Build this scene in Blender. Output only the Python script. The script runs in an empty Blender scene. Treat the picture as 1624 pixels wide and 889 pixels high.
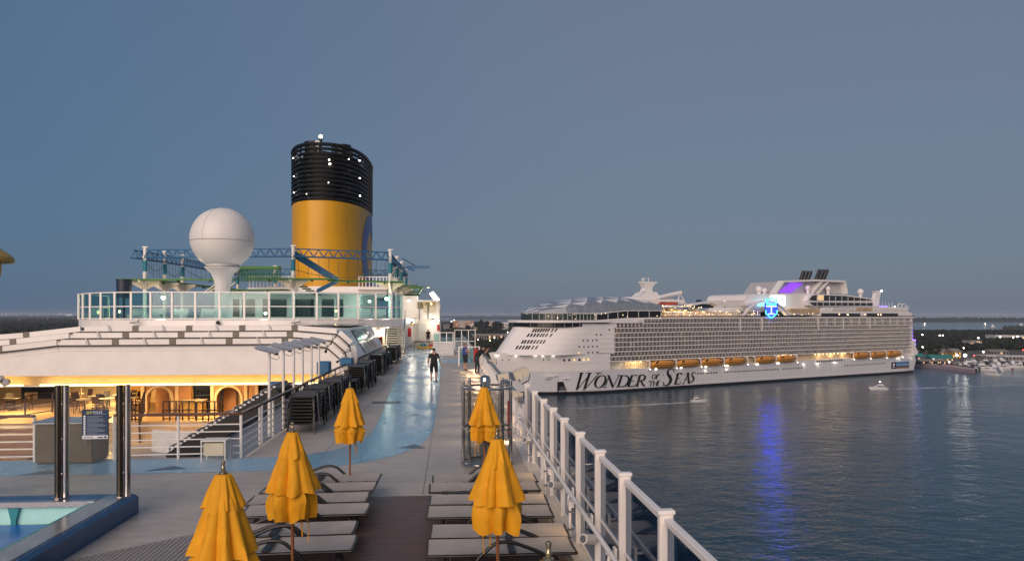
import bpy, bmesh, math, random
from math import sin, cos, pi, radians, sqrt, atan2
from mathutils import Vector, Matrix

SC = bpy.context.scene
COL = SC.collection
RND = random.Random(7)

# ------------------------------------------------------------------ camera
F_PX, CX, HY, ZC, SEA = 1150.0, 812.0, 499.0, 3.5, -40.5
YAW = math.atan(97 / F_PX)
cam = bpy.data.cameras.new("camera")
cam_o = bpy.data.objects.new("camera", cam)
COL.objects.link(cam_o)
cam_o.location = (0, 0, ZC)
cam_o.rotation_euler = (radians(90), 0, -YAW)
cam.sensor_width = 36
cam.lens = 36 * F_PX / 1624
cam.shift_y = 54 / 1624
cam.clip_start = 0.1
cam.clip_end = 120000
SC.camera = cam_o

# ------------------------------------------------------------------ dusk sky, after-glow sun, exposure
SUN_AZ, SUN_EL = radians(205), radians(5.0)      # compass-style: 0 = +Y, clockwise; low behind the camera to the left
wd = bpy.data.worlds.new("World")
SC.world = wd
wd.use_nodes = True
nt = wd.node_tree
nt.nodes.clear()
sky = nt.nodes.new("ShaderNodeTexSky")
sky.sky_type = 'NISHITA'
sky.sun_disc = False
sky.sun_elevation = SUN_EL
sky.sun_rotation = SUN_AZ
sky.altitude = 50
sky.air_density = 1.0
sky.dust_density = 1.2
sky.ozone_density = 3.2
hs = nt.nodes.new("ShaderNodeHueSaturation")
hs.inputs['Saturation'].default_value = 0.8
mixs = nt.nodes.new("ShaderNodeMix")             # even dusk veil over the whole sky
mixs.data_type = 'RGBA'
mixs.inputs[0].default_value = 0.80
tcw = nt.nodes.new("ShaderNodeTexCoord")
sxyz = nt.nodes.new("ShaderNodeSeparateXYZ")
nt.links.new(tcw.outputs['Generated'], sxyz.inputs[0])
mrx = nt.nodes.new("ShaderNodeMapRange"); mrx.interpolation_type = 'SMOOTHSTEP'
mrx.inputs['From Min'].default_value = -0.75; mrx.inputs['From Max'].default_value = 0.30
nt.links.new(sxyz.outputs[0], mrx.inputs[0])
mixh = nt.nodes.new("ShaderNodeMix"); mixh.data_type = 'RGBA'   # bluer to port, mauve grey to starboard
mixh.inputs[6].default_value = (0.60, 1.24, 2.20, 1)
mixh.inputs[7].default_value = (1.25, 1.56, 2.18, 1)
nt.links.new(mrx.outputs[0], mixh.inputs[0])
nt.links.new(mixh.outputs[2], mixs.inputs[7])
bg = nt.nodes.new("ShaderNodeBackground")
bg.inputs['Strength'].default_value = 0.10
wo = nt.nodes.new("ShaderNodeOutputWorld")
nt.links.new(sky.outputs[0], hs.inputs['Color'])
nt.links.new(hs.outputs[0], mixs.inputs[6])
nt.links.new(mixs.outputs[2], bg.inputs[0])
nt.links.new(bg.outputs[0], wo.inputs[0])

sun = bpy.data.lights.new("sun", 'SUN')
sun.energy = 2.3
sun.angle = radians(60)
sun.color = (1.0, 0.78, 0.64)
sun_o = bpy.data.objects.new("sun", sun)
COL.objects.link(sun_o)
_el = radians(24)
_d = Vector((sin(SUN_AZ) * cos(_el), cos(SUN_AZ) * cos(_el), sin(_el)))
sun_o.rotation_euler = _d.to_track_quat('Z', 'Y').to_euler()

vs = SC.view_settings
vs.view_transform = 'Standard'
vs.look = 'None'
vs.exposure = 0.35
vs.gamma = 1.0
vs.use_curve_mapping = False
SC.cycles.max_bounces = 8
SC.cycles.diffuse_bounces = 3
SC.cycles.glossy_bounces = 4
SC.cycles.transmission_bounces = 4
SC.cycles.transparent_max_bounces = 16
SC.cycles.caustics_reflective = False
SC.cycles.caustics_refractive = False
SC.cycles.sample_clamp_indirect = 4.0
SC.cycles.use_denoising = True

# ------------------------------------------------------------------ pixel -> place helpers
_fw = Vector((sin(YAW), cos(YAW), 0))
_rt = Vector((cos(YAW), -sin(YAW), 0))
def ray(x, y):
    return _fw + _rt * ((x - CX) / F_PX) + Vector((0, 0, (HY - y) / F_PX))
EYE = Vector((0, 0, ZC))
def onz(x, y, z):
    d = ray(x, y); return EYE + d * ((z - ZC) / d.z)
def onY(x, y, Y):
    d = ray(x, y); return EYE + d * (Y / d.y)
def onX(x, y, X):
    d = ray(x, y); return EYE + d * (X / d.x)
def onD(x, y, D):
    return EYE + ray(x, y) * D

# ------------------------------------------------------------------ mesh building
class MB:
    def __init__(s):
        s.v = []; s.f = []; s.m = []; s.cm = 0
    def add(s, vs, fs):
        b = len(s.v); s.v += [tuple(p) for p in vs]
        for f in fs:
            s.f.append(tuple(b + i for i in f)); s.m.append(s.cm)
        return s
    def mat(s, i): s.cm = i; return s
    def box(s, x0, x1, y0, y1, z0, z1):
        v = [(x0,y0,z0),(x1,y0,z0),(x1,y1,z0),(x0,y1,z0),(x0,y0,z1),(x1,y0,z1),(x1,y1,z1),(x0,y1,z1)]
        return s.add(v, [(0,3,2,1),(4,5,6,7),(0,1,5,4),(1,2,6,5),(2,3,7,6),(3,0,4,7)])
    def cbox(s, c, sx, sy, sz): return s.box(c[0]-sx/2,c[0]+sx/2,c[1]-sy/2,c[1]+sy/2,c[2]-sz/2,c[2]+sz/2)
    def bev(s, x0, x1, y0, y1, z0, z1, b=0.01):
        def ring(z, i): return [(x0+i,y0,z),(x1-i,y0,z),(x1,y0+i,z),(x1,y1-i,z),(x1-i,y1,z),(x0+i,y1,z),(x0,y1-i,z),(x0,y0+i,z)]
        def inner(z): return [(x0+b,y0+b,z),(x1-b,y0+b,z),(x1-b,y0+b,z),(x1-b,y1-b,z),(x1-b,y1-b,z),(x0+b,y1-b,z),(x0+b,y1-b,z),(x0+b,y0+b,z)]
        v = ring(z0,b)+ring(z1-b,b)
        top = [(x0+b,y0+b,z1),(x1-b,y0+b,z1),(x1-b,y1-b,z1),(x0+b,y1-b,z1)]
        v += top
        fs = [(i,(i+1)%8,8+(i+1)%8,8+i) for i in range(8)]
        fs += [(8,9,17,16),(9,10,17),(10,11,18,17),(11,12,18),(12,13,19,18),(13,14,19),(14,15,16,19),(15,8,16),(16,17,18,19),tuple(range(7,-1,-1))]
        return s.add(v, fs)
    def obox(s, c, a, b, d):
        c=Vector(c);a=Vector(a);b=Vector(b);d=Vector(d)
        v=[c-a-b-d,c+a-b-d,c+a+b-d,c-a+b-d,c-a-b+d,c+a-b+d,c+a+b+d,c-a+b+d]
        return s.add(v, [(0,3,2,1),(4,5,6,7),(0,1,5,4),(1,2,6,5),(2,3,7,6),(3,0,4,7)])
    def beam(s, p, q, w, h):
        p=Vector(p);q=Vector(q);d=q-p
        up=Vector((0,0,1)) if abs(d.normalized().z)<0.95 else Vector((1,0,0))
        x=d.cross(up).normalized(); y=x.cross(d).normalized()
        return s.obox((p+q)/2, d/2, x*(w/2), y*(h/2))
    def tube(s, p, q, r0, r1=None, n=8, caps=True):
        r1 = r0 if r1 is None else r1
        p=Vector(p);q=Vector(q);d=(q-p).normalized()
        up=Vector((0,0,1)) if abs(d.z)<0.95 else Vector((1,0,0))
        x=d.cross(up).normalized(); y=d.cross(x).normalized()
        v=[]
        for c,r in ((p,r0),(q,r1)):
            for i in range(n):
                a=2*pi*i/n; v.append(c+x*(r*cos(a))+y*(r*sin(a)))
        fs=[(i,(i+1)%n,n+(i+1)%n,n+i) for i in range(n)]
        if caps: fs += [tuple(range(n-1,-1,-1)), tuple(range(n,2*n))]
        return s.add(v,fs)
    def path(s, pts, r, n=6, closed=False, caps=True):
        pts=[Vector(p) for p in pts]; N=len(pts); v=[]
        rr = r if isinstance(r,(list,tuple)) else [r]*N
        px=None
        for k in range(N):
            if closed: d=(pts[(k+1)%N]-pts[k-1])
            else: d=(pts[min(k+1,N-1)]-pts[max(k-1,0)])
            d.normalize()
            if px is None:
                up=Vector((0,0,1)) if abs(d.z)<0.9 else Vector((1,0,0))
                x=d.cross(up).normalized()
            else:
                x=(px-d*px.dot(d)).normalized()
            px=x; y=d.cross(x)
            for i in range(n):
                a=2*pi*i/n; v.append(pts[k]+x*(rr[k]*cos(a))+y*(rr[k]*sin(a)))
        fs=[]
        for k in range(N if closed else N-1):
            b0=k*n; b1=((k+1)%N)*n
            for i in range(n): fs.append((b0+i,b0+(i+1)%n,b1+(i+1)%n,b1+i))
        if not closed and caps: fs += [tuple(range(n-1,-1,-1)), tuple(range((N-1)*n,N*n))]
        return s.add(v,fs)
    def prism(s, poly, o, ax, ay, az):
        """polygon (a,b) in plane o+a*ax+b*ay, extruded along az"""
        o=Vector(o);ax=Vector(ax);ay=Vector(ay);az=Vector(az);n=len(poly)
        v=[o+ax*a+ay*b for a,b in poly]+[o+ax*a+ay*b+az for a,b in poly]
        fs=[tuple(range(n-1,-1,-1)),tuple(range(n,2*n))]+[(i,(i+1)%n,n+(i+1)%n,n+i) for i in range(n)]
        return s.add(v,fs)
    def lathe(s, prof, c=(0,0,0), n=24, fn=None, caps=True):
        c=Vector(c); v=[]
        for j,(r,z) in enumerate(prof):
            for i in range(n):
                a=2*pi*i/n; k=fn(a,j) if fn else 1.0
                v.append((c.x+r*k*cos(a),c.y+r*k*sin(a),c.z+z))
        fs=[]
        for j in range(len(prof)-1):
            for i in range(n): fs.append((j*n+i,j*n+(i+1)%n,(j+1)*n+(i+1)%n,(j+1)*n+i))
        if caps:
            if prof[0][0]>1e-4: fs.append(tuple(range(n-1,-1,-1)))
            if prof[-1][0]>1e-4: fs.append(tuple(range((len(prof)-1)*n,len(prof)*n)))
        return s.add(v,fs)
    def sphere(s, c, r, n=16, m=10, sz=1.0):
        return s.lathe([(max(r*sin(pi*j/m),1e-5), -r*cos(pi*j/m)*sz) for j in range(m+1)], c, n, caps=False)
    def quad(s, a,b,c,d): return s.add([a,b,c,d],[(0,1,2,3)])
    def grid(s, fn, nu, nv):
        v=[fn(i/nu,j/nv) for j in range(nv+1) for i in range(nu+1)]
        fs=[(j*(nu+1)+i,j*(nu+1)+i+1,(j+1)*(nu+1)+i+1,(j+1)*(nu+1)+i) for j in range(nv) for i in range(nu)]
        return s.add(v,fs)
    def mesh(s, name, mats, smooth=False, angle=35):
        me=bpy.data.meshes.new(name); me.from_pydata(s.v,[],s.f)
        mats = mats if isinstance(mats,(list,tuple)) else [mats]
        for m in mats: me.materials.append(m)
        if len(mats)>1: me.polygons.foreach_set('material_index', s.m)
        if smooth:
            me.polygons.foreach_set('use_smooth',[True]*len(me.polygons))
            me.set_sharp_from_angle(angle=radians(angle))
        me.update(); return me
    def build(s, name, mats, parent=None, smooth=False, angle=35, loc=None, rz=0, kind=None):
        return link(name, s.mesh(name, mats, smooth, angle), parent, loc, rz, kind)

def link(name, me, parent=None, loc=None, rz=0, kind=None):
    o=bpy.data.objects.new(name, me); COL.objects.link(o)
    if loc is not None: o.location=loc
    if rz: o.rotation_euler=(0,0,rz)
    if parent is not None: o.parent=parent
    if kind: o['kind']=kind
    return o
def tag(o, label, cat, group=None):
    o['label']=label; o['category']=cat
    if group: o['group']=group
    return o
def thing(name, label, cat, loc=(0,0,0), rz=0, group=None):
    o=bpy.data.objects.new(name, None); COL.objects.link(o)
    o.location=loc; o.rotation_euler=(0,0,rz); o.empty_display_size=0.2
    return tag(o,label,cat,group)
def struct(name, mb, m, smooth=False, kind='structure'):
    return mb.build(name, m, None, smooth, kind=kind)
def copy_tree(o, parent=None):
    c=o.copy(); COL.objects.link(c); c.parent=parent
    for ch in list(o.children): copy_tree(ch, c)
    return c
ORD=['first','second','third','fourth','fifth','sixth','seventh','eighth','ninth','tenth','eleventh','twelfth','thirteenth','fourteenth']
def dup(o, loc, rz=0, label=None):
    c=copy_tree(o); c.location=loc; c.rotation_euler=(0,0,rz)
    if label: c['label']=label
    return c

# ------------------------------------------------------------------ materials
def mat(name, col, rough=0.5, metal=0.0, var=0.12, scale=3.0, bump=0.0, bscale=20.0, emit=None, estr=0.0, spec=0.5, stretch=(1,1,1), coat=0.0, rvar=0.0):
    m=bpy.data.materials.new(name); m.use_nodes=True
    t=m.node_tree; b=t.nodes['Principled BSDF']
    b.inputs['Roughness'].default_value=rough; b.inputs['Metallic'].default_value=metal
    b.inputs['Specular IOR Level'].default_value=spec
    if coat: b.inputs['Coat Weight'].default_value=coat
    tc=t.nodes.new('ShaderNodeTexCoord'); mp=t.nodes.new('ShaderNodeMapping')
    mp.inputs['Scale'].default_value=stretch
    t.links.new(tc.outputs['Object'], mp.inputs[0])
    c4=(col[0],col[1],col[2],1)
    if var>0:
        nz=t.nodes.new('ShaderNodeTexNoise'); nz.inputs['Scale'].default_value=scale
        nz.inputs['Detail'].default_value=6; nz.inputs['Roughness'].default_value=0.62
        t.links.new(mp.outputs[0], nz.inputs['Vector'])
        mr=t.nodes.new('ShaderNodeMapRange')
        mr.inputs['From Min'].default_value=0.25; mr.inputs['From Max'].default_value=0.75
        mr.inputs['To Min'].default_value=1-var; mr.inputs['To Max'].default_value=1+var
        t.links.new(nz.outputs[0], mr.inputs[0])
        mx=t.nodes.new('ShaderNodeMix'); mx.data_type='RGBA'; mx.blend_type='MULTIPLY'
        mx.inputs[0].default_value=1; mx.inputs[6].default_value=c4
        t.links.new(mr.outputs[0], mx.inputs[7]); t.links.new(mx.outputs[2], b.inputs['Base Color'])
        if rvar:
            m2=t.nodes.new('ShaderNodeMapRange')
            m2.inputs['From Min'].default_value=0.3; m2.inputs['From Max'].default_value=0.7
            m2.inputs['To Min'].default_value=max(0.02,rough-rvar); m2.inputs['To Max'].default_value=min(1,rough+rvar)
            t.links.new(nz.outputs[0], m2.inputs[0]); t.links.new(m2.outputs[0], b.inputs['Roughness'])
    else: b.inputs['Base Color'].default_value=c4
    if bump>0:
        n2=t.nodes.new('ShaderNodeTexNoise'); n2.inputs['Scale'].default_value=bscale; n2.inputs['Detail'].default_value=3
        t.links.new(mp.outputs[0], n2.inputs['Vector'])
        bp=t.nodes.new('ShaderNodeBump'); bp.inputs['Strength'].default_value=bump; bp.inputs['Distance'].default_value=0.02
        t.links.new(n2.outputs[0], bp.inputs['Height']); t.links.new(bp.outputs[0], b.inputs['Normal'])
    if emit:
        b.inputs['Emission Color'].default_value=(*emit,1); b.inputs['Emission Strength'].default_value=estr
    return m
def glow(name, col, strength):
    return mat(name, (0.03,0.03,0.03), var=0, emit=col, estr=strength)
def glass(name, tint, gloss=0.12, rough=0.02):
    """thin tinted pane: see-through plus a reflection that grows towards grazing"""
    m=bpy.data.materials.new(name); m.use_nodes=True; t=m.node_tree; t.nodes.clear()
    o=t.nodes.new('ShaderNodeOutputMaterial'); tr=t.nodes.new('ShaderNodeBsdfTransparent'); gl=t.nodes.new('ShaderNodeBsdfGlossy')
    tr.inputs[0].default_value=(*tint,1); gl.inputs['Roughness'].default_value=rough
    ge=t.nodes.new('ShaderNodeNewGeometry'); dp=t.nodes.new('ShaderNodeVectorMath'); dp.operation='DOT_PRODUCT'
    t.links.new(ge.outputs['Normal'],dp.inputs[0]); t.links.new(ge.outputs['Incoming'],dp.inputs[1])
    def mth(op,a_,b_=None):
        n=t.nodes.new('ShaderNodeMath'); n.operation=op; n.use_clamp=True
        for i,q in enumerate((a_,b_)):
            if q is None: continue
            if isinstance(q,(int,float)): n.inputs[i].default_value=q
            else: t.links.new(q,n.inputs[i])
        return n.outputs[0]
    f_=mth('ADD',mth('MULTIPLY',mth('POWER',mth('SUBTRACT',1.0,mth('ABSOLUTE',dp.outputs['Value'])),5.0),0.8),gloss*.5)
    mx=t.nodes.new('ShaderNodeMixShader'); t.links.new(f_,mx.inputs[0])
    t.links.new(tr.outputs[0], mx.inputs[1]); t.links.new(gl.outputs[0], mx.inputs[2]); t.links.new(mx.outputs[0], o.inputs[0])
    return m

WHITE  = mat('white_paint', (0.86,0.815,0.77), 0.35, var=0.07, scale=1.2)
WHITE2 = mat('white_paint_weathered', (0.66,0.64,0.62), 0.45, var=0.14, scale=2.5)
CREAM  = mat('cream_paint', (0.68,0.60,0.46), 0.45, var=0.1)
DARK   = mat('black_metal', (0.018,0.018,0.02), 0.42, var=0.2)
GREYM  = mat('grey_metal', (0.28,0.28,0.29), 0.35, 0.6, var=0.1)
STEEL  = mat('stainless_steel', (0.50,0.49,0.47), 0.16, 1.0, var=0.1, scale=6)
TEALP  = mat('teal_paint', (0.02,0.20,0.27), 0.4, var=0.08)
BLUEP  = mat('blue_paint', (0.025,0.13,0.28), 0.4, var=0.08)
GREENP = mat('green_paint', (0.035,0.16,0.02), 0.45, var=0.1)
BROWNW = mat('varnished_wood', (0.13,0.045,0.02), 0.25, var=0.3, scale=4, stretch=(0.4,6,6))
REDP   = mat('red_paint', (0.45,0.02,0.02), 0.4, var=0.1)
YELP   = mat('yellow_plastic', (0.70,0.40,0.03), 0.4, var=0.1)
G_TEAL = glass('teal_glass', (0.62,0.83,0.83), 0.12)
G_BLUE = glass('smoked_blue_glass', (0.30,0.48,0.64), 0.14)
G_CLEAR= glass('clear_glass', (0.90,0.935,0.93), 0.07)
GL_WARM= glow('warm_lamp', (1.0,0.62,0.22), 8)
GL_WHT = glow('white_lamp', (1.0,0.90,0.72), 12)
# ================================================================== SETTING: sea, own ship's decks
def water_mat():
    m=bpy.data.materials.new('sea_water'); m.use_nodes=True; t=m.node_tree; b=t.nodes['Principled BSDF']
    b.inputs['Base Color'].default_value=(0.012,0.052,0.080,1); b.inputs['Roughness'].default_value=0.06
    b.inputs['IOR'].default_value=1.33
    tc=t.nodes.new('ShaderNodeTexCoord'); prev=None
    wn=t.nodes.new('ShaderNodeTexNoise'); wn.inputs['Scale'].default_value=0.006; wn.inputs['Detail'].default_value=5; wn.inputs['Distortion'].default_value=1.2
    wm=t.nodes.new('ShaderNodeMapRange'); wm.inputs['From Min'].default_value=0.35; wm.inputs['From Max'].default_value=0.65; wm.inputs['To Min'].default_value=0.03; wm.inputs['To Max'].default_value=0.17
    t.links.new(tc.outputs['Object'],wn.inputs['Vector']); t.links.new(wn.outputs[0],wm.inputs[0]); t.links.new(wm.outputs[0],b.inputs['Roughness'])
    for sc,st,dist,rot in ((0.42,(1,1.7,1),0.40,0.5),(0.10,(1,1.6,1),1.15,0.9),(0.014,(1,1.3,1),1.9,0.3)):
        mp=t.nodes.new('ShaderNodeMapping'); mp.inputs['Scale'].default_value=st; mp.inputs['Rotation'].default_value=(0,0,rot)
        nz=t.nodes.new('ShaderNodeTexNoise'); nz.inputs['Scale'].default_value=sc; nz.inputs['Detail'].default_value=4; nz.inputs['Distortion'].default_value=0.4
        bp=t.nodes.new('ShaderNodeBump'); bp.inputs['Strength'].default_value=0.55; bp.inputs['Distance'].default_value=dist
        t.links.new(tc.outputs['Object'],mp.inputs[0]); t.links.new(mp.outputs[0],nz.inputs['Vector']); t.links.new(nz.outputs[0],bp.inputs['Height'])
        if prev: t.links.new(prev.outputs[0],bp.inputs['Normal'])
        prev=bp
    t.links.new(prev.outputs[0],b.inputs['Normal'])
    return m
WATER=water_mat()
mb=MB(); n=48
rs=[0,200,600,1500,4000,12000,34000]
vv=[(0,0,SEA)]
for r in rs[1:]:
    for i in range(n): vv.append((r*cos(2*pi*i/n), r*sin(2*pi*i/n), SEA))
ff=[(0,1+i,1+(i+1)%n) for i in range(n)]
for k in range(len(rs)-2):
    a=1+k*n; b_=a+n
    ff+=[(a+i,b_+i,b_+(i+1)%n,a+(i+1)%n) for i in range(n)]
mb.add(vv,ff); struct('sea',mb,WATER)

def deck_mat(name, col, rough, bump, bscale, dirt=0.25, wet=0.18):
    m=bpy.data.materials.new(name); m.use_nodes=True; t=m.node_tree; b=t.nodes['Principled BSDF']
    tc=t.nodes.new('ShaderNodeTexCoord')
    def noise(sc,det,st=(1,1,1)):
        mp=t.nodes.new('ShaderNodeMapping'); mp.inputs['Scale'].default_value=st; t.links.new(tc.outputs['Object'],mp.inputs[0])
        z=t.nodes.new('ShaderNodeTexNoise'); z.inputs['Scale'].default_value=sc; z.inputs['Detail'].default_value=det; z.inputs['Roughness'].default_value=0.65
        t.links.new(mp.outputs[0],z.inputs['Vector']); return z
    n1=noise(0.55,7,(1,0.6,1)); n2=noise(4.0,5,(0.35,1.4,1))
    ad=t.nodes.new('ShaderNodeMath'); ad.operation='ADD'; t.links.new(n1.outputs[0],ad.inputs[0]); t.links.new(n2.outputs[0],ad.inputs[1])
    mr=t.nodes.new('ShaderNodeMapRange'); mr.inputs['From Min'].default_value=0.7; mr.inputs['From Max'].default_value=1.3
    mr.inputs['To Min'].default_value=1-dirt; mr.inputs['To Max'].default_value=1+dirt; t.links.new(ad.outputs[0],mr.inputs[0])
    mx=t.nodes.new('ShaderNodeMix'); mx.data_type='RGBA'; mx.blend_type='MULTIPLY'; mx.inputs[0].default_value=1
    mx.inputs[6].default_value=(*col,1); t.links.new(mr.outputs[0],mx.inputs[7]); t.links.new(mx.outputs[2],b.inputs['Base Color'])
    m2=t.nodes.new('ShaderNodeMapRange'); m2.inputs['From Min'].default_value=0.35; m2.inputs['From Max'].default_value=0.65
    m2.inputs['To Min'].default_value=max(0.08,rough-wet); m2.inputs['To Max'].default_value=rough+wet
    t.links.new(n1.outputs[0],m2.inputs[0]); t.links.new(m2.outputs[0],b.inputs['Roughness'])
    n3=noise(bscale,3)
    bp=t.nodes.new('ShaderNodeBump'); bp.inputs['Strength'].default_value=bump; bp.inputs['Distance'].default_value=0.02
    t.links.new(n3.outputs[0],bp.inputs['Height']); t.links.new(bp.outputs[0],b.inputs['Normal'])
    return m
DECKG=deck_mat('deck_coating_grey',(0.45,0.41,0.37),0.46,0.25,5.0,0.26,0.12)
TRACKB=deck_mat('track_coating_blue',(0.20,0.41,0.57),0.25,0.45,4.0,0.13,0.09)
DECKLOW=deck_mat('lower_deck_coating',(0.22,0.24,0.28),0.4,0.15,5.0)
WOODB=deck_mat('brown_deck_wood',(0.11,0.056,0.045),0.42,0.3,12.0,0.35,0.1)
WOODG=deck_mat('grey_deck_planking',(0.30,0.27,0.25),0.45,0.3,14.0,0.2,0.1)

mb=MB()
mb.box(-5.75,1.70,-6,18.4,-0.35,0)
mb.box(-36,-5.75,13.38,18.4,-0.35,0)
mb.box(-5.0,1.70,18.4,112,-0.35,0)
mb.box(-36,-29,18.4,80,-0.35,0)
UPDECK=struct('upper_deck',mb,DECKG)
mb=MB(); r=random.Random(21)
for y in (15.4,21.0,26.4,31.9,37.5,43.2,49,55):
    mb.add([(-4.9,y,.0022),(1.68,y,.0022),(1.68,y+.012,.0022),(-4.9,y+.012,.0022)],[(0,1,2,3)])
for x in (-.55,-3.2):
    mb.add([(x,14.2,.0024),(x+.012,14.2,.0024),(x+.012,60,.0024),(x,60,.0024)],[(0,1,2,3)])
mb.add([(-3.52,14.1,.0026),(1.66,14.1,.0026),(1.66,14.125,.0026),(-3.52,14.125,.0026)],[(0,1,2,3)])
mb.build('deck_seams',mat('deck_seam_sealant',(0.10,0.095,0.09),.6,var=.3),UPDECK,kind='stuff')
# kerb along the starboard edge
mb=MB(); mb.box(1.70,2.25,-6,112,-0.35,0.09); struct('deck_edge_kerb',mb,WHITE2)
# hull of the ship we stand on
mb=MB(); mb.box(-36,2.25,-60,150,SEA-2,-3.4)
mb.box(2.05,2.25,-60,150,-3.4,-0.35); mb.box(-36,-35.8,-60,150,-3.4,-0.35)
struct('own_ship_hull',mb,WHITE2)
# sunken pool deck
mb=MB(); mb.box(-35.8,2.05,18.5,62,-3.3,-2.9); struct('lower_deck',mb,DECKLOW)
mb=MB(); mb.box(-5.6,-5.02,18.42,62,-3.0,-0.36); struct('lower_deck_side_wall',mb,CREAM)

# blue jogging track, laid as a sheet on the deck
def sheet(pts_l, pts_r, z, name, m):
    mb=MB(); n=len(pts_l)
    mb.add([(p[0],p[1],z) for p in pts_l]+[(p[0],p[1],z) for p in pts_r],[(i,i+1,n+i+1,n+i) for i in range(n-1)])
    o=struct(name,mb,m); return o
Lp=[]; Rp=[]
# left/inner edge and right/outer edge running from far forward back to the turn, then across to port
yl=[(645,556),(628,600),(612,640),(603,664)]
yr=[(701,556),(698,600),(693,645),(688,676)]
curve_in=[(596,676),(586,690),(566,703),(540,711),(505,719),(440,726)]
curve_out=[(682,691),(668,705),(640,718),(600,729),(550,738),(470,746)]
for p in yl+curve_in: q=onz(p[0],p[1],0); Lp.append((q.x,q.y))
for p in yr+curve_out: q=onz(p[0],p[1],0); Rp.append((q.x,q.y))
Lp=[(Lp[0][0],76)]+Lp+[(-9,Lp[-1][1]+0.05),(-35.5,Lp[-1][1]+0.05)]
Rp=[(Rp[0][0],76)]+Rp+[(-9,Rp[-1][1]-0.1),(-35.5,Rp[-1][1]-0.1)]
def smoothp(P,it=2):
    for _ in range(it):
        Q=[P[0]]
        for a,b in zip(P[:-1],P[1:]):
            Q+=[(a[0]*.75+b[0]*.25,a[1]*.75+b[1]*.25),(a[0]*.25+b[0]*.75,a[1]*.25+b[1]*.75)]
        P=Q+[P[-1]]
    return P
sheet(smoothp(Lp),smoothp(Rp),0.004,'running_track',TRACKB)
# blue bar across the walkway further forward
mb=MB(); mb.box(-0.9,1.6,53.5,56.5,0.001,0.005); struct('track_cross_band',mb,TRACKB)
# dark arrow marks printed on the track
ARROW=mat('arrow_paint',(0.04,0.10,0.17),0.4,var=0.15)
for (x,y,w,dx) in ((62,750,30,0),(263,743,30,0),(655,709,20,1),(657,658,9,1),(664,630,7,1)):
    c=onz(x,y,0.008); s=0.42 if w>15 else .26
    if dx: pts=[(c.x-s*.8,c.y-s*.3,.008),(c.x+s*.8,c.y-s*.3,.008),(c.x,c.y+s*1.2,.008)]
    else: pts=[(c.x-s*.9,c.y-s*.45,.008),(c.x+s*1.1,c.y-s*.1,.008),(c.x+s*.2,c.y+s*.75,.008)]
    m2=MB(); m2.add(pts,[(0,1,2)]); o=m2.build('track_arrow',ARROW); o['kind']='structure'

# brown transverse boards of the sunbathing aisle; grey fore-and-aft boards near the pool
def boards(name,x0,x1,y0,y1,w,gap,along,m,z=0.012,clip=None):
    mb=MB(); r=random.Random(3)
    if along=='x':
        y=y0
        while y<y1:
            h=z+r.uniform(-.001,.001); mb.box(x0,x1,y,min(y+w-gap,y1),0.001,h); y+=w
    else:
        x=x0
        while x<x1:
            ye=clip(x) if clip else y1
            h=z+r.uniform(-.001,.001); mb.box(x,x+w-gap,y0,ye,0.001,h); x+=w
    o=mb.build(name,m,UPDECK); o['kind']='stuff'; return o
boards('aisle_boards',-3.46,1.66,6.0,14.05,0.075,0.006,'x',WOODB)
boards('pool_side_boards',-5.70,-3.50,6.0,13,0.072,0.012,'y',WOODG,clip=lambda x: 10.6+ (x+5.7)*0.85)
mb=MB(); mb.add([(-5.7,6,.002),(-3.5,6,.002),(-3.5,12.4,.002),(-5.7,10.55,.002)],[(0,1,2,3)]); struct('board_caulking',mb,DARK)

# ------------------------------------------------------------------ pool with its blue coaming, acrylic wall and water
POOLB=mat('pool_blue_gloss',(0.012,0.075,0.19),0.18,var=0.2,scale=4)
POOLW=mat('pool_water',(0.02,0.16,0.50),0.3,var=0.3,scale=0.7,bump=0.3,bscale=2.2,spec=.15)
POOLT=mat('pool_wall_turquoise',(0.46,0.84,0.76),0.25,var=0.08)
POOLT2=mat('pool_rib_teal',(0.03,0.25,0.28),0.3,var=0.1)
pool=thing('swimming_pool','raised pool with dark blue coaming and pale turquoise end wall','pool',(-5.6,13.3,0))
def P(mbx,name,m,par,smooth=False): 
    o=mbx.build(name,m,None,smooth); o.parent=par; o.matrix_parent_inverse=Matrix.Translation(-par.location); return o
mb=MB()
prof=[(-6.0,0.34),(-5.58,0.34),(-5.50,0.29),(-5.50,0.0),(-5.62,-0.02),(-6.0,-0.02)]
mb.prism(prof,(0,-4,0),(1,0,0),(0,0,1),(0,17.33,0))
P(mb,'side_coaming',POOLB,pool)
COPE=mat('coping_metal',(0.34,0.36,0.38),0.22,0.7,var=0.25,scale=5)
mb=MB(); mb.box(-5.98,-5.62,-4,13.2,0.342,0.352); P(mb,'coping',COPE,pool)
mb=MB(); mb.prism([(12.98,0.335),(13.36,0.335),(13.41,0.28),(13.41,0.0),(12.98,-0.02)],(-20,0,0),(0,1,0),(0,0,1),(13.98,0,0)); P(mb,'end_coaming',POOLB,pool)
mb=MB(); mb.box(-20,-6.02,12.83,12.975,0.26,0.345); P(mb,'steel_rim',STEEL,pool)
mb=MB(); mb.box(-20,-6.02,12.89,12.97,-0.9,0.255); P(mb,'end_wall',POOLT,pool)
for i in range(9):
    mb=MB(); x=-7.32-i*0.78
    mb.prism([(-0.09,0.25),(0.09,0.25),(0.04,0.05),(0.04,-0.12),(0.08,-0.25),(-0.08,-0.25),(-0.04,-0.12),(-0.04,0.05)],(x,12.83,0),(1,0,0),(0,0,1),(0,0.055,0)); P(mb,'wall_rib',POOLT2,pool)
mb=MB(); mb.box(-6.08,-6.01,-4,12.83,-0.9,0.33); P(mb,'inner_wall',POOLT2,pool)
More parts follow.
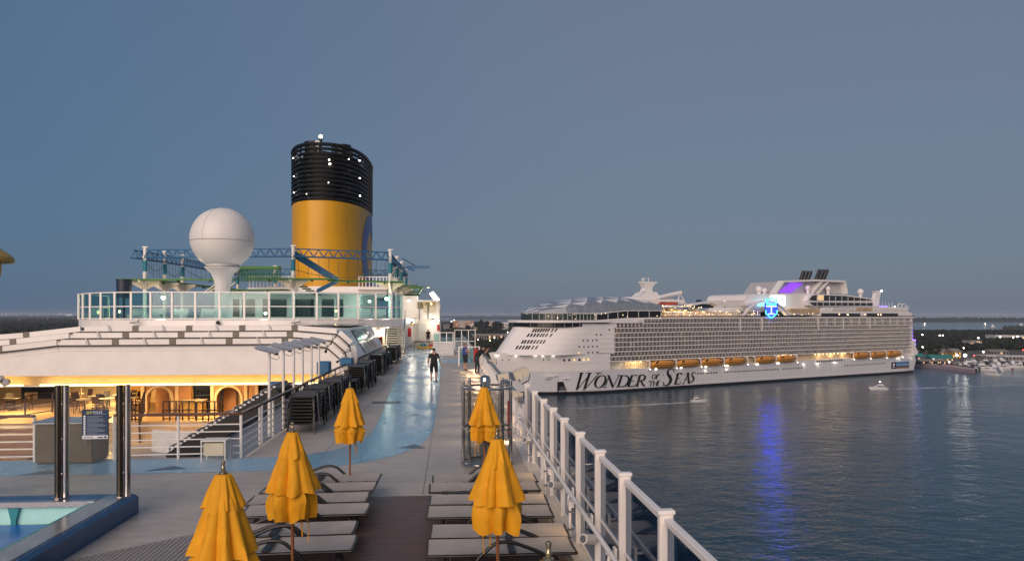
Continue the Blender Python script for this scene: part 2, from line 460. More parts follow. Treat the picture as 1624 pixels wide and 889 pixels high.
mb=MB(); mb.grid(lambda u,v:(-20+u*13.95,-4+v*16.85,-0.03),4,4); P(mb,'water_surface',POOLW,pool)
mb=MB(); mb.box(-20,-6.0,-4,12.93,-1.0,-0.9); P(mb,'pool_floor',POOLT2,pool)

# stainless framed glass screen round the pool
STEELD=mat('dark_bronze_steel',(0.10,0.085,0.07),0.25,0.9,var=0.15)
scr=thing('pool_glass_screen','clear glass screen between paired stainless posts on the pool edge','screen',(-6.2,13.1,0.34))
POSTX=[-5.78]
px1=onY(97,700,13.15).x; PX0=onY(195,700,13.15).x
for xx in (PX0,px1,px1-1.5,px1-3.0):
    for dx in (-0.05,0.06):
        mb=MB(); mb.tube((xx+dx,13.15+ (0.03 if dx>0 else 0),0.34),(xx+dx,13.15+(0.03 if dx>0 else 0),2.28),0.055,n=12); P(mb,'post',STEEL if dx>0 else STEELD,scr,True)
    mb=MB(); mb.tube((xx-0.01,13.15,0.335),(xx-0.01,13.15,0.36),0.14,n=16); P(mb,'base_flange',STEEL,scr,True)
    for z in (0.75,1.35,1.95):
        mb=MB(); mb.tube((xx-0.03,13.15,z),(xx+0.05,13.16,z),0.012,n=8); P(mb,'clamp',STEEL,scr,True)
xs=[PX0,px1,px1-1.5,px1-3.0]
for a,b in zip(xs[:-1],xs[1:]):
    mb=MB(); mb.box(b+0.13,a-0.11,13.145,13.157,0.42,2.25); P(mb,'glass_pane',G_CLEAR,scr)

# notice on the glass
SIGNB=mat('notice_blue',(0.006,0.028,0.08),0.5,var=0.05); SIGNW=mat('notice_white',(0.75,0.76,0.78),0.5,var=0.03); SIGNT=mat('notice_grey_print',(0.20,0.26,0.34),0.5,var=0.03); SIGNG=mat('notice_green_gold',(0.30,0.33,0.08),0.5,var=0.3,scale=30)
a=onY(130,650,13.12); b=onY(172,696,13.12); W=b.x-a.x; H=a.z-b.z
sg=thing('notice_board','dark blue pool rules notice with white strip at the foot, fixed to the glass','sign',(a.x+W/2,13.12,b.z))
def SP(mbx,name,m): o=mbx.build(name,m); o.parent=sg; o.location=(-W/2,0,0); return o
mb=MB(); mb.box(0,W,-.004,.018,0,H); SP(mb,'board',SIGNB)
mb=MB(); mb.box(0.006,W-.006,-.008,-.0045,0.006,H*.13); SP(mb,'white_strip',SIGNW)
mb=MB()
for i in range(15):
    z=H*(.77-i*.043); w=W*(.78 if i%4!=1 else .5)*(0.8+0.2*((i*37)%10)/10); mb.box(W*.19,W*.19+w*.95,-.008,-.0045,z,z+H*.018)
mb.box(W*.42,W*.92,-.008,-.0045,H*.845,H*.865)
SP(mb,'print_lines',SIGNT)
for i in range(8):
    mb=MB(); mb.tube((W*.10,-.0045,H*(.78-i*.085)),(W*.10,-.009,H*(.78-i*.085)),W*.042,n=12); SP(mb,'icon_dot',SIGNW)
mb=MB(); mb.box(W*.17,W*.28,-.008,-.0045,H*.85,H*.95); mb.box(W*.29,W*.37,-.008,-.0045,H*.87,H*.96); SP(mb,'picture_mark',SIGNG)
mb=MB(); mb.box(W*.84,W*.94,-.012,-.0085,H*.04,H*.10); mb.box(W*.06,W*.42,-.012,-.0085,H*.055,H*.075); mb.box(W*.6,W*.8,-.012,-.0085,H*.04,H*.08); SP(mb,'strip_print',SIGNB)
def text_mesh(txt,size,name,m,shear=0.0,ext=0.002):
    cu=bpy.data.curves.new(name,'FONT'); cu.body=txt; cu.size=size; cu.shear=shear; cu.extrude=ext; cu.fill_mode='BOTH'
    o=bpy.data.objects.new(name,cu); COL.objects.link(o)
    dg=bpy.context.evaluated_depsgraph_get(); me=bpy.data.meshes.new_from_object(o.evaluated_get(dg))
    bpy.data.objects.remove(o); me.materials.clear(); me.materials.append(m); me.name=name
    return me
tm=text_mesh('RULES',H*.115,'heading',SIGNW)
o=link('heading',tm,sg,(-W/2+W*.41,-.0085,H*.885)); o.rotation_euler=(radians(90),0,0)

# ------------------------------------------------------------------ white rails round the opening over the lower deck
def rail_run(root, pts, h=1.08, bars=5, post=True, sp=1.05, top=BROWNW, pr=0.035):
    for a,b in zip(pts[:-1],pts[1:]):
        a=Vector((*a,0));b=Vector((*b,0)); d=b-a; L=d.length; n=max(1,round(L/sp))
        for i in range(n+ (1 if b==Vector((*pts[-1],0)) else 0)):
            p=a+d*(i/n); mb=MB(); mb.tube(p,p+Vector((0,0,h-.03)),pr,n=8); P(mb,'post',WHITE,root,True)
        for k in range(bars):
            z=0.12+k*(h-.2)/bars; mb=MB(); mb.tube(a+Vector((0,0,z)),b+Vector((0,0,z)),0.016,n=6); P(mb,'bar',WHITE,root,True)
        mb=MB(); x=d.normalized().cross(Vector((0,0,1)))
        mb.obox((a+b)/2+Vector((0,0,h)),d/2,x*0.055,Vector((0,0,0.028))); P(mb,'handrail',top,root)
r1=thing('opening_railing','white five bar railing with varnished wood handrail around the sunken pool deck','railing',(-5.1,18.2,0))
rail_run(r1,[(-30,18.2),(-9.9,18.2)],sp=1.9)
rail_run(r1,[(-8.05,18.15),(-5.12,18.25),(-5.12,20.0)],sp=1.35)
r2=thing('walkway_railing','white railing with dark handrail running beside the black stacked loungers','railing',(-5.12,20.2,0))
rail_run(r2,[(-5.12,20.2),(-5.12,58)],sp=1.25,top=mat('dark_handrail',(0.03,0.028,0.027),0.3,var=0.1))
# metal cabinet set into the gap
cb=thing('deck_cabinet','grey brown metal cabinet standing in the gap of the railing','cabinet',(-9.0,17.9,0))
CABM=mat('cabinet_metal',(0.12,0.09,0.055),0.28,0.5,var=0.15)
mb=MB(); mb.bev(-9.65,-8.35,17.75,18.55,0.06,0.95,.02); P(mb,'body',CABM,cb)
mb=MB(); mb.bev(-9.70,-8.30,17.70,18.6,0.955,1.0,.012); P(mb,'worktop',STEEL,cb)
mb=MB(); mb.box(-9.62,-8.38,17.8,18.5,0.0,0.055); P(mb,'plinth',DARK,cb)
for x in (-9.62,-8.98):
    mb=MB(); mb.bev(x,x+.60,17.725,17.748,0.12,0.88,.006); d=P(mb,'door',CABM,cb)
    mb=MB(); mb.tube((x+.52,17.70,.45),(x+.52,17.70,.6),.01,n=6); P(mb,'handle',STEEL,cb)
# cream trolley
tr=thing('deck_trolley','cream boxed trolley with white tube frame beside the railing','trolley',(-5.9,17.85,0))
tx=onD(356,715,18.0).x
mb=MB(); mb.bev(tx-.24,tx+.24,17.7,18.05,0.16,0.46,.02); P(mb,'box',CREAM,tr)
for dx in (-.27,.27):
    for y in (17.68,18.07):
        mb=MB(); mb.tube((tx+dx,y,0),(tx+dx,y,.5),.018,n=6); P(mb,'leg',WHITE,tr,True)
mb=MB(); mb.box(tx-.29,tx+.29,17.66,18.09,.50,.53); P(mb,'tray',WHITE,tr)
# ================================================================== LOWER DECK UNDER THE CANOPY (warm lit)
TERRA=mat('terracotta_wall',(0.46,0.24,0.12),0.6,var=0.15,scale=1.5)
PLAST=mat('cream_plaster',(0.66,0.53,0.36),0.6,var=0.08)
DWOOD=mat('dark_brown_wood',(0.06,0.025,0.012),0.35,var=0.2)
DGL=mat('dark_window',(0.01,0.012,0.015),0.06,var=0)
# raised platform with steps
mb=MB(); mb.box(-34,-6.2,38.6,56,-2.9,-2.0)
for i in range(4): mb.box(-19.5,-6.8,38.6-.3*(i+1),38.6-.3*i,-2.9,-2.0-.22*(i+1))
struct('lower_platform',mb,mat('platform_tiles',(0.55,0.40,0.24),0.35,var=0.15))
wl=thing('arcade_wall','terracotta wall with two cream arches behind the lit lower deck','wall',(-13,41,-2))
Yw=41.2
def wx(x): return onY(x,640,Yw).x
def arch_wall(x0,x1,z0,z1,cx,hw,zs,y0,y1):
    pts=[(x1,z0),(x1,z1),(x0,z1),(x0,z0),(cx-hw,z0),(cx-hw,zs)]
    for i in range(1,10):
        a=pi-pi*i/10; pts.append((cx+hw*cos(a),zs+hw*sin(a)))
    pts+=[(cx+hw,zs),(cx+hw,z0)]
    m=MB(); m.prism(pts,(0,y0,0),(1,0,0),(0,0,1),(0,y1-y0,0)); return m
def arch_trim(cx,hw,z0,zs,y):
    m=MB()
    for r in (hw+0.02,):
        pts=[(cx-r,z0),(cx-r,zs)]+[(cx+r*cos(pi-pi*i/12),zs+r*sin(pi-pi*i/12)) for i in range(1,12)]+[(cx+r,zs),(cx+r,z0)]
        for (a,b) in zip(pts[:-1],pts[1:]): m.beam((a[0],y,a[1]),(b[0],y,b[1]),0.10,0.13)
    return m
A1,A2=wx(253),wx(363)
P(arch_wall(wx(226),wx(280),-2.0,.45,A1,.66,-1.12,Yw,Yw+.35),'wall_bay',TERRA,wl)
P(arch_wall(wx(338),wx(391),-2.0,.45,A2,.66,-1.12,Yw,Yw+.35),'wall_bay',TERRA,wl)
for cx in (A1,A2):
    P(arch_trim(cx,.68,-2.0,-1.12,Yw-.05),'arch_trim',PLAST,wl)
    mb=MB(); mb.box(cx-.6,cx+.1,Yw+1.0,Yw+1.1,-2.0,.3); P(mb,'niche_panel',TERRA,wl)
    mb=MB(); mb.box(cx+.1,cx+.62,Yw+1.3,Yw+1.4,-2.0,.3); P(mb,'niche_opening',DGL if cx==A1 else PLAST,wl)
for x in (227,281,337,390,407):
    mb=MB(); mb.box(wx(x)-.09,wx(x)+.09,Yw-.08,Yw+.02,-2.0,.45); P(mb,'pilaster',PLAST,wl)
mb=MB(); mb.box(wx(281)+.1,wx(303),Yw,Yw+.2,-2,.45); mb.box(wx(391)+.1,wx(405),Yw,Yw+.2,-2,.45); P(mb,'flat_panel',TERRA,wl)
mb=MB(); mb.box(wx(303)+.02,wx(336),Yw+.3,Yw+.4,-2,.45); mb.box(wx(405)+.1,-5.7,Yw+.3,Yw+.4,-2,.45); P(mb,'dark_glazing',DGL,wl)
# lit bar in the middle bay
bar=thing('bar_counter','bar counter with a glittering golden pebble front below the arches','bar',(wx(319),Yw-.8,-2))
GOLD=mat('gold_pebbles',(0.45,0.28,0.07),0.22,0.5,var=0.5,scale=14,bump=1.0,bscale=18)
mb=MB(); mb.box(wx(296),wx(331),Yw-.9,Yw-.4,-2.0,-1.15); P(mb,'front',GOLD,bar)
mb=MB(); mb.box(wx(296)-.05,wx(331)+.05,Yw-1.0,Yw-.3,-1.145,-1.08); P(mb,'countertop',mat('bar_marble',(0.4,0.33,0.25),0.15,var=0.2),bar)
# back wall to port, window, door
bw=thing('lounge_wall','cream and terracotta back wall of the lower deck lounge','wall',(-25,50,-2))
mb=MB(); mb.box(-34,wx(226)-.1,50,50.2,-2.0,-1.0); P(mb,'dado',PLAST,bw)
mb=MB(); mb.box(-34,wx(226)-.1,50.01,50.2,-.995,.9); P(mb,'upper_wall',TERRA,bw)
for (x0,x1,y0,y1,m_,nm) in ((40,60,622,662,PLAST,'door'),(34,92,608,650,DGL,'glazing'),(196,225,608,636,mat('amber_wall',(0.5,0.30,0.10),0.5,var=0.1),'lit_panel'),(140,190,612,632,PLAST,'shelf_panel')):
    a=onY(x0,y0,49.95);b=onY(x1,y1,49.95); k=.02 if nm!='door' else .08
    mb=MB(); mb.box(a.x,b.x,49.96-k,49.98,b.z,a.z); P(mb,nm,m_,bw)
# dark brown balustrades along the platform
def brail(name,label,pts,z0s,h=1.0,n=8):
    root=thing(name,label,'railing',(pts[0][0],pts[0][1],z0s[0]))
    for (a,b,za,zb) in zip(pts[:-1],pts[1:],z0s[:-1],z0s[1:]):
        for k in (h,h*.55,h*.1):
            mb=MB(); mb.beam((a[0],a[1],za+k),(b[0],b[1],zb+k),.06,.05); P(mb,'rail',DWOOD,root)
        for i in range(n+1):
            u=i/n; mb=MB(); z=za+(zb-za)*u; mb.box(a[0]+(b[0]-a[0])*u-.03,a[0]+(b[0]-a[0])*u+.03,a[1]+(b[1]-a[1])*u-.03,a[1]+(b[1]-a[1])*u+.03,z,z+h-.03); P(mb,'baluster',DWOOD,root)
    return root
brail('stair_balustrade','brown balustrade descending the lit steps below the left arch',[(wx(232),39.0),(wx(248),39.0),(wx(266),37.6)],[-2,-2,-2.9],n=3)
brail('stair_balustrade','brown balustrade rising along the left side of the pebble fronted bar',[(wx(252),38.9),(wx(268),38.0)],[-2,-1.4],n=2)
brail('stair_balustrade','brown balustrade around the platform in front of the pebble fronted bar',[(wx(284),39.0),(wx(332),39.0)],[-2,-2],n=5)
brail('stair_balustrade','brown balustrade along the steps below the right arch',[(wx(336),38.8),(wx(372),38.8),(wx(384),37.7)],[-2,-2,-2.9],n=4)
brail('stair_balustrade','brown balustrade sloping down beside the tiered port side ramp',[(-25.0,33.5),(-19.5,37.4)],[-2.0,-1.3],n=6)
# white bowed counter near the railing
mb=MB()
for k in range(10):
    a0=pi*(.15+.7*k/10); a1=pi*(.15+.7*(k+1)/10); c=(-10.8,36.2)
    r0,r1=2.6,3.0
    pts=[(c[0]+r0*cos(a0)*1.2,c[1]-r0*sin(a0)*.6),(c[0]+r1*cos(a0)*1.2,c[1]-r1*sin(a0)*.6),(c[0]+r1*cos(a1)*1.2,c[1]-r1*sin(a1)*.6),(c[0]+r0*cos(a1)*1.2,c[1]-r0*sin(a1)*.6)]
    mb.prism(pts,(0,0,-2.9),(1,0,0),(0,1,0),(0,0,1.0))
o=mb.build('curved_counter',WHITE2); tag(o,'pale curved counter wall on the lower deck floor','counter')
# tiered ramp to port
mb=MB()
for i in range(6): mb.box(-31,-17.5-.25*i,31.0+i*1.1,32.1+i*1.1,-2.9,-2.85+.15*(i+1))
struct('port_tiers',mb,mat('tier_terracotta',(0.34,0.17,0.10),0.5,var=0.15))
# tables and chairs on the platform
def make_table():
    t=thing('cafe_table','small white topped cafe table on the lit lower platform','table',group='cafe tables on the lower platform')
    mb=MB(); mb.tube((0,0,.70),(0,0,.74),.42,n=18); mb.build('table_top',WHITE,t,True)
    mb=MB(); mb.tube((0,0,.03),(0,0,.70),.035,n=8); mb.build('pedestal',DARK,t,True)
    mb=MB(); mb.tube((0,0,0),(0,0,.03),.25,n=12); mb.build('base',DARK,t,True); return t
def make_chair():
    t=thing('cafe_chair','brown cafe chair with slim legs on the lit lower platform','chair',group='cafe chairs on the lower platform')
    mb=MB(); mb.bev(-.22,.22,-.22,.22,.42,.46,.015); mb.build('seat',DWOOD,t)
    mb=MB(); mb.obox((0,.23,.72),(.2,0,0),(0,.015,0),(0,.04,.2)); mb.build('backrest',DWOOD,t)
    for sx in (-.18,.18):
        for sy in (-.18,.18):
            mb=MB(); mb.tube((sx,sy,.42),(sx*1.15,sy*1.15,0),.016,n=6); mb.build('leg',DWOOD,t)
    return t
tb=make_table(); ch=make_chair(); ft=fc=True
for k,(x,y) in enumerate(((134,43.0),(152,44.5),(170,43.2),(190,45.0),(208,43.5),(215,46),(20,44),(120,46))):
    X=onY(x,640,y).x
    if ft: tb.location=(X,y,-2.0); ft=False
    else: dup(tb,(X,y,-2.0))
    for a in (0.4,2.5,4.4):
        p=(X+.75*cos(a+k),y+.75*sin(a+k),-2.0); rz=a+k-pi/2
        if fc: ch.location=p; ch.rotation_euler=(0,0,rz); fc=False
        else: dup(ch,p,rz)
# potted tree
LEAFD=mat('indoor_leaf',(0.05,0.10,0.025),0.5,var=0.3,scale=8)
pt=thing('potted_tree','small potted tree with a flat leafy crown on the lower platform','tree',(onY(127,640,45.5).x,45.5,-2))
mb=MB(); mb.lathe([(.22,0),(.3,.45),(.33,.5)],n=14); mb.build('pot',TERRA,pt,True)
mb=MB(); mb.path([(0,0,.4),(.05,0,1.0),(-.05,.05,1.5),(0,0,1.9)],[.06,.05,.045,.03],n=7); mb.build('trunk',PLAST,pt,True)
mb=MB(); r=random.Random(2)
for i in range(260):
    a=r.uniform(0,6.28); q=sqrt(r.random())*.95; c=Vector((q*cos(a),q*sin(a),1.9+r.gauss(0,.14)-q*.1))
    d=Vector((r.uniform(-1,1),r.uniform(-1,1),r.uniform(-.5,.5))).normalized()*.13; e=d.orthogonal().normalized()*.05
    mb.quad(c-d,c+e,c+d,c-e)
mb.build('crown',LEAFD,pt)
# stair rising from the lower deck, dark stringer, white tread edges
st=thing('lower_stair','dark sided stair with white nosings climbing from the lower deck','stair',(-8.5,27,-2.9))
sa=Vector((-9.75,27,-1.30)); sb=Vector((-6.0,27,.98)); N=12
mb=MB(); mb.prism([(-9.75,-2.9),(-9.75,-1.85),(-6.0,.42),(-6.0,-2.9)],(0,26.35,0),(1,0,0),(0,0,1),(0,1.5,0)); P(mb,'housing',mat('stair_housing_blue',(0.13,0.17,0.24),.6,var=.15),st)
for i in range(N):
    p=sa+(sb-sa)*((i+.5)/N); mb=MB(); mb.box(p.x-.2,p.x+.2,26.2,28.0,p.z,p.z+.06); t_=P(mb,'tread',DARK,st)
    mb=MB(); mb.box(p.x-.215,p.x-.2,26.2,28.0,p.z-.02,p.z+.12); P(mb,'nosing',WHITE,st)
mb=MB(); mb.obox((sa+sb)/2+Vector((0,-.86,-.28)),(sb-sa)/2,(0,.05,0),Vector((-.14,0,.23))); sg_=P(mb,'stringer',DARK,st)
for i in range(26):
    p=sa+(sb-sa)*((i+.5)/26)+Vector((-.12,-.9,.02)); mb=MB(); mb.box(p.x-.03,p.x+.06,p.y-.05,p.y+.05,p.z-.02,p.z+.03); q8=mb.build('edge_tooth',WHITE,sg_)
mb=MB(); mb.obox((sa+sb)/2+Vector((0,1.06,-.28)),(sb-sa)/2,(0,.05,0),Vector((-.2,0,.33))); P(mb,'stringer',DARK,st)
# warm ceiling lamps of the lower deck
for (x,y,e) in ((-8,39,140),(-13,39.4,160),(-18.5,40,190),(-24,42,270),(-21,46.5,220),(-27,38,190)):
    f=MB(); f.box(-.45,.45,-.45,.45,-.03,0); fo=f.build('ceiling_lamp',GL_WARM,None,loc=(x,y,.13)); tag(fo,'square warm ceiling lamp under the canopy soffit','lamp','ceiling lamps under the canopy')
    l=bpy.data.lights.new('ceiling_lamp_light','AREA'); l.shape='DISK'; l.size=1.4; l.energy=e; l.color=(1.0,.60,.22)
    lo=bpy.data.objects.new('ceiling_lamp_light',l); COL.objects.link(lo); lo.parent=fo; lo.location=(0,0,-.06)

# ================================================================== RETRACTABLE CANOPY (telescoping white roof sections)
canopy=thing('pool_canopy','stepped white sliding roof with dark seams over the sunken pool deck','roof',(-15,36,0.6))
prof0=[(-30.5,.62),(-29.5,1.05),(-21.1,1.72),(-18.5,2.02),(-8.0,2.06),(-6.0,1.88),(-5.35,1.30),(-5.2,.75)]
def off_prof(k): 
    d=.30*min(k,2)+(.08 if k==3 else 0)
    out=[]
    for (x,z) in prof0:
        sx = 1 if x>-12 else -1
        dx = .16*k if x>-7 else (-.16*k if x<-29 else 0)
        out.append((x+dx*0.4,z+d*(1.0 if z>1.0 else .3)))
    return out
SEAM=mat('dark_seam',(0.03,0.025,0.022),0.5,var=0.1); BRKT=mat('bracket_brown_grey',(0.17,0.15,0.125),0.5,var=0.15)
Ys=[36.0,37.1,38.2,39.4,57.6]
for k in range(4):
    pr=off_prof(k); y0,y1=Ys[k],Ys[k+1]-.15
    if k==3: pr=[(-30.5,.8),(-29.5,1.6),(-19.6,2.66),(-8,2.72),(-6.25,2.62),(-5.28,1.05),(-5.18,.55)]
    # skin of the section, thick
    mb=MB()
    for (a,b) in zip(pr[:-1],pr[1:]):
        A=Vector((a[0],0,a[1]));B=Vector((b[0],0,b[1])); nn=(B-A).cross(Vector((0,1,0))).normalized(); nn=-nn if nn.z<0 else nn
        mb.add([A+Vector((0,y0,0)),B+Vector((0,y0,0)),B+Vector((0,y1,0)),A+Vector((0,y1,0)),A-nn*.25+Vector((0,y0,0)),B-nn*.25+Vector((0,y0,0)),B-nn*.25+Vector((0,y1,0)),A-nn*.25+Vector((0,y1,0))],
               [(0,1,2,3),(4,7,6,5),(0,4,5,1),(3,2,6,7)])
    sec=P(mb,'roof_section',WHITE,canopy)
    if k==3: continue
    # raised front beam with seam under it, split into panels
    for (a,b) in zip(pr[:-1],pr[1:]):
        A=Vector((a[0],y0-.06,a[1]));B=Vector((b[0],y0-.06,b[1])); L=(B-A).length; n=max(1,round(L/2.95))
        d=(B-A)/n; up=(B-A).cross(Vector((0,1,0))).normalized(); up=-up if up.z<0 else up
        for i in range(n):
            p=A+d*i; q=A+d*(i+1); e=d.normalized()
            g=.16 if n>1 else .02
            mb=MB(); mb.obox((p+q)/2+up*.16,d/2-e*g,(0,.05,0),up*.125); P(mb,'panel_beam',WHITE,canopy)
            mb=MB(); mb.obox((p+q)/2-up*.0,d/2-e*.01,(0,.045,0),up*.03); P(mb,'seam',SEAM,canopy)
            if n>1:
                mb=MB(); mb.obox(q+up*.16+Vector((0,.03,0)),e*.15,(0,.10,0),up*.15); P(mb,'bracket',BRKT,canopy)
                m_=(p+q)/2+up*.05; mb=MB(); mb.prism([(0,0),(.16,0),(.05,.30),(0,.34)],m_+Vector((0,-.14,-.02)),(1,0,0),(0,0,1),(0,.05,0)); P(mb,'clip',WHITE2,canopy)
# front fascia below the first beam
mb=MB(); fp=[(x,z) for x,z in prof0]
poly=[(p[0],p[1]-.02) for p in fp]+[(-5.3,.60),(-30.4,.60)]
mb.prism(poly,(0,36.02,0),(1,0,0),(0,0,1),(0,.16,0)); P(mb,'fascia',WHITE,canopy)
# soffit cove with its light strip
mb=MB(); mb.box(-30,-5.6,36.9,37.0,.10,.58); P(mb,'cove_face',PLAST,canopy)
mb=MB(); mb.box(-30,-5.6,36.35,37.0,.06,.095); P(mb,'cove_ledge',WHITE,canopy)
LED=glow('cove_light_strip',(1.0,.60,.14),11)
for (a,b) in ((-30,-20.4),(-19.6,-12.5),(-12.4,-5.8)):
    mb=MB(); mb.box(a,b,36.48,36.56,.098,.15); P(mb,'light_strip',LED,canopy)
mb=MB(); mb.box(-33,-5.7,37.02,57,.14,.2); P(mb,'soffit',PLAST,canopy)
# glazed flank of the rear section: frame with eight panes
SOLAR=mat('blue_black_pane',(0.012,0.02,0.035),0.12,var=0.2)
A=Vector((-6.25,0,2.62)); B=Vector((-5.28,0,1.05)); nn=Vector((.85,0,.525))
for i in range(4):
    for j in range(2):
        y0=45.6+i*2.0; a=A+(B-A)*(.06+j*.47); b=A+(B-A)*(.47+j*.47)
        mb=MB(); c=(a+b)/2+Vector((0,y0+.95,0))+nn*.03; mb.obox(c,(b-a)/2,(0,.88,0),nn*.03); P(mb,'flank_pane',SOLAR,canopy)
for i in range(4):
    mb=MB(); x0=-9.6+ (i%2)*1.55; y0=47.0+(i//2)*4.8; mb.box(x0,x0+1.5,y0,y0+4.6,2.76,2.80); P(mb,'roof_pane',SOLAR,canopy)
# fittings along the canopy foot
for i,(x,y) in enumerate(((-5.45,38.3),(-5.42,42.5),(-5.4,46.5))):
    mb=MB(); mb.bev(x-.15,x+.25,y,y+.35,.35,.75,.04); mb.tube((x+.1,y+.1,.2),(x+.1,y+.1,.9),.06,n=8); mb.tube((x-.1,y+.25,.75),(x+.2,y+.25,.95),.045,n=8); P(mb,'drive_unit',GREYM,canopy)
# round loudspeakers under the fascia at the port end
for i,(x,y) in enumerate(((2,601),(11,606))):
    c=onY(x,y,35.8); mb=MB(); mb.tube(c,c+Vector((0,-.18,0)),.17,.19,n=14); o=mb.build('loudspeaker',GREYM,None,True); tag(o,'round grey loudspeaker hung under the canopy fascia','loudspeaker','loudspeakers under the fascia')
# blue square hoods beyond the walkway rail
for (x,y,Y,w,h) in ((437,612,30,.42,.35),(514,583,32,.55,.55),(550,573,36,.6,.35)):
    c=onY(x,y,Y); t_=thing('blue_hood',{437:'dark blue square hood on a post behind the white lamp poles',514:'tall dark blue square hood next to the canopy corner',550:'dark blue square hood at the sloping canopy foot'}[x],'hood',(c.x,c.y,0))
    b=max(c.z-2.0,-2.9) if c.x<-5.2 else 0
    mb=MB(); mb.bev(-w/2,w/2,-w/2,w/2,c.z-h/2,c.z+h/2,.05); mb.build('hood',BLUEP,t_)
    mb=MB(); mb.tube((0,0,b),(0,0,c.z-h/2),.05,n=8); mb.build('post',DARK,t_,True)

# ================================================================== UPPER TERRACE WITH TEAL WIND SCREEN
def arcY(X): 
    u=abs((X+17.6)/13.9); return 57.3+7.2*min(u,1.3)**3.2
def px_arc(x):
    lo,hi=-31.6,-3.7
    def f(X):
        p=Vector((X,arcY(X),0)); D=p.dot(_fw); return CX+F_PX*p.dot(_rt)/D - x
    for _ in range(60):
        m_=(lo+hi)/2
        if f(m_)>0: hi=m_
        else: lo=m_
    X=(lo+hi)/2; return (X,arcY(X))
TX=[122.8,131.6,143,160,182,208,239,273,310,348.5,387.5,427,466,502.5,536.7,568,596,621,638.6]
TP=[px_arc(x) for x in TX]
TP=[(TP[0][0]-.2,70.5)]+TP
Z0,Z1=3.08,5.22
mb=MB(); outline=[TP[0]]+TP[1:]
poly=[(p[0],p[1]) for p in TP]+[(TP[-1][0],112),(TP[0][0],112)]
mb.prism(poly,(0,0,2.42),(1,0,0),(0,1,0),(0,0,Z0-2.42-.002)); struct('terrace_deck',mb,WHITE)
ws=thing('terrace_wind_screen','long curved wind screen of teal glass panes in white frames round the terrace','screen',(-17,57,Z0))
for i,p in enumerate(TP):
    mb=MB(); mb.box(p[0]-.075,p[0]+.075,p[1]-.07,p[1]+.07,Z0,Z1+.04); P(mb,'post',WHITE,ws)
for a,b in zip(TP[:-1],TP[1:]):
    A=Vector((a[0],a[1],0));B=Vector((b[0],b[1],0)); e=(B-A).normalized()
    for z,h in ((Z1,.05),(Z0+1.05,.045),(Z0+.10,.045)):
        mb=MB(); mb.beam(A+e*.06+Vector((0,0,z)),B-e*.06+Vector((0,0,z)),.07,h*1.6); P(mb,'rail',WHITE,ws)
    for z0,z1 in ((Z0+.15,Z0+1.0),(Z0+1.1,Z1-.05)):
        mb=MB(); mb.obox((A+B)/2+Vector((0,0,(z0+z1)/2)),(B-A)/2-e*.06,Vector((-e.y,e.x,0))*.006,Vector((0,0,(z1-z0)/2))); P(mb,'pane',G_TEAL,ws)
# underside wall and the lit corner below the terrace
mb=MB(); mb.box(-28.5,-7.2,60.0,60.4,-.3,2.41); mb.box(-7.2,-5.75,64.0,64.4,-.3,2.41); mb.box(-7.35,-7.2,60.0,64.4,-.3,2.41); struct('terrace_support_wall',mb,CREAM)
# small fittings on the fascia
for x,nm in ((468,'lamp'),(214,'lamp'),(347,'ball'),(147,'plate'),(578,'plate')):
    X,Y=px_arc(min(max(x,125),638)); 
    if nm=='lamp':
        mb=MB(); mb.tube((X,Y-.1,2.75),(X,Y-.45,2.95),.03,n=6); mb.obox((X+.15,Y-.5,2.98),(.32,0,.06),(0,.12,-.03),(0,.02,.08)); o=mb.build('fascia_lamp',GREYM); tag(o,'small swivel floodlight on the white terrace fascia','lamp','fascia floodlights')
    elif nm=='ball':
        mb=MB(); mb.sphere((X,Y-.22,2.88),.16,10,8); mb.tube((X,Y,2.9),(X,Y-.2,2.9),.05,n=6); o=mb.build('dome_camera',DARK,None,True); tag(o,'black ball camera on the white terrace fascia below the radar dome','camera')
# terrace furnishings: deckhouse, doors, lamps, dark tank
dh=thing('terrace_deckhouse','white deckhouse with dark glazing standing on the terrace','deckhouse',(-15,80,Z0))
mb=MB(); mb.box(-23,-9.5,77,96,Z0,5.55); P(mb,'wall',WHITE,dh)
mb=MB(); mb.box(-23.6,-9.0,76.2,96.4,5.552,5.75); P(mb,'roof',WHITE,dh)
for x0,x1 in ((-22.4,-20.2),(-19.4,-17.0),(-16.2,-14.2),(-13.4,-11.2)):
    mb=MB(); mb.box(x0,x1,76.93,76.99,Z0+.2,5.1); P(mb,'window',DGL,dh)
for x in (-21.6,-16.6,-12.0):
    mb=MB(); mb.box(x-.12,x+.12,76.9,76.99,Z0+.2,5.2); P(mb,'jamb',WHITE,dh)
tk=thing('dark_tank','dark blue drum tank on legs at the port end of the terrace','tank',(0,0,0))
c=onD(197,455,66); tk.location=(c.x,c.y,Z0)
mb=MB(); mb.tube((0,0,1.9),(0,0,3.55),.62,.66,n=18); mb.tube((0,0,3.55),(0,0,3.62),.7,n=18); mb.build('drum',mat('dark_blue_drum',(0.02,0.03,0.05),0.4,var=0.2),tk,True)
for a in (0.5,2.1,3.6,5.2):
    mb=MB(); mb.tube((.5*cos(a),.5*sin(a),0),(.5*cos(a),.5*sin(a),1.95),.05,n=6); mb.build('leg',DARK,tk)
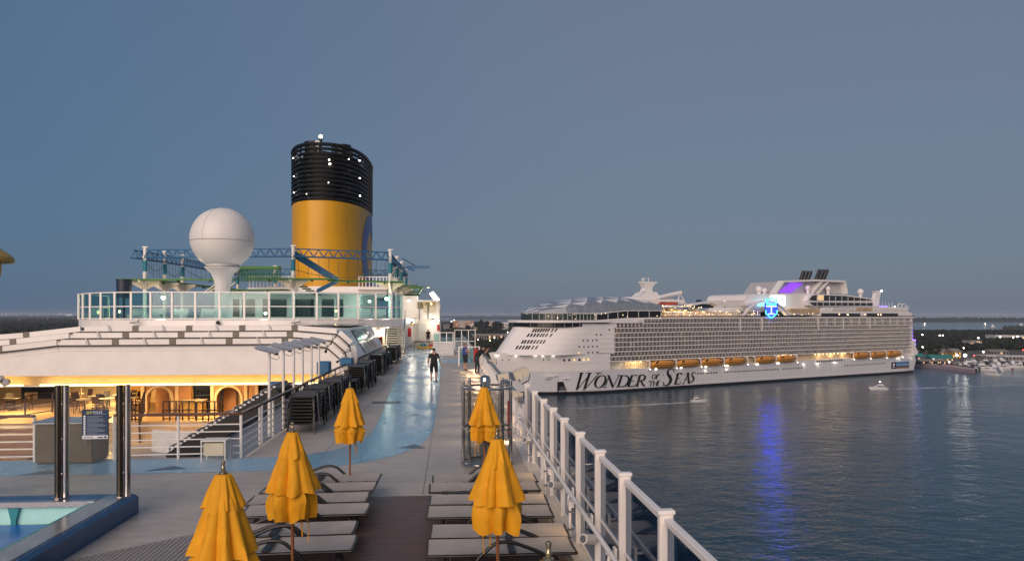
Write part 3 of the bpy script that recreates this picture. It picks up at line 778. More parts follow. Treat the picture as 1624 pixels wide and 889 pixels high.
def lamp_point(name,label,loc,energy,col=(1,.86,.62),r=.12,gm=None,group=None,rad=None):
    t_=thing(name,label,'lamp',loc,group=group)
    mb=MB(); mb.sphere((0,0,0),r,10,8); mb.build('bulb',gm or GL_WHT,t_,True)
    mb=MB(); mb.lathe([(r*.5,r*1.6),(r*1.15,r*1.0),(r*1.2,r*.75)],n=12); mb.build('cap',DARK,t_,True)
    l=bpy.data.lights.new(name+'_light','POINT'); l.energy=energy; l.color=col; l.shadow_soft_size=rad or r*1.3
    lo=bpy.data.objects.new(name+'_light',l); COL.objects.link(lo); lo.parent=t_; lo.location=(0,-r*2.6,-r*.5)
    return t_
lamp_point('terrace_lamp','bright lamp glowing behind the teal glass near the port columns',onD(259,472,69),160,(1,.93,.72),.20)
lamp_point('terrace_lamp','amber lamp low behind the teal glass beside the dark tank',onD(189,494,68),25,(1,.6,.2),.14,GL_WARM)
lamp_point('terrace_lamp','bright lamp under the deckhouse eave beside the funnel base',onD(613,474,74),130,(1,.93,.78),.18)
lamp_point('terrace_lamp','second bright lamp below the green walkway on the starboard side',onD(586,478,76),80,(1,.93,.78),.14)
lamp_point('terrace_lamp','amber lamp behind the lower teal panes in front of the deckhouse',onD(533,493,72),20,(1,.6,.2),.11,GL_WARM)
lamp_point('terrace_lamp','white strip lamp standing behind the wind screen right of the radar dome',onD(421,497,63),80,(1,.93,.8),.13)
lamp_point('wall_lamp','lamp on the cream wall below the terrace next to the stair',Vector((-6.3,63.6,2.05)),110,(1,.85,.6),.10)
# white furniture behind glass
for i,(x,D) in enumerate(((215,68),(245,67),(285,69),(150,66),(330,70),(575,71),(600,73))):
    c=onD(x,505,D); t_=thing('terrace_bench','white slatted bench behind the teal wind screen','bench',(c.x,c.y,Z0),RND.uniform(-.4,.4),'benches on the terrace')
    for k in range(4):
        mb=MB(); mb.box(-.7,.7,-.25,.25,.0+.12*k,.05+.12*k); mb.build('slat',WHITE,t_)
    for k in range(4):
        mb=MB(); mb.box(-.7,.7,.27,.30,.45+.14*k,.54+.14*k); mb.build('back_slat',WHITE,t_)
    for sx in (-.66,.66):
        mb=MB(); mb.box(sx-.03,sx+.03,.30,.34,0,1.0); mb.build('leg',WHITE,t_)

# ------------------------------------------------------------------ radar dome
rd=onD(353,379,61.5)
RADW=mat('radome_white',(0.74,0.71,0.68),0.42,var=0.06,scale=0.6)
rdo=thing('radar_dome','large white satellite radome on a flared pedestal rising above the terrace','radome',(rd.x,rd.y,Z0))
R=48.5*61.5/1150; hz=rd.z-Z0
mb=MB(); mb.sphere((0,0,hz),R,40,24); mb.build('dome',RADW,rdo,True,angle=80)
SEAM2=mat('radome_seam',(0.38,0.36,0.35),0.5,var=0)
mb=MB(); mb.path([(cos(2*pi*i/48)*(R+.0),sin(2*pi*i/48)*(R+.0),hz-.25) for i in range(48)],.022,n=5,closed=True); mb.build('equator_seam',SEAM2,rdo)
for a0 in (-.35,-1.9,1.0,2.4):
    mb=MB(); mb.path([(R*cos(t)*cos(a0),R*cos(t)*sin(a0),hz+R*sin(t)) for t in [-.09+i*(1.6/20) for i in range(21)]],.016,n=5); mb.build('meridian_seam',SEAM2,rdo)
zb=hz-R*.93
mb=MB(); mb.lathe([(1.12*1.0,zb-.12),(1.42,zb-.06),(1.42,zb+.05),(1.36,zb+.09),(1.30,zb+.42)],n=32,caps=False); mb.build('collar',RADW,rdo,True)
mb=MB(); mb.lathe([(1.43,zb+.02),(1.45,zb+.03),(1.45,zb+.06),(1.43,zb+.07)],n=32,caps=False); mb.build('collar_joint',DARK,rdo)
def flut(a,j): return 1.0+.03*cos(8*a)
mb=MB(); mb.lathe([(.66,0),(.62,1.2),(.62,zb-1.6),(.70,zb-1.1),(.90,zb-.55),(1.30,zb-.18),(1.40,zb-.07)],n=32,fn=flut); mb.build('pedestal',RADW,rdo,True)
for x,y in ((403,392),(319,413),(391,417)):
    pass

# ================================================================== ROPES COURSE
rc=thing('ropes_course','high ropes course of blue lattice trusses and green walkways on white and teal columns','ropes course',(-17,72,Z0))
def Pc(m_,nm,mt,sm=False): return P(m_,nm,mt,rc,sm)
front=[onD(230,392,72),onD(465,389,70.5),onD(619,397,75)]
cols=[]
ZT=10.0
side_l=[(front[0].x,front[0].y+5),(front[0].x+.2,front[0].y+9.5),(front[0].x+.4,front[0].y+30)]
side_r=[(front[2].x,front[2].y+9.0),(front[2].x-.0,front[2].y+17),(front[2].x-.2,front[2].y+30)]
back=[onD(436,417,100),onD(535,417,101)]
allc=[(p.x,p.y) for p in front]+side_l+side_r+[(p.x,p.y) for p in back]
for (x,y) in allc:
    mb=MB(); mb.tube((x,y,Z0),(x,y,7.75),.20,n=12); Pc(mb,'column',WHITE,True)
    mb=MB(); mb.tube((x,y,7.751),(x,y,8.85),.215,n=12); Pc(mb,'teal_sleeve',TEALP,True)
    mb=MB(); mb.tube((x,y,8.851),(x,y,ZT+.10),.17,n=12); mb.tube((x,y,ZT+.10),(x,y,ZT+.16),.22,n=12); mb.box(x-.26,x+.26,y-.05,y+.05,ZT+.17,ZT+.25); mb.box(x-.08,x+.08,y-.42,y+.42,ZT-.9,ZT-.75); Pc(mb,'column_head',WHITE,True)
    # inverted bracket under the walkway
    for k in range(4):
        a=k*pi/2; d=Vector((cos(a),sin(a),0)); s_=Vector((-sin(a),cos(a),0))
        mb=MB(); L=1.45 if k!=1 else 1.0
        p=[Vector((x,y,6.85))+d*.25,Vector((x,y,6.85))+d*L,Vector((x,y,6.68))+d*L,Vector((x,y,6.02))+d*.25]
        mb.add([q-s_*.09 for q in p]+[q+s_*.09 for q in p],[(0,1,2,3),(7,6,5,4),(0,4,5,1),(1,5,6,2),(2,6,7,3),(3,7,4,0)]); Pc(mb,'bracket',CREAM)
def truss(a,b,z,h=.75,w=.55,step=.95):
    a=Vector((a[0],a[1],z));b=Vector((b[0],b[1],z)); d=b-a; L=d.length; e=d/L; s_=Vector((-e.y,e.x,0))*w/2; n=max(2,int(L/step))
    for off in (Vector((0,0,h)),s_,-s_):
        mb=MB(); mb.tube(a+off,b+off,.065,n=6); Pc(mb,'truss_chord',BLUEP)
    mb=MB()
    for i in range(n):
        p=a+d*(i/n);q=a+d*((i+.5)/n);r_=a+d*((i+1)/n)
        for s2 in (s_,-s_):
            mb.tube(p+s2,q+Vector((0,0,h)),.034,n=5); mb.tube(q+Vector((0,0,h)),r_+s2,.034,n=5)
        mb.tube(p+s_,q-s_,.04,n=5)
    o=Pc(mb,'truss_lacing',BLUEP); o['kind']='stuff'
f=[(p.x,p.y) for p in front]
truss(f[0],f[1],ZT-.85); truss(f[1],f[2],ZT-.85)
truss((f[0][0]-.7,f[0][1]-1.0),side_l[0],ZT-.95); truss(side_l[0],side_l[1],ZT-.95); truss(side_l[1],side_l[2],ZT-.95)
truss(f[2],side_r[0],ZT-.95); truss(side_r[0],side_r[1],ZT-.95); truss(side_r[1],side_r[2],ZT-.95)
bk=[(p.x,p.y) for p in back]
truss(side_l[2],bk[0],ZT-.95); truss(bk[0],bk[1],ZT-.95); truss(bk[1],side_r[2],ZT-.95)
# green walkways
def walk(a,b,z,w=1.1):
    a=Vector((a[0],a[1],z));b=Vector((b[0],b[1],z))
    mb=MB(); mb.beam(a,b,w,.14); Pc(mb,'walkway',GREENP)
    d=b-a;n=max(2,int(d.length/3))
    mb=MB()
    for i in range(n): 
        p=a+d*((i+.5)/n); mb.cbox((p.x,p.y,p.z-.17),.12,w*.9,.16)
    o=Pc(mb,'walkway_joists',mat_gj); o['kind']='stuff'
mat_gj=mat('green_dark',(0.03,0.12,0.03),0.5,var=0.1)
ZW=6.95
walk((f[0][0]-2.2,f[0][1]-.3),(f[0][0]+9.0,f[0][1]-1.0),ZW); walk((f[1][0]-4.3,f[1][1]),(f[1][0]+3.8,f[1][1]),ZW)
walk((f[1][0]+3.4,f[1][1]+.3),(f[2][0]+1.2,f[2][1]),ZW-.12)
walk(f[0],side_l[2],ZW); walk(f[2],side_r[2],ZW-.05)
walk((f[0][0]+6,f[0][1]+1.6),(f[1][0]-1,f[1][1]+1.6),5.95,.9)
for k,p in enumerate(side_r[:3]):
    walk((p[0]-.8,p[1]),(p[0]+2.4+.2*k,p[1]),ZW-.1,.9)
# arms reaching out to starboard
e=onD(681,424,88); mb=MB(); mb.beam(onD(645,424,88),e,.35,.35); Pc(mb,'arm',BLUEP)
mb=MB(); mb.beam(onD(640,424,90),onD(657,429,90),.2,.2); Pc(mb,'arm',BLUEP)
mb=MB(); mb.tube(onD(638,410,88),onD(659,422,88),.05,n=5); Pc(mb,'stay',DARK)
mb=MB(); mb.beam(onD(652,455.5,88),onD(682,455.5,88),.9,.14); Pc(mb,'arm_walkway',GREENP)
mb=MB(); mb.beam(onD(669,456,88),onD(662,468,88),.25,.25); Pc(mb,'arm_strut',GREENP)
mb=MB(); mb.beam(onD(640,468,86),onD(663,468,88),.8,.18); Pc(mb,'arm_walkway',GREENP)
# blue stair: flat sided flights
a=onD(468,404,71);b=onD(536,446,75); mb=MB(); mb.obox((a+b)/2,(b-a)/2,Vector((0,.5,0)),Vector((.12,0,.30))); Pc(mb,'stair_flight',BLUEP)
a=onD(533,447,75);b=onD(503,462,74); mb=MB(); mb.obox((a+b)/2,(b-a)/2,Vector((0,.5,0)),Vector((.08,0,.22))); Pc(mb,'stair_flight',BLUEP)
a=onD(333,446,76);b=onD(352,424,78); mb=MB(); mb.obox((a+b)/2,(b-a)/2,Vector((0,.4,0)),Vector((.1,0,.14))); Pc(mb,'stair_flight',BLUEP)
a=onD(470,444,73);b=onD(503,463,73); mb=MB()
for i in range(7):
    p=a+(b-a)*(i/6); mb.cbox((p.x,p.y,p.z-.3),.7,1.0,.12)
o=Pc(mb,'stair_treads',mat_gj); o['kind']='stuff'
# cream stair at port
for dy in (0,1.1):
    a=onD(322,465,70)+Vector((0,dy,0));b=onD(348,447,70)+Vector((0,dy,0)); mb=MB(); mb.tube(a,b,.06,n=6); Pc(mb,'stair_rail',CREAM)
    mb=MB(); mb.tube(a+Vector((1.2,0,0)),b+Vector((1.2,0,0)),.06,n=6); Pc(mb,'stair_rail',CREAM)
# green net bridge
a=onD(381,425,92);b=onD(444,425,92)
mb=MB(); mb.beam(a,b,1.0,.35); Pc(mb,'net_top',GREENP)
mb=MB()
for i in range(26):
    p=a+(b-a)*(i/25); 
    for dy in (-.4,.4): mb.tube(p+Vector((0,dy,0)),p+Vector((0,dy,-1.75)),.05,n=4)
mb.tube(a+Vector((0,-.4,-.9)),b+Vector((0,-.4,-.9)),.03,n=4)
o=Pc(mb,'net_ropes',GREENP); o['kind']='stuff'
# hanging ropes and slack lines
ROPE=mat('rope_grey_green',(0.08,0.11,0.09),0.8,var=0.1)
mb=MB(); r=random.Random(5)
def ropes(a,b,n,zt,zb_):
    for i in range(n):
        u=(i+.5)/n; x=a[0]+(b[0]-a[0])*u; y=a[1]+(b[1]-a[1])*u
        mb.tube((x,y,zt),(x+r.uniform(-.1,.1),y,zb_+(r.random()*.6)),.022,n=4)
def sag(a,b,z0,z1,dip,rad=.028):
    pts=[]
    for i in range(11):
        u=i/10; pts.append((a[0]+(b[0]-a[0])*u,a[1]+(b[1]-a[1])*u,z0+(z1-z0)*u-dip*4*u*(1-u)))
    mb.path(pts,rad,n=4)
ropes(f[0],side_l[0],8,9.1,7.0); ropes(side_l[0],side_l[1],6,9.1,7.0); ropes(side_l[1],side_l[2],12,9.1,7.0)
ropes(f[1],f[2],10,9.1,7.0); ropes(f[2],side_r[0],6,9.0,7.0); ropes(side_r[0],side_r[1],6,9,7)
sag(f[0],side_l[0],8.9,8.9,.9); sag(side_l[0],side_l[1],8.6,8.6,.9); sag(f[1],f[2],7.9,7.9,.7); sag(side_l[1],side_l[2],8.8,8.8,1.1); sag(bk[1],side_r[2],8.5,9,1.2); sag(f[2],side_r[0],8.4,8.4,.7)
o=Pc(mb,'hanging_ropes',ROPE); o['kind']='stuff'

# ================================================================== FUNNEL
FUNY=mat('funnel_yellow',(0.68,0.335,0.010),0.42,var=0.14,scale=0.5,stretch=(1,1,.25))
FUNB=mat('funnel_black',(0.008,0.008,0.009),0.45,var=0.2)
fn=thing('ship_funnel','tall yellow funnel with black louvred crown behind the ropes course','funnel',(-17.4,110,5))
FX,FY,FA,FB=-17.35,110.0,5.35,12.3
def oval(s,z,n=72,pw=2.3):
    out=[]
    for i in range(n):
        a=2*pi*i/n; ca,sa=cos(a),sin(a)
        out.append((FX+FA*s*math.copysign(abs(ca)**(2/pw),ca),FY+FB*s*math.copysign(abs(sa)**(2/pw),sa),z))
    return out
def ovalwall(mb,levels,n=72):
    v=[]
    for s,z in levels: v+=oval(s,z,n)
    fs=[]
    for k in range(len(levels)-1):
        fs+=[(k*n+i,k*n+(i+1)%n,(k+1)*n+(i+1)%n,(k+1)*n+i) for i in range(n)]
    fs.append(tuple(range((len(levels)-1)*n,len(levels)*n)))
    mb.add(v,fs)
ZF0,ZF1,ZF2=4.0,18.6,26.1
mb=MB(); ovalwall(mb,[(1.0,ZF0),(1.0,ZF1)]); P(mb,'casing',FUNY,fn,True)
mb=MB(); ovalwall(mb,[(.80,ZF1),(.80,ZF2-.7)]); P(mb,'inner_casing',FUNB,fn,True)
NR=13
for i in range(NR):
    z=ZF1+.28+i*(ZF2-ZF1-.3)/(NR-1); mb=MB(); mb.path(oval(.985,z),.21 if i<NR-1 else .26,n=6,closed=True); P(mb,'louvre_ring',FUNB,fn,True)
mb=MB(); 
for i in range(24):
    p=oval(.95,ZF1,24)[i]; mb.box(p[0]-.1,p[0]+.1,p[1]-.1,p[1]+.1,ZF1,ZF2)
o=P(mb,'louvre_uprights',FUNB,fn); o['kind']='stuff'
for x,y in ((-18.9,102.0),(-15.2,103.5),(-19,108),(-15.6,109),(-17.3,113)):
    mb=MB(); mb.tube((x,y,ZF2-1.5),(x,y,ZF2+1.05),1.15,n=20,caps=True); mb.tube((x,y,ZF2+.92),(x,y,ZF2+1.08),1.25,n=20); P(mb,'exhaust_pipe',FUNB,fn,True)
hp=onY(504,229,99.5); mb=MB(); mb.tube(hp+Vector((0,.5,0)),hp+Vector((0,-.3,0)),.18,.42,n=16); mb.tube(hp+Vector((0,.2,0)),hp+Vector((0,.2,-1.2)),.08,n=6); P(mb,'horn',WHITE,fn,True)
bp_=onY(508.5,217,99.8); mb=MB(); mb.tube(bp_+Vector((0,0,-2.2)),bp_+Vector((0,0,-.3)),.10,n=8); mb.tube(bp_+Vector((0,0,-.9)),bp_+Vector((0,0,-.25)),.22,n=10); P(mb,'beacon_mast',FUNB,fn,True)
GL_SPOT=glow('funnel_lamp',(1,.85,.7),9)
mb=MB(); mb.sphere(bp_,.24,10,8); P(mb,'beacon',GL_SPOT,fn,True)
for (x,y,r) in ((465,251,.14),(466,280,.11),(466,306,.10),(570,255,.17),(570.5,283,.16),(571,311,.16),(522,254,.17),(523,260,.26),(478,250,.14),(521,290,.10),(486,308,.09),(517,285,.07),(553,253,.11)):
    Yc=FY-FB*.97 if 480<x<560 else (FY-FB*.80 if x<480 else FY-FB*.74)
    c=onY(x,y,Yc); mb=MB(); mb.sphere(c,r*.62,8,6); P(mb,'louvre_lamp',GL_SPOT,fn,True)
# letter C on the starboard side, following the casing
CBL=mat('emblem_blue',(0.02,0.09,0.35),0.4,var=0.05)
def on_casing(y,z,off=.06):
    u=min(max((y-FY)/FB,-.999),.999); x=FX+(FA*(1-abs(u)**2.3)**(1/2.3))+off; return (x,y,z)
mb=MB(); cy,cz=109.6,12.4
N=40; pts=[]
for i in range(N+1):
    a=radians(35)+radians(290)*i/N
    for rr in (5.9,3.4): pts.append(on_casing(cy+rr*cos(a)*1.0,cz+rr*sin(a)))
mb.add(pts,[(2*i,2*i+1,2*i+3,2*i+2) for i in range(N)]); P(mb,'letter_c',CBL,fn)
# funnel base house and white balustrades around it
fb=thing('funnel_house','low white house with rail around the funnel foot','deckhouse',(-17,106,5.7))
mb=MB(); mb.box(-24,-8.5,97.0,122,5.76,7.2); P(mb,'wall',WHITE,fb)
for (x0,x1,Y,zt) in ((-26,-20.2,96.5,8.4),(-12,-6.5,96.5,8.4)):
    for i in range(int((x1-x0)/.45)):
        mb=MB(); x=x0+i*.45; mb.box(x-.05,x+.05,Y-.05,Y+.05,7.0,zt); P(mb,'baluster',WHITE,fb)
    mb=MB(); mb.box(x0-.1,x1,Y-.07,Y+.07,zt,zt+.1); P(mb,'handrail',WHITE,fb)
    mb=MB(); mb.box(x0-.2,x1+.2,Y-.4,Y+1.0,6.8,6.98); P(mb,'ledge',WHITE,fb)
# pale tent shapes beyond the starboard columns
for i,(x,D) in enumerate(((626,112),(640,116))):
    c=onD(x,443,D); t_=thing('white_tent',['white peaked tent just forward of the ropes course columns','smaller white peaked tent beyond the first peaked tent'][i],'tent',(c.x,c.y,5.8))
    mb=MB(); h=onD(x,432,D).z-5.8; mb.lathe([(1.6,0),(1.55,h*.35),(.9,h*.75),(.05,h+1.0)],n=8); mb.build('cover',WHITE,t_,True)
    mb=MB(); mb.tube((0,0,h+.9),(0,0,h+1.4),.04,n=5); mb.build('pole',GREYM,t_)
# ================================================================== STARBOARD GLASS RAIL
gr=thing('glass_balustrade','tall white posted balustrade with smoked blue glass along the deck edge','balustrade',(1.9,12,0))
PY=[3.4,4.95,6.40,7.95,9.30,10.75,12.25,13.6,15.0,16.6,18.3]
XR,ZR=1.92,1.71
for y in PY:
    mb=MB(); mb.bev(XR-.055,XR+.075,y-.04,y+.04,0.09,ZR,.008); gp_=P(mb,'post',WHITE,gr)
    mb=MB(); mb.bev(XR-.07,XR+.09,y-.05,y+.05,ZR+.001,ZR+.035,.01); mb.build('post_cap',WHITE,gp_)
    mb=MB(); mb.tube((XR-.08,y,.84),(XR-.19,y,.84),.016,n=6); mb.tube((XR-.19,y,.84),(XR-.19,y,.885),.016,n=6); mb.obox((XR-.10,y,.84),(.015,0,0),(0,.05,0),(0,0,.07)); P(mb,'rail_bracket',WHITE,gr)
for a,b in zip(PY[:-1],PY[1:]):
    mb=MB(); mb.box(XR+.012,XR+.024,a+.05,b-.05,.16,ZR-.09); P(mb,'glass_pane',G_BLUE,gr)
    mb=MB(); mb.bev(XR-.015,XR+.055,a+.047,b-.047,ZR-.085,ZR-.03,.006); P(mb,'top_bar',WHITE,gr)
    mb=MB(); mb.bev(XR-.01,XR+.045,a+.047,b-.047,.10,.155,.006); P(mb,'bottom_bar',WHITE,gr)
    mb=MB(); mb.bev(XR-.005,XR+.04,a+.047,b-.047,.84,.875,.006); P(mb,'middle_bar',WHITE,gr)
mb=MB(); mb.path([(XR-.19,3.0,.905),(XR-.19,18.2,.905),(XR-.17,18.6,.90),(XR-.12,18.9,.86)],.030,n=10); P(mb,'handrail',WHITE,gr,True)
# small round floodlights clipped on the posts, pipes
for i,(x,y,Y) in enumerate(((902,797,9.3),(861,731,12.25),(829,690,16.6))):
    t_=thing('rail_spotlight','%s white tubular spotlight on the glass balustrade, counted towards the shower'%ORD[i],'lamp',(XR-.14,Y-.1,.62),group='spotlights on the balustrade')
    mb=MB(); mb.tube((-.10,-.08,.03),(.06,.05,-.02),.065,.065,n=14); rsb=mb.build('body',WHITE,t_,True)
    mb=MB(); mb.tube((.04,.03,-.01),(.12,.09,-.03),.045,.03,n=10); mb.build('neck',WHITE,t_,True)
    mb=MB(); mb.tube((-.103,-.083,.031),(-.11,-.088,.033),.05,n=12); mb.build('lens',GREYM,rsb,True)
for ip,y in enumerate(PY[3::2]):
    t_=thing('drain_pipe','%s thin white pipe upright on the glass balustrade, counted towards the shower'%ORD[ip],'pipe',(XR-.12,y+.12,0.09),group='pipes on the balustrade')
    mb=MB(); mb.path([(0,0,0),(0,0,.5),(-.02,.02,.6),(0,.04,.72)],.022,n=8); mb.build('tube',WHITE,t_,True)
    for z in (.15,.42):
        mb=MB(); mb.box(-.035,.06,-.03,.03,z,z+.03); mb.build('clip',GREYM,t_)
GL_LOW=glow('low_lamp',(1,.62,.25),2.5)
# low warm lamps behind the loungers (seen lit at the foot of the glass)
for k,y in enumerate((10.4,12.6,14.2,16.0)):
    t_=thing('kerb_lamp','%s low lamp on the glass balustrade, counted towards the shower'%ORD[k],'lamp',(1.72,y,.78),group='lamps at the balustrade foot')
    mb=MB(); mb.bev(-.03,.05,-.10,.10,-.05,.03,.01); mb.build('housing',WHITE,t_)
    mb=MB(); mb.box(-.025,.04,-.08,.08,-.056,-.051); mb.build('lens',GL_LOW,t_.children[0])
    l=bpy.data.lights.new('kerb_lamp_light','AREA'); l.size=.4; l.energy=1.0; l.color=(1,.62,.25)
    lo=bpy.data.objects.new('kerb_lamp_light',l); COL.objects.link(lo); lo.parent=t_; lo.location=(-.01,0,-.06); lo.rotation_euler=(0,radians(42),0)
    
# forward lattice rail on the deck edge
lr=thing('lattice_railing','white lattice railing with grey handrail running forward along the deck edge','railing',(1.92,30,0))
y0,y1=19.2,47.5
for i in range(20):
    y=y0+i*(y1-y0)/19; mb=MB(); mb.box(1.89,1.97,y-.035,y+.035,.09,1.13); P(mb,'post',WHITE,lr)
mb=MB(); mb.beam((1.93,y0,1.17),(1.93,y1,1.17),.12,.06); P(mb,'handrail',GREYM,lr)
for z in (.2,.98):
    mb=MB(); mb.beam((1.93,y0,z),(1.93,y1,z),.05,.05); P(mb,'rail',WHITE,lr)
n=int((y1-y0)/.36)
for i in range(n):
    y=y0+i*.36+.05; mb=MB(); mb.beam((1.93,y,.22),(1.93,y+.62,.97),.035,.06); P(mb,'lattice_bar',WHITE,lr)
# lamps at its foot throwing bars of light onto the walkway
for k in range(13):
    y=19.8+k*2.15
    t_=thing('rail_foot_lamp','%s low warm lamp under the lattice railing, counted from the shower'%ORD[k],'lamp',(1.80,y,.50),group='lamps under the lattice railing')
    mb=MB(); mb.bev(-.04,.06,-.16,.16,-.05,.05,.01); mb.build('housing',WHITE,t_)
    mb=MB(); mb.box(-.035,.05,-.13,.13,-.056,-.051); mb.build('lens',GL_WARM,t_)
    l=bpy.data.lights.new('rail_foot_light','AREA'); l.shape='RECTANGLE'; l.size=.1; l.size_y=.28; l.energy=26; l.color=(1,.66,.34); l.spread=radians(70)
    lo=bpy.data.objects.new('rail_foot_light',l); COL.objects.link(lo); lo.parent=t_; lo.location=(-.01,0,-.06); lo.rotation_euler=(0,radians(48),0)

# floodlights on the rail
def floodlight(label,c,yaw,tilt,s=1.0,z0=1.2):
    t_=thing('deck_floodlight',label,'floodlight',(c.x,c.y,c.z),yaw,'floodlights along the rail')
    mb=MB(); e=Vector((cos(tilt),0,sin(tilt))); u=Vector((-sin(tilt),0,cos(tilt)))
    mb.obox((0,0,0),e*.33*s,(0,.24*s,0),u*.17*s); mb.build('housing',CREAM,t_)
    mb=MB(); mb.obox(-e*.35*s,e*.015*s,(0,.25*s,0),u*.18*s); mb.build('front_rim',GREYM,t_)
    for k in range(4):
        mb=MB(); mb.obox(e*(.34*s)+u*(-.12+.08*k)*s,e*.03*s,(0,.18*s,0),u*.012*s); mb.build('cooling_fin',GREYM,t_)
    mb=MB(); mb.tube((0,-.27*s,0),(0,-.27*s,-.28*s),.02*s,n=6); mb.tube((0,.27*s,0),(0,.27*s,-.28*s),.02*s,n=6); mb.tube((0,-.28*s,-.28*s),(0,.28*s,-.28*s),.022*s,n=6); mb.build('yoke',WHITE2,t_)
    mb=MB(); mb.tube((0,0,-.28*s),(0,0,z0-c.z),.03*s,n=8); mb.build('stand',WHITE2,t_)
    mb=MB(); mb.path([(.33*s*cos(tilt),.1*s,.33*s*sin(tilt)),(.5*s,.1*s,-.05*s),(.42*s,.05*s,-.3*s),(.1*s,0,-.45*s)],.014,n=5); mb.build('cable',DARK,t_,True)
floodlight('cream floodlight on the end of the glass balustrade, tilted towards the water',onD(824,592,18.6),.25,.35,.62,1.75)
floodlight('cream floodlight on the lattice railing beyond the shower cubicle',onD(797,597,24.5),.1,.2,.55,1.2)
floodlight('cream floodlight set low outside the shower cubicle',onD(819,625,20.5),.1,-.3,.5,.6)
floodlight('cream floodlight far along the lattice railing next to the leaning person',onD(780,573,36),.2,.1,.55,1.17)

# ------------------------------------------------------------------ shower cubicle
sh=thing('deck_shower','round shower cubicle with stainless posts, ring rails and clear curved panels','shower',(.82,17.0,0))
SCX,SCY,SR=.84,17.0,.56
angs=[radians(a) for a in (188,262,300,352,45,135)]
for a in angs:
    x,y=SCX+SR*cos(a),SCY+SR*sin(a); mb=MB(); mb.tube((x,y,0),(x,y,1.95),.038,n=12); mb.sphere((x,y,1.95),.038,10,6); P(mb,'post',STEEL,sh,True)
for z in (1.80,.86,.07):
    mb=MB(); mb.path([(SCX+(SR+.03)*cos(2*pi*i/40),SCY+(SR+.03)*sin(2*pi*i/40),z) for i in range(40)],.024,n=8,closed=True); P(mb,'ring_rail',STEEL,sh,True)
mb=MB(); mb.grid(lambda u,v:(SCX+SR*.97*cos(radians(10+u*300)),SCY+SR*.97*sin(radians(10+u*300)),.12+v*1.62),36,1); P(mb,'curved_panel',glass('milky_panel',(.72,.72,.70),.10),sh,True)
mb=MB(); mb.tube((SCX,SCY,0.001),(SCX,SCY,.05),SR+.02,n=32); P(mb,'tray',GREYM,sh,True)
mb=MB(); mb.lathe([(.13,.05),(.13,1.92),(.115,2.0),(.07,2.05),(.001,2.07)],(SCX-.02,SCY+.30,0),18); P(mb,'shower_column',STEEL,sh,True)
for i,(a,b) in enumerate(((.3,.62),(.7,.95))): pass
# red hose cabinet beyond the shower
rb=thing('fire_hose_post','red fire hose post standing against the rail beyond the shower','fire hose',(1.66,20.6,0))
mb=MB(); mb.bev(-.05,.05,-.05,.05,.12,1.05,.015); mb.build('cabinet',REDP,rb); mb=MB(); mb.tube((0,0,0),(0,0,.12),.04,n=8); mb.build('foot',DARK,rb); mb=MB(); mb.box(-.04,.04,-.058,-.051,.5,.8); mb.build('door',REDP,rb)

# ================================================================== CLOSED PARASOLS
CLOTH=mat('parasol_canvas',(0.74,0.335,0.004),0.75,var=0.17,scale=5,bump=0.25,bscale=160)
POLEW=mat('parasol_pole_wood',(0.22,0.085,0.03),0.35,var=0.3,scale=5,stretch=(8,8,.6))
BRASS=mat('finial_brass',(0.45,0.38,0.25),0.25,0.9,var=0.1)
def fold_fn(seed,amp,nf,skew=0.0):
    r=random.Random(seed); ph=[r.uniform(0,6.28) for _ in range(4)]; am=[r.uniform(.6,1.3) for _ in range(24)]
    from mathutils import noise as _nz
    def fn(a,t):
        k=a/(2*pi)*nf; w=k+.16*sin(2*a+ph[0])+.1*sin(3*a+ph[1]); i=int(w)%nf; s=abs((w-int(w))*2-1)  # 1 at ridge ends, 0 in valley
        s=s**.7
        return 1+amp*t*am[i]*(s-.55)*1.7+.07*t*sin(2*a+ph[2])+.10*t*_nz.noise(Vector((cos(a)*2.2+seed,sin(a)*2.2,t*2.4)))+.05*t*_nz.noise(Vector((cos(a)*6+seed,sin(a)*6,t*7)))
    return fn
def cloth(mb,levels,fn,n=96,zf=None):
    v=[]
    for (r,z,t) in levels:
        for i in range(n):
            a=2*pi*i/n; k=fn(a,t); v.append((r*k*cos(a),r*k*sin(a),z+(zf(a,t) if zf else 0)))
    fs=[(j*n+i,j*n+(i+1)%n,(j+1)*n+(i+1)%n,(j+1)*n+i) for j in range(len(levels)-1) for i in range(n)]
    mb.add(v,fs)
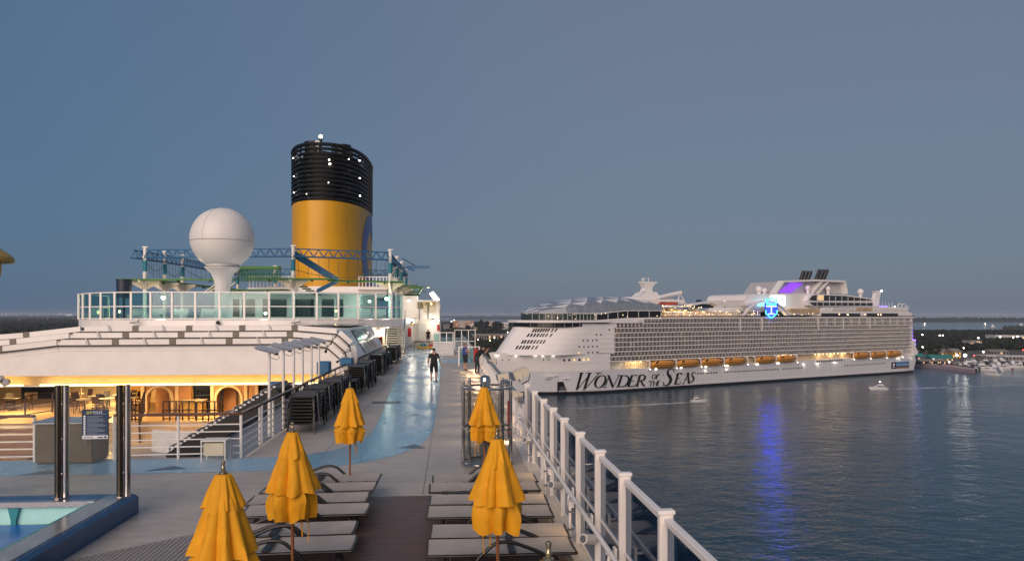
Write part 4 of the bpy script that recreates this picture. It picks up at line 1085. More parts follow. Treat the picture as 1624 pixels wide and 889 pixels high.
def make_parasol(seed):
    t=thing('parasol','','parasol',group='closed yellow parasols')
    T=2.06
    mb=MB(); mb.tube((0,0,.03),(0,0,T),.021,n=10); pole_=mb.build('pole',POLEW,t,True)
    mb=MB(); mb.lathe([(.035,T-.01),(.036,T+.02),(.020,T+.03),(.024,T+.055),(.013,T+.075),(.02,T+.1),(.018,T+.115),(.001,T+.125)],n=12); mb.build('finial',BRASS,pole_,True)
    mb=MB(); mb.lathe([(.24,0),(.24,.03),(.05,.05),(.035,.28),(.001,.281)],n=20); mb.build('base',DARK,t,True)
    f1=fold_fn(seed,.17,8); f2=fold_fn(seed+9,.22,8); f3=fold_fn(seed+5,.30,6)
    r=random.Random(seed); zp=[r.uniform(0,6.28) for _ in range(3)]
    hem=lambda a,k_: (lambda aa,t_: t_*k_*(sin(4*aa+zp[0])*.5+sin(7*aa+zp[1])*.4))
    mb=MB(); cloth(mb,[(.045,T,0),(.075,T-.01,.2),(.088,T-.05,.5),(.128,T-.16,.8),(.162,T-.27,1),(.170,T-.305,1.1)],f1,zf=hem(0,.022)); cap=mb.build('cap',CLOTH,t,True,60)
    mb=MB(); cloth(mb,[(.10,T-.14,.3),(.135,T-.21,.5),(.165,T-.29,.65),(.19,T-.37,.8),(.215,T-.45,.9),(.24,T-.53,1),(.262,T-.60,1.1),(.28,T-.66,1.2),(.293,T-.715,1.3)],f2,zf=hem(0,.016)); mn=mb.build('upper_tier',CLOTH,t,True,60)
    mb=MB(); cloth(mb,[(.17,T-.60,.4),(.215,T-.68,.7),(.25,T-.75,.9),(.268,T-.81,1),(.266,T-.87,1.1),(.255,T-.93,1.2),(.245,T-.99,1.25),(.235,T-1.045,1.3)],f3,zf=hem(0,.03)); lo=mb.build('lower_tier',CLOTH,t,True,60)
    mb=MB(); mb.path([(.10,-.16,T-1.0),(.11,-.18,T-1.2),(.10,-.17,T-1.36)],.007,n=5); mb.path([(.03,-.12,T-1.0),(.035,-.13,T-1.27)],.01,n=5); mb.build('tie_cord',CLOTH,lo)
    if seed!=11:
        bl=MB(); bl.lathe([(.272,T-.80),(.278,T-.81),(.278,T-.84),(.272,T-.85)],n=48,fn=lambda a,j:f3(a,1.02),caps=False); bl.build('tie_strap',CLOTH,lo)
    return t
para=[make_parasol(s) for s in (3,11,23)]
def px_of(x,yt,zt): 
    return onz(x,yt,zt)
spots=[(354,732,0,.3,'closed yellow parasol between the grey boards and the loungers, tier hem flaring wide'),
       (464,670,1,1.1,'closed yellow parasol with bunched lower tier beside the port lounger row'),
       (555,606,2,2.0,'closed yellow parasol behind the last lounger of the port row'),
       (790,680,1,3.6,'closed yellow parasol rising between the starboard loungers'),
       (768,605,2,4.4,'closed yellow parasol in front of the shower cubicle'),
       (870,861,0,5.1,'closed yellow parasol beside the balustrade with only its finial in view')]
used=set()
for (x,yt,v,rz,lb) in spots:
    p=onz(x,yt,2.18); 
    if v not in used: o=para[v]; used.add(v); o.location=(p.x,p.y,0.012 if p.y<14 else 0.003); o.rotation_euler=(0,0,rz)
    else: o=dup(para[v],(p.x,p.y,0.012 if p.y<14 else 0.003),rz)
    o['label']=lb; o.scale=(.93,.93,1)
    if x==464: o.rotation_euler=(radians(.6),radians(-.8),rz)
    if x==790: o.rotation_euler=(radians(-.5),radians(.7),rz)

# ================================================================== SUN LOUNGERS
SLING=mat('lounger_sling_greige',(0.42,0.375,0.335),0.6,var=0.14,scale=2.5,bump=0.3,bscale=220)
FRAME=mat('lounger_frame_graphite',(0.020,0.020,0.022),0.35,0.4,var=0.1)
def make_lounger(name,sling,group,label):
    t=thing(name,label,'sun lounger',group=group)
    L,W,H=1.98,.62,.33; h=L/2; w=W/2
    mb=MB()
    def sag(u,v): 
        y=(v-.5)*W*1.05; x=-h+.02+u*(L-.04)
        s=-.022*(1-(2*v-1)**2)*(1-.6*(abs(u-.42)<.02))
        return (x,y,H+.030+s+.03*max(0,u-.42)*.6)
    mb.grid(sag,22,6); sl=mb.build('sling',sling,t,True)
    for s in (-1,1):
        mb=MB(); mb.path([(-h,s*w,H),(-.15,s*w,H),(h,s*w,H+.012)],.019,n=8); mb.build('side_rail',FRAME,t,True)
        # arched arm / leg tube near the middle
        mb=MB(); mb.path([(-.62,s*(w+.025),H-.02),(-.40,s*(w+.03),H+.08),(-.18,s*(w+.035),H+.165),(-.06,s*(w+.035),H+.19),(.04,s*(w+.035),H+.185),(.13,s*(w+.035),H+.15),(.30,s*(w+.03),H-.0),(.40,s*(w+.03),H-.14)],.025,n=8); mb.build('arm',FRAME,t,True)
        for x0,x1 in ((-.70,-.82),(.66,.80)):
            mb=MB(); mb.tube((x0,s*w,H),(x1,s*(w+.01),0),.018,n=8); mb.build('leg',FRAME,t,True)
    for x in (-h,h):
        mb=MB(); mb.tube((x,-w,H+(.012 if x>0 else 0)),(x,w,H+(.012 if x>0 else 0)),.019,n=8); mb.build('end_rail',FRAME,t,True)
    mb=MB(); mb.obox((-.13,0,H+.05),(.045,0,0),(0,w+.03,0),(0,0,.012)); mb.build('hinge_bar',FRAME,t)
    for x in (-.76,.74):
        mb=MB(); mb.tube((x,-w,.10),(x,w,.10),.012,n=6); mb.build('stretcher',FRAME,t)
    return t
lg=make_lounger('sun_lounger',SLING,'loungers set out in rows','')
LY=[14.15,13.42,12.62,11.88,10.82,10.10]
RY=[13.95,13.22,12.30,11.55,10.50,9.80]
ordl=['last','fifth','fourth','third','second','first']
first=True
Z_W=0.013
for side,ys,xc in (('port',LY,-2.36),('starboard',RY,.66)):
    for i,y in enumerate(ys):
        xo=RND.uniform(-.06,.06); rz=RND.uniform(-.03,.03)+(0 if side=='port' else pi)
        lb='%s greige sling lounger counted from the grey planked end, %s'%(ordl[i],'in the row beside the pool' if side=='port' else 'in the row beside the glass balustrade')
        lb='%s greige lounger of the %s row, counted towards the walkway'%(ordl[i].replace('last','sixth'),'pool side' if side=='port' else 'glass balustrade')
        if first: lg.location=(xc+xo,y,Z_W); lg.rotation_euler=(0,0,rz); lg['label']=lb; first=False
        else: dup(lg,(xc+xo,y,Z_W if y<13.7 else .003),rz,lb)

# ------------------------------------------------------------------ stacks of black loungers
SLINGB=mat('lounger_sling_charcoal',(0.060,0.062,0.066),0.55,var=0.2,scale=3,bump=0.2,bscale=150)
FRB=mat('lounger_frame_black',(0.012,0.012,0.013),0.32,0.3,var=0.1)
def make_stacked():
    t=thing('stacked_lounger','black sling lounger in one of the strapped stacks along the walkway','sun lounger',group='black loungers stacked along the walkway')
    mb=MB()
    for s in (-1,1):
        mb.beam((s*.33,-.92,.30),(s*.33,.92,.30),.04,.05)
        for y in (-.86,.80):
            mb.beam((s*.34,y,.30),(s*.39,y*1.06,.0),.045,.03)
    for y in (-.92,.92): mb.beam((-.33,y,.30),(.33,y,.30),.04,.05)
    mb.build('frame',FRB,t)
    mb=MB(); mb.grid(lambda u,v:((u-.5)*.60,(v-.5)*1.78,.322-.012*(1-(2*u-1)**2)),4,8); mb.build('sling',SLINGB,t,True)
    for s in (-1,1):
        mb=MB(); mb.path([(s*.37,-.55,.30),(s*.38,-.30,.42),(s*.38,-.15,.43),(s*.38,.12,.24)],.018,n=5); mb.build('arm',FRB,t)
    return t
sl=make_stacked(); first=True
stacks=[(21.6+1,9,-4.38),(24.9,9,-4.42),(27.1,9,-4.36),(29.3,8,-4.42),(31.6,5,-4.30),(33.4,10,-4.32),(36.0,10,-4.28),(38.2,9,-4.34),(42.6,10,-4.25),(44.9,10,-4.30),(47.3,9,-4.25),(52.5,10,-4.2),(55,10,-4.2)]
for k,(y,n,x) in enumerate(stacks):
    if k in (5,6): x+=.15
    for i in range(n):
        p=(x+RND.uniform(-.015,.015),y+RND.uniform(-.02,.02),i*.098); rz=RND.uniform(-.015,.015)
        if first: so=sl; sl.location=p; first=False
        else: so=dup(sl,p,rz)
        so['label']='%s black lounger from the bottom of the %s stack, counted from the railing corner'%(ORD[i],ORD[k])
# straps round the near stacks
STRAP=mat('grey_strap',(0.30,0.28,0.25),0.6,var=0.1)
for k in (0,1,2):
    y,n,x=stacks[k]; mb=MB(); top=.32+.098*(n-1)
    mb.path([(x+.40,y-.55,top+.04),(x+.44,y-.5,top*.5),(x+.46,y-.45,.24),(x+.46,y+.15,.22)],.016,n=5); o=mb.build('tie_strap',STRAP,None,True); tag(o,'pale strap hanging down the side of a black lounger stack','strap','straps on the lounger stacks')

# ------------------------------------------------------------------ white pole lamps along the walkway rail
LHEAD=mat('lamp_head_grey_white',(0.52,0.53,0.56),0.3,var=0.06)
def make_pole():
    t=thing('pole_lamp','slim white pole lamp with a tilted flat head beside the walkway rail','lamp',group='pole lamps beside the walkway rail')
    mb=MB(); mb.tube((0,0,0),(0,0,2.40),.042,n=10); mb.build('pole',WHITE,t,True)
    mb=MB(); mb.add([(-.36,-.30,2.56),(.30,-.26,2.41),(.30,.30,2.47),(-.36,.34,2.62),(-.30,-.24,2.50),(.18,-.18,2.36),(.18,.24,2.42),(-.30,.28,2.56)],[(0,1,2,3),(7,6,5,4),(0,4,5,1),(1,5,6,2),(2,6,7,3),(3,7,4,0)]); hd=mb.build('head',LHEAD,t)
    mb=MB(); mb.box(.16,.24,-.06,.10,2.33,2.40); mb.build('sensor',DARK,hd)
    mb=MB(); mb.path([(.22,0,2.36),(.30,-.02,2.25),(.22,-.03,2.20),(.05,-.02,2.26)],.008,n=4); mb.build('cable',DARK,hd); return t
pl=make_pole(); first=True
for x in (427,449.5,466,480,494,506):
    p=onX(x,560,-5.22)
    if first: po=pl; pl.location=(p.x,p.y,-.0); first=False; npole=0
    else: po=dup(pl,(p.x,p.y,0))
    po['label']='slim white pole lamp with tilted flat head, %s from the railing corner'%ORD[npole]; npole+=1

# ================================================================== FORWARD DECK: stair, deckhouse, floodlight mast, inflatables
fs=thing('terrace_stair','open stair with pale treads climbing to the terrace','stair',(-4.8,66,0))
for i in range(14):
    z=.2+i*.205; y=64.6+i*.17; mb=MB(); mb.box(-5.65,-4.22,y,y+.3,z,z+.07); P(mb,'tread',CREAM,fs)
for x in (-5.72,-4.16):
    mb=MB(); mb.obox(Vector((x,65.85,1.5)),Vector((0,1.3,1.45)),(.05,0,0),Vector((0,-.14,.13))); P(mb,'stringer',WHITE2,fs)
mb=MB(); mb.tube((-4.16,64.6,1.1),(-4.16,67.0,3.9),.03,n=6); mb.tube((-4.16,64.6,0),(-4.16,64.6,1.1),.03,n=6); P(mb,'handrail',STEEL,fs)
mb=MB(); mb.box(-6.3,-5.85,62.8,63.2,0,1.6); o=mb.build('red_locker',mat('dark_red_locker',(0.22,0.02,0.015),0.4,var=0.1)); tag(o,'dark red fire locker standing beside the foot of the stair','locker')

fd=thing('forward_deckhouse','white forward deckhouse with balcony, doors and bright wall lamps','deckhouse',(-3.5,92,0))
def fbx(x0,x1,y0,y1,Y,dy,m_,nm):
    a=onY(x0,y0,Y); b=onY(x1,y1,Y); mb=MB(); mb.box(a.x,b.x,Y,Y+dy,b.z,a.z); return P(mb,nm,m_,fd)
fbx(640,697,505,541,92,6,WHITE,'lower_wall')
fbx(662,697,490,506,91.2,.8,WHITE,'balcony_front')
fbx(640,662,468,505.5,92.5,5,WHITE,'tower_wall')
fbx(662,694,478,490,94,5,CREAM,'recess_wall')
fbx(660,697,476,479,91.6,8,WHITE,'roof_slab')
fbx(691,698,479,491,92.0,3,WHITE,'pier')
fbx(672,690,485,496,91.1,.08,CREAM,'lit_panel')
fbx(662,676,513,539,91.9,.08,WHITE2,'door')
fbx(664,666,480,506,91.15,.04,GREYM,'rail_post'); fbx(678,680,484,506,91.1,.04,GREYM,'rail_post')
for x0,x1,y0,y1,D,dm,lb in ((646.5,652,520,534,75,REDP,'red lifesaving locker on the white wall beyond the stair'),(693,697,515,525,90,REDP,'small red fire box on the corner of the forward deckhouse')):
    a=onD(x0,y0,D); b=onD(x1,y1,D); t_=thing('red_wall_box',lb,'box',((a.x+b.x)/2,a.y,b.z)); w=(b.x-a.x)/2
    mb=MB(); mb.bev(-w,w,0,.3,0,a.z-b.z,.02); mb.build('case',REDP,t_); mb=MB(); mb.box(-w*.8,w*.8,-.02,0,.06,a.z-b.z-.06); mb.build('lid',REDP,t_)
# starboard wall running forward from the stair
mb=MB(); mb.box(-5.0,-4.7,69,92,0,3.0); o=struct('walkway_wall',mb,WHITE)
ob=thing('rescue_gear','orange rescue gear stowed on a ledge over the walkway wall','rescue gear',onD(650,514,76))
mb=MB(); mb.bev(-.5,.5,-.3,.3,-.12,.02,.03); mb.build('ledge',YELP,ob); mb=MB(); mb.sphere((.15,0,.28),.22,12,8); mb.sphere((-.2,0,.2),.16,12,8); mb.build('bundle',DARK,ob,True)
lamp_point('deck_lamp','bright lamp over the rescue gear on the walkway wall',onD(651,509,75)+Vector((.2,-.4,.1)),50,(1,.9,.7),.13)
lamp_point('deck_lamp','bright wall lamp on the forward deckhouse front',onD(686,510,90.5),60,(1,.9,.7),.20)
lamp_point('deck_lamp','small wall lamp at the right edge of the forward deckhouse',onD(695,508,89),35,(1,.9,.7),.13)
lamp_point('deck_lamp','lamp on the deckhouse tower under the green arm',onD(648,477,90),60,(1,.92,.75),.16)
lamp_point('deck_lamp','lamp inside the yellow lit balcony recess',onD(684,482,92),30,(1,.75,.35),.09,GL_WARM)
lamp_point('deck_lamp','lamp beside the terrace stair head',onD(615,519,64),70,(1,.9,.7),.09)
# floodlight mast
fm=thing('floodlight_mast','white mast with bent head carrying a lit floodlight panel','mast',onD(697.5,541,93))
B0=fm.location.z; D=93
pts=[onD(697.5,541,D),onD(697.5,490,D),onD(697,482,D),onD(694.5,477,D)]
mb=MB(); mb.path([p-Vector(fm.location) for p in pts],.13,n=8); mb.build('pole',WHITE,fm,True)
a=onD(684,464,D)-Vector(fm.location); b=onD(695,478,D)-Vector(fm.location)
mb=MB(); mb.obox((a+b)/2,(b-a)/2,(0,.35,0),Vector((.24,0,.17))); hd=mb.build('panel',WHITE,fm)
for i in range(4):
    c=a+(b-a)*((i+.5)/4)+Vector((-.0,-.37,0)); mb=MB(); mb.sphere(c,.16,8,6); mb.build('lamp',GL_WHT,fm,True)
l=bpy.data.lights.new('mast_light','POINT'); l.energy=260; l.color=(1,.9,.7); l.shadow_soft_size=.4
lo=bpy.data.objects.new('mast_light',l); COL.objects.link(lo); lo.parent=fm; lo.location=(a+b)/2+Vector((-.6,-.9,-.2))
# steps and glazed rail to starboard
stp=thing('wide_steps','broad pale steps with a glazed white rail on top at the forward end','steps',(-.6,66,0))
for i in range(6):
    mb=MB(); mb.box(-1.65,.25,62.5+i*1.05,69.5,.0+.13*i+(.001 if i else 0.001),.13*(i+1)); P(mb,'step',WHITE2,stp)
for i in range(4):
    x=-1.65+i*.62; mb=MB(); mb.box(x-.04,x+.04,69.3,69.42,.78,1.75); P(mb,'rail_post',WHITE,stp)
for i in range(3):
    x=-1.65+i*.62; mb=MB(); mb.box(x+.05,x+.57,69.34,69.36,.95,1.66); P(mb,'rail_pane',G_TEAL,stp)
mb=MB(); mb.box(-1.7,.25,69.28,69.44,1.752,1.82); P(mb,'rail_top',WHITE,stp); mb=MB(); mb.box(-1.7,.25,69.29,69.43,.80,.93); P(mb,'rail_foot',WHITE,stp)
mb=MB()
for x in (-2.5,-1.9): mb.tube((x,66,0),(x,66,1.0),.03,n=6)
mb.tube((-4.4,67,.1),(-3.3,67,1.05),.03,n=6); mb.tube((-3.3,67,1.05),(-1.9,66,1.05),.03,n=6); mb.tube((-3.3,67,0),(-3.3,67,1.05),.03,n=6)
o=mb.build('step_handrail',GREYM,None,True); tag(o,'grey tube handrail by the broad steps','handrail')
# inflatables
inf=thing('play_pads','yellow play tray with one teal and one red dome cushion','play pads',onz(678,553,0))
mb=MB(); mb.path([(1.0*cos(2*pi*i/28),.8*sin(2*pi*i/28),.13) for i in range(28)],.13,n=8,closed=True); mb.build('yellow_ring',YELP,inf,True)
mb=MB(); mb.tube((0,0,.01),(0,0,.08),.95,n=24); mb.build('tray',YELP,inf)
for x,m_ in ((-.45,TEALP),(.42,REDP)):
    mb=MB(); mb.lathe([(.42,.08),(.40,.3),(.26,.5),(.01,.56)],(x,0,0),18); mb.build('cushion',m_,inf,True)
mb=MB(); mb.sphere((1.05,-.1,.35),.16,10,8); mb.build('knob',YELP,inf,True)
# gate and boxes at the rail end
gt=thing('rail_gate','white framed glass gate closing the walkway at the end of the lattice railing','gate',(1.2,50,0))
for x in (.55,1.95):
    mb=MB(); mb.box(x-.05,x+.05,49.95,50.05,0,1.25); P(mb,'post',WHITE,gt)
for x0,x1 in ((.62,1.22),(1.28,1.88)):
    mb=MB(); mb.box(x0,x1,49.98,50.0,.18,1.12); P(mb,'pane',G_TEAL,gt)
mb=MB(); mb.box(.5,2.0,49.94,50.06,1.252,1.31); P(mb,'top_bar',WHITE,gt)
mb=MB(); mb.bev(1.55,1.85,49.5,49.8,.25,1.15,.03); o=mb.build('red_bin',REDP); tag(o,'red upright bin in front of the glass gate','bin')
ff2=thing('far_wind_screen','white framed wind screen standing beyond the glass gate at the deck edge','screen',(1.2,66,0))
for i in range(4):
    x=.35+i*.62; mb=MB(); mb.box(x-.03,x+.03,66,66.06,0,2.15); P(mb,'post',WHITE,ff2)
for i in range(3):
    x=.35+i*.62
    for z0,z1 in ((.2,1.05),(1.12,2.05)):
        mb=MB(); mb.box(x+.04,x+.58,66.02,66.03,z0,z1); P(mb,'pane',G_CLEAR,ff2)
for z in (.15,1.06,2.08):
    mb=MB(); mb.box(.3,2.25,66,66.06,z,z+.05); P(mb,'rail',WHITE,ff2)
# drain cover on the walkway
mb=MB(); mb.box(-3.1,-2.0,28.9,29.6,.001,.010); o=mb.build('drain_cover',DARK); tag(o,'dark rectangular drain grating in the walkway beside the stacks','drain cover')
for i in range(10):
    m2=MB(); m2.box(-3.05+i*.105,-2.99+i*.105,28.95,29.55,.0105,.016); c=m2.build('bar',GREYM,o)
# golden capped pillar at the left edge of view
gp=thing('golden_pillar','yellow pillar with flared bell shaped cap at the port side','pillar',(0,0,0))
c=onD(-27,412,14.0); gp.location=(c.x,c.y,.0)
GPM=mat('aged_gold_paint',(0.42,0.27,0.04),0.4,var=0.3,scale=3); 
zc=c.z
mb=MB(); mb.lathe([(.10,0.0),(.14,.9),(.20,zc-.75),(.30,zc-.2),(.30,zc+.05)],n=24); mb.build('stem',GPM,gp,True)
mb=MB(); mb.lathe([(.30,zc+.04),(.50,zc-.05),(.515,zc-.02),(.50,zc+.05),(.40,zc+.14),(.30,zc+.20),(.26,zc+.27),(.25,zc+.33),(.16,zc+.45),(.02,zc+.52)],n=28); mb.build('cap',GPM,gp,True)
# ================================================================== PEOPLE
SKIN=mat('skin',(0.42,0.24,0.17),0.5,var=0.06); HAIRD=mat('dark_hair',(0.02,0.014,0.01),0.6,var=0.2); HAIRG=mat('short_fair_hair',(0.20,0.13,0.09),0.6,var=0.2)
BLACKC=mat('black_cloth',(0.010,0.010,0.011),0.8,var=0.2,scale=9); BLUEC=mat('blue_cloth',(0.03,0.06,0.32),0.75,var=0.2,scale=9); DKSHORT=mat('charcoal_cloth',(0.020,0.021,0.025),0.8,var=0.2); JEANS=mat('dark_denim',(0.022,0.028,0.035),0.8,var=0.25); SHOE=mat('dark_shoe',(0.012,0.011,0.011),0.5,var=0.1); SHOER=mat('rust_shoe',(0.10,0.04,0.03),0.6,var=0.1)
def make_person(name,label,loc,rz,J,mats,sleeve=.55,shorts=True,tank=False,hair=HAIRD,scale=1.0,lean=0):
    """J: joint positions; mats: dict shirt, legs, shoes. One continuous skinned body, coloured by the nearest bone"""
    names=list(J.keys()); idx={n:i for i,n in enumerate(names)}
    bones=[('pelvis','spine'),('spine','chest'),('chest','neck'),('neck','chin'),('chin','crown'),('chin','nose')]
    for s in 'lr':
        bones+=[('chest','sh'+s),('sh'+s,'el'+s),('el'+s,'wr'+s),('wr'+s,'palm'+s),('pelvis','hip'+s),('hip'+s,'th'+s),('th'+s,'kn'+s),('kn'+s,'an'+s),('an'+s,'toe'+s)]
        for k in range(5): bones.append(('palm'+s,'f%d%sa'%(k,s))); bones.append(('f%d%sa'%(k,s),'f%d%sb'%(k,s)))
    for s in 'lr':
        J['th'+s]=tuple(Vector(J['hip'+s]).lerp(Vector(J['kn'+s]),.72))
        w=Vector(J['wr'+s]); e=Vector(J['el'+s]); d=(w-e).normalized(); J['palm'+s]=tuple(w+d*.075)
        side=Vector(J.get('pd'+s,(0,1,0))) ; side=(side-d*side.dot(d)).normalized(); up=d.cross(side)
        for k in range(5):
            if k==0: a=w+d*.05+side*.045; b=a+d*.05+side*.012
            else:
                a=w+d*(.12)+side*(.035-.022*(k-1)); b=a+d*(.055-.008*abs(k-2))+up*.018
            J['f%d%sa'%(k,s)]=tuple(a); J['f%d%sb'%(k,s)]=tuple(b)
    names=[n for n in J if not n.startswith('pd')]; idx={n:i for i,n in enumerate(names)}
    R=dict(pelvis=.178,spine=.170,chest=.176,neck=.066,chin=.086,crown=.084,nose=.014)
    def rad(n):
        if n in R: return R[n]
        if n[:2]=='sh': return .092
        if n[:2]=='el': return .052
        if n[:2]=='wr': return .030
        if n[:4]=='palm': return .032
        if n[0]=='f': return .0095 if n[-1]=='a' else .008
        if n[:3]=='hip': return .114
        if n[:2]=='th': return .090
        if n[:2]=='kn': return .066
        if n[:2]=='an': return .040
        return .034
    me=bpy.data.meshes.new(name+'_skeleton'); me.from_pydata([J[n] for n in names],[(idx[a],idx[b]) for a,b in bones],[])
    o=bpy.data.objects.new(name+'_skeleton',me); COL.objects.link(o)
    sk=o.modifiers.new('skin','SKIN'); sk.use_smooth_shade=True
    o.modifiers.new('sub','SUBSURF').levels=2
    for i,n in enumerate(names):
        r=rad(n); sv=me.skin_vertices[0].data[i]; sv.radius=(r,r); sv.use_root=(n=='pelvis')
    bpy.context.view_layer.update()
    ev=o.evaluated_get(bpy.context.evaluated_depsgraph_get()); body=bpy.data.meshes.new_from_object(ev); body.name='body'
    bpy.data.objects.remove(o); body.materials.clear()
    ML=[SKIN,mats['shirt'],mats['legs'],mats['shoes'],hair]
    for m in ML: body.materials.append(m)
    B=[(a,b,Vector(J[a]),Vector(J[b])) for a,b in bones]
    for p in body.polygons:
        c=p.center; best=None
        for a,b,A,Bv in B:
            d=Bv-A; t=max(0,min(1,(c-A).dot(d)/max(d.length_squared,1e-9))); q=(c-A-d*t).length-.5*(rad(a)*(1-t)+rad(b)*t)
            if best is None or q<best[0]: best=(q,a,b,t)
        _,a,b,t=best; m=0
        if a in('pelvis','spine') and b in('spine','chest'): m=1 if not(a=='pelvis' and t<.25) else 2
        elif (a,b)==('chest','neck'): m=1 if t<.65 else 0
        elif a=='chest': m=1
        elif a[:2]=='sh': m=(1 if t<(0.0 if tank else sleeve) else 0)
        elif a=='pelvis': m=2
        elif a[:3]=='hip': m=2
        elif a[:2]=='th': m=(2 if (t<.75 or not shorts) else 0)
        elif a[:2]=='kn': m=(2 if (False if shorts else t<.94) else (3 if t>.93 else 0))
        elif a[:2]=='an': m=3
        p.material_index=m; p.use_smooth=True
    t_=thing(name,label,'person',loc,rz); t_.scale=(scale,)*3
    link('body',body,t_)
    # hair cap following the skull
    ch=Vector(J['chin']); cr=Vector(J['crown']); c=(ch*.35+cr*.65); ax=(cr-ch).normalized()
    fwd=(Vector(J['nose'])-ch); fwd=(fwd-ax*fwd.dot(ax)).normalized(); sx=ax.cross(fwd)
    mb=MB(); v=[]; n,mn=16,7
    for j in range(mn+1):
        th=(pi*.52)*j/mn
        for i in range(n):
            a=2*pi*i/n; d=sx*cos(a)*sin(th)*.088+fwd*(sin(a)*sin(th)*.098-.012)+ax*(cos(th)*.10)
            if sin(a)>.1 and th>pi*.30: d=d*.80
            v.append(c+d+ax*.012)
    mb.add(v,[(j*n+i,j*n+(i+1)%n,(j+1)*n+(i+1)%n,(j+1)*n+i) for j in range(mn) for i in range(n)])
    mb.build('hair',hair,t_,True)
    return t_
def stand(**kw):
    J=dict(pelvis=(0,0,.95),spine=(0,.01,1.13),chest=(0,0,1.34),neck=(0,.0,1.50),chin=(0,.025,1.57),crown=(0,.01,1.665),nose=(0,.125,1.605),
      shl=(-.185,0,1.40),shr=(.185,0,1.40),ell=(-.26,-.03,1.12),elr=(.26,-.03,1.12),wrl=(-.275,.05,.88),wrr=(.275,.05,.88),
      hipl=(-.105,0,.90),hipr=(.105,0,.90),knl=(-.125,.02,.49),knr=(.11,.02,.49),anl=(-.11,-.01,.075),anr=(.11,-.01,.075),toel=(-.12,.14,.035),toer=(.12,.14,.035),pdl=(0,1,0),pdr=(0,1,0))
    J.update(kw); return J
w=onz(688,607,0)
make_person('person','person in black t-shirt and shorts walking away along the blue track',(w.x,w.y,.004),-.05,
   stand(knl=(-.13,.14,.50),anl=(-.12,.12,.09),toel=(-.12,.27,.035),knr=(.13,.0,.49),anr=(.12,-.20,.10),toer=(.13,-.06,.035),
         ell=(-.27,-.04,1.14),wrl=(-.28,.02,.90),elr=(.29,.0,1.14),wrr=(.38,.10,.93)),
   dict(shirt=BLACKC,legs=BLACKC,shoes=SHOE),sleeve=.62,scale=1.02)
w=onz(738,588,0)
make_person('person','person in sleeveless blue top and dark shorts standing at the lattice rail',(w.x,w.y,0),-1.15,
   stand(ell=(-.22,.10,1.13),wrl=(-.06,.26,1.16),elr=(.22,.10,1.13),wrr=(.05,.27,1.12)),
   dict(shirt=BLUEC,legs=DKSHORT,shoes=SHOER),tank=True,hair=HAIRG,scale=1.0)
w=onz(757,593,0)
# leaning forward over the rail, both hands raised holding a phone
make_person('person','person in black t-shirt and dark jeans leaning on the rail with both hands raised',(w.x,w.y,0),-1.35,
   stand(pelvis=(0,-.06,.93),spine=(0,.04,1.10),chest=(0,.20,1.27),neck=(0,.31,1.38),chin=(0,.37,1.43),crown=(0,.40,1.53),nose=(0,.475,1.455),
     shl=(-.18,.22,1.31),shr=(.18,.22,1.31),ell=(-.20,.46,1.20),elr=(.20,.46,1.20),wrl=(-.06,.60,1.36),wrr=(.06,.60,1.36),
     hipl=(-.10,-.06,.89),hipr=(.10,-.06,.89),knl=(-.13,-.02,.48),knr=(.14,.06,.49),anl=(-.15,-.08,.075),anr=(.16,.02,.075),toel=(-.16,.07,.035),toer=(.17,.17,.035),pdl=(0,0,1),pdr=(0,0,1)),
   dict(shirt=BLACKC,legs=JEANS,shoes=SHOE),shorts=False,sleeve=.6,scale=1.03)
w=onD(679,541,86)
make_person('person','person in dark clothes standing on the forward deck by the deckhouse',(w.x,w.y,0.0),.2,stand(),dict(shirt=BLACKC,legs=BLACKC,shoes=SHOE),sleeve=.6)
# ================================================================== THE WHITE CRUISE SHIP ACROSS THE WATER
S0=onz(905,627,SEA); S1=onz(1453,590.5,SEA)
_u=(S1-S0); LEN=_u.length; _u.normalize(); _n=Vector((-_u.y,_u.x,0))
def sp(x,y,t=0.0):
    """photo pixel -> (s along the ship, height over water) on the plane t metres behind the near side"""
    d=ray(x,y); k=(t+Vector((S0.x,S0.y,0)).dot(_n)-0)/d.dot(_n); p=EYE+d*k
    return ((p-Vector((S0.x,S0.y,0))).dot(_u), p.z-SEA)
WS=thing('cruise_ship','very large white cruise ship lying at the quay with a glass dome over its bow','cruise ship',(S0.x,S0.y,SEA),atan2(_u.y,_u.x))
HW=23.5
HULLW=mat('ship_hull_white',(0.60,0.60,0.63),0.32,var=0.08,scale=0.25,stretch=(1,1,.12)); SUPW=mat('ship_superstructure_white',(0.76,0.73,0.72),0.4,var=0.05,scale=0.08)
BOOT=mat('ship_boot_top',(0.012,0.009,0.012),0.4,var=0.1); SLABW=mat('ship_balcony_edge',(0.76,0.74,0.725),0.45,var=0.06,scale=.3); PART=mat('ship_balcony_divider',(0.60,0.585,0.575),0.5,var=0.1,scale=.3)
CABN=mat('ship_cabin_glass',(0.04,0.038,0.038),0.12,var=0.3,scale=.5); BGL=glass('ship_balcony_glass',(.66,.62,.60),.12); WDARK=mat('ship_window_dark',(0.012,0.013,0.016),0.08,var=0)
LITW=glow('ship_lit_window',(1,.62,.28),.9); BULB=glow('ship_white_bulb',(1,.88,.66),9); BULBW=glow('ship_warm_bulb',(1,.66,.30),6)
def W(mb,name,m,par=None,smooth=False,kind=None):
    o=mb.build(name,m,par or WS,smooth,kind=kind); return o
BOW=-39.0
def hull_t(s,z):
    """how far the port side has drawn in from the near plane at station s, height z"""
    stem=BOW+ (12.0-.48*min(z,25)) if z<25 else BOW          # raked stem
    s_full=16+ (10-.4*min(z,25))
    if s>=s_full: 
        if s>300: return ((s-300)/18)**2*1.6
        return 0.0
    u=min(1,(s_full-s)/(s_full-stem)); return HW*u**(2.1)
def stem_s(z): return BOW+12.0-.48*min(z,25)
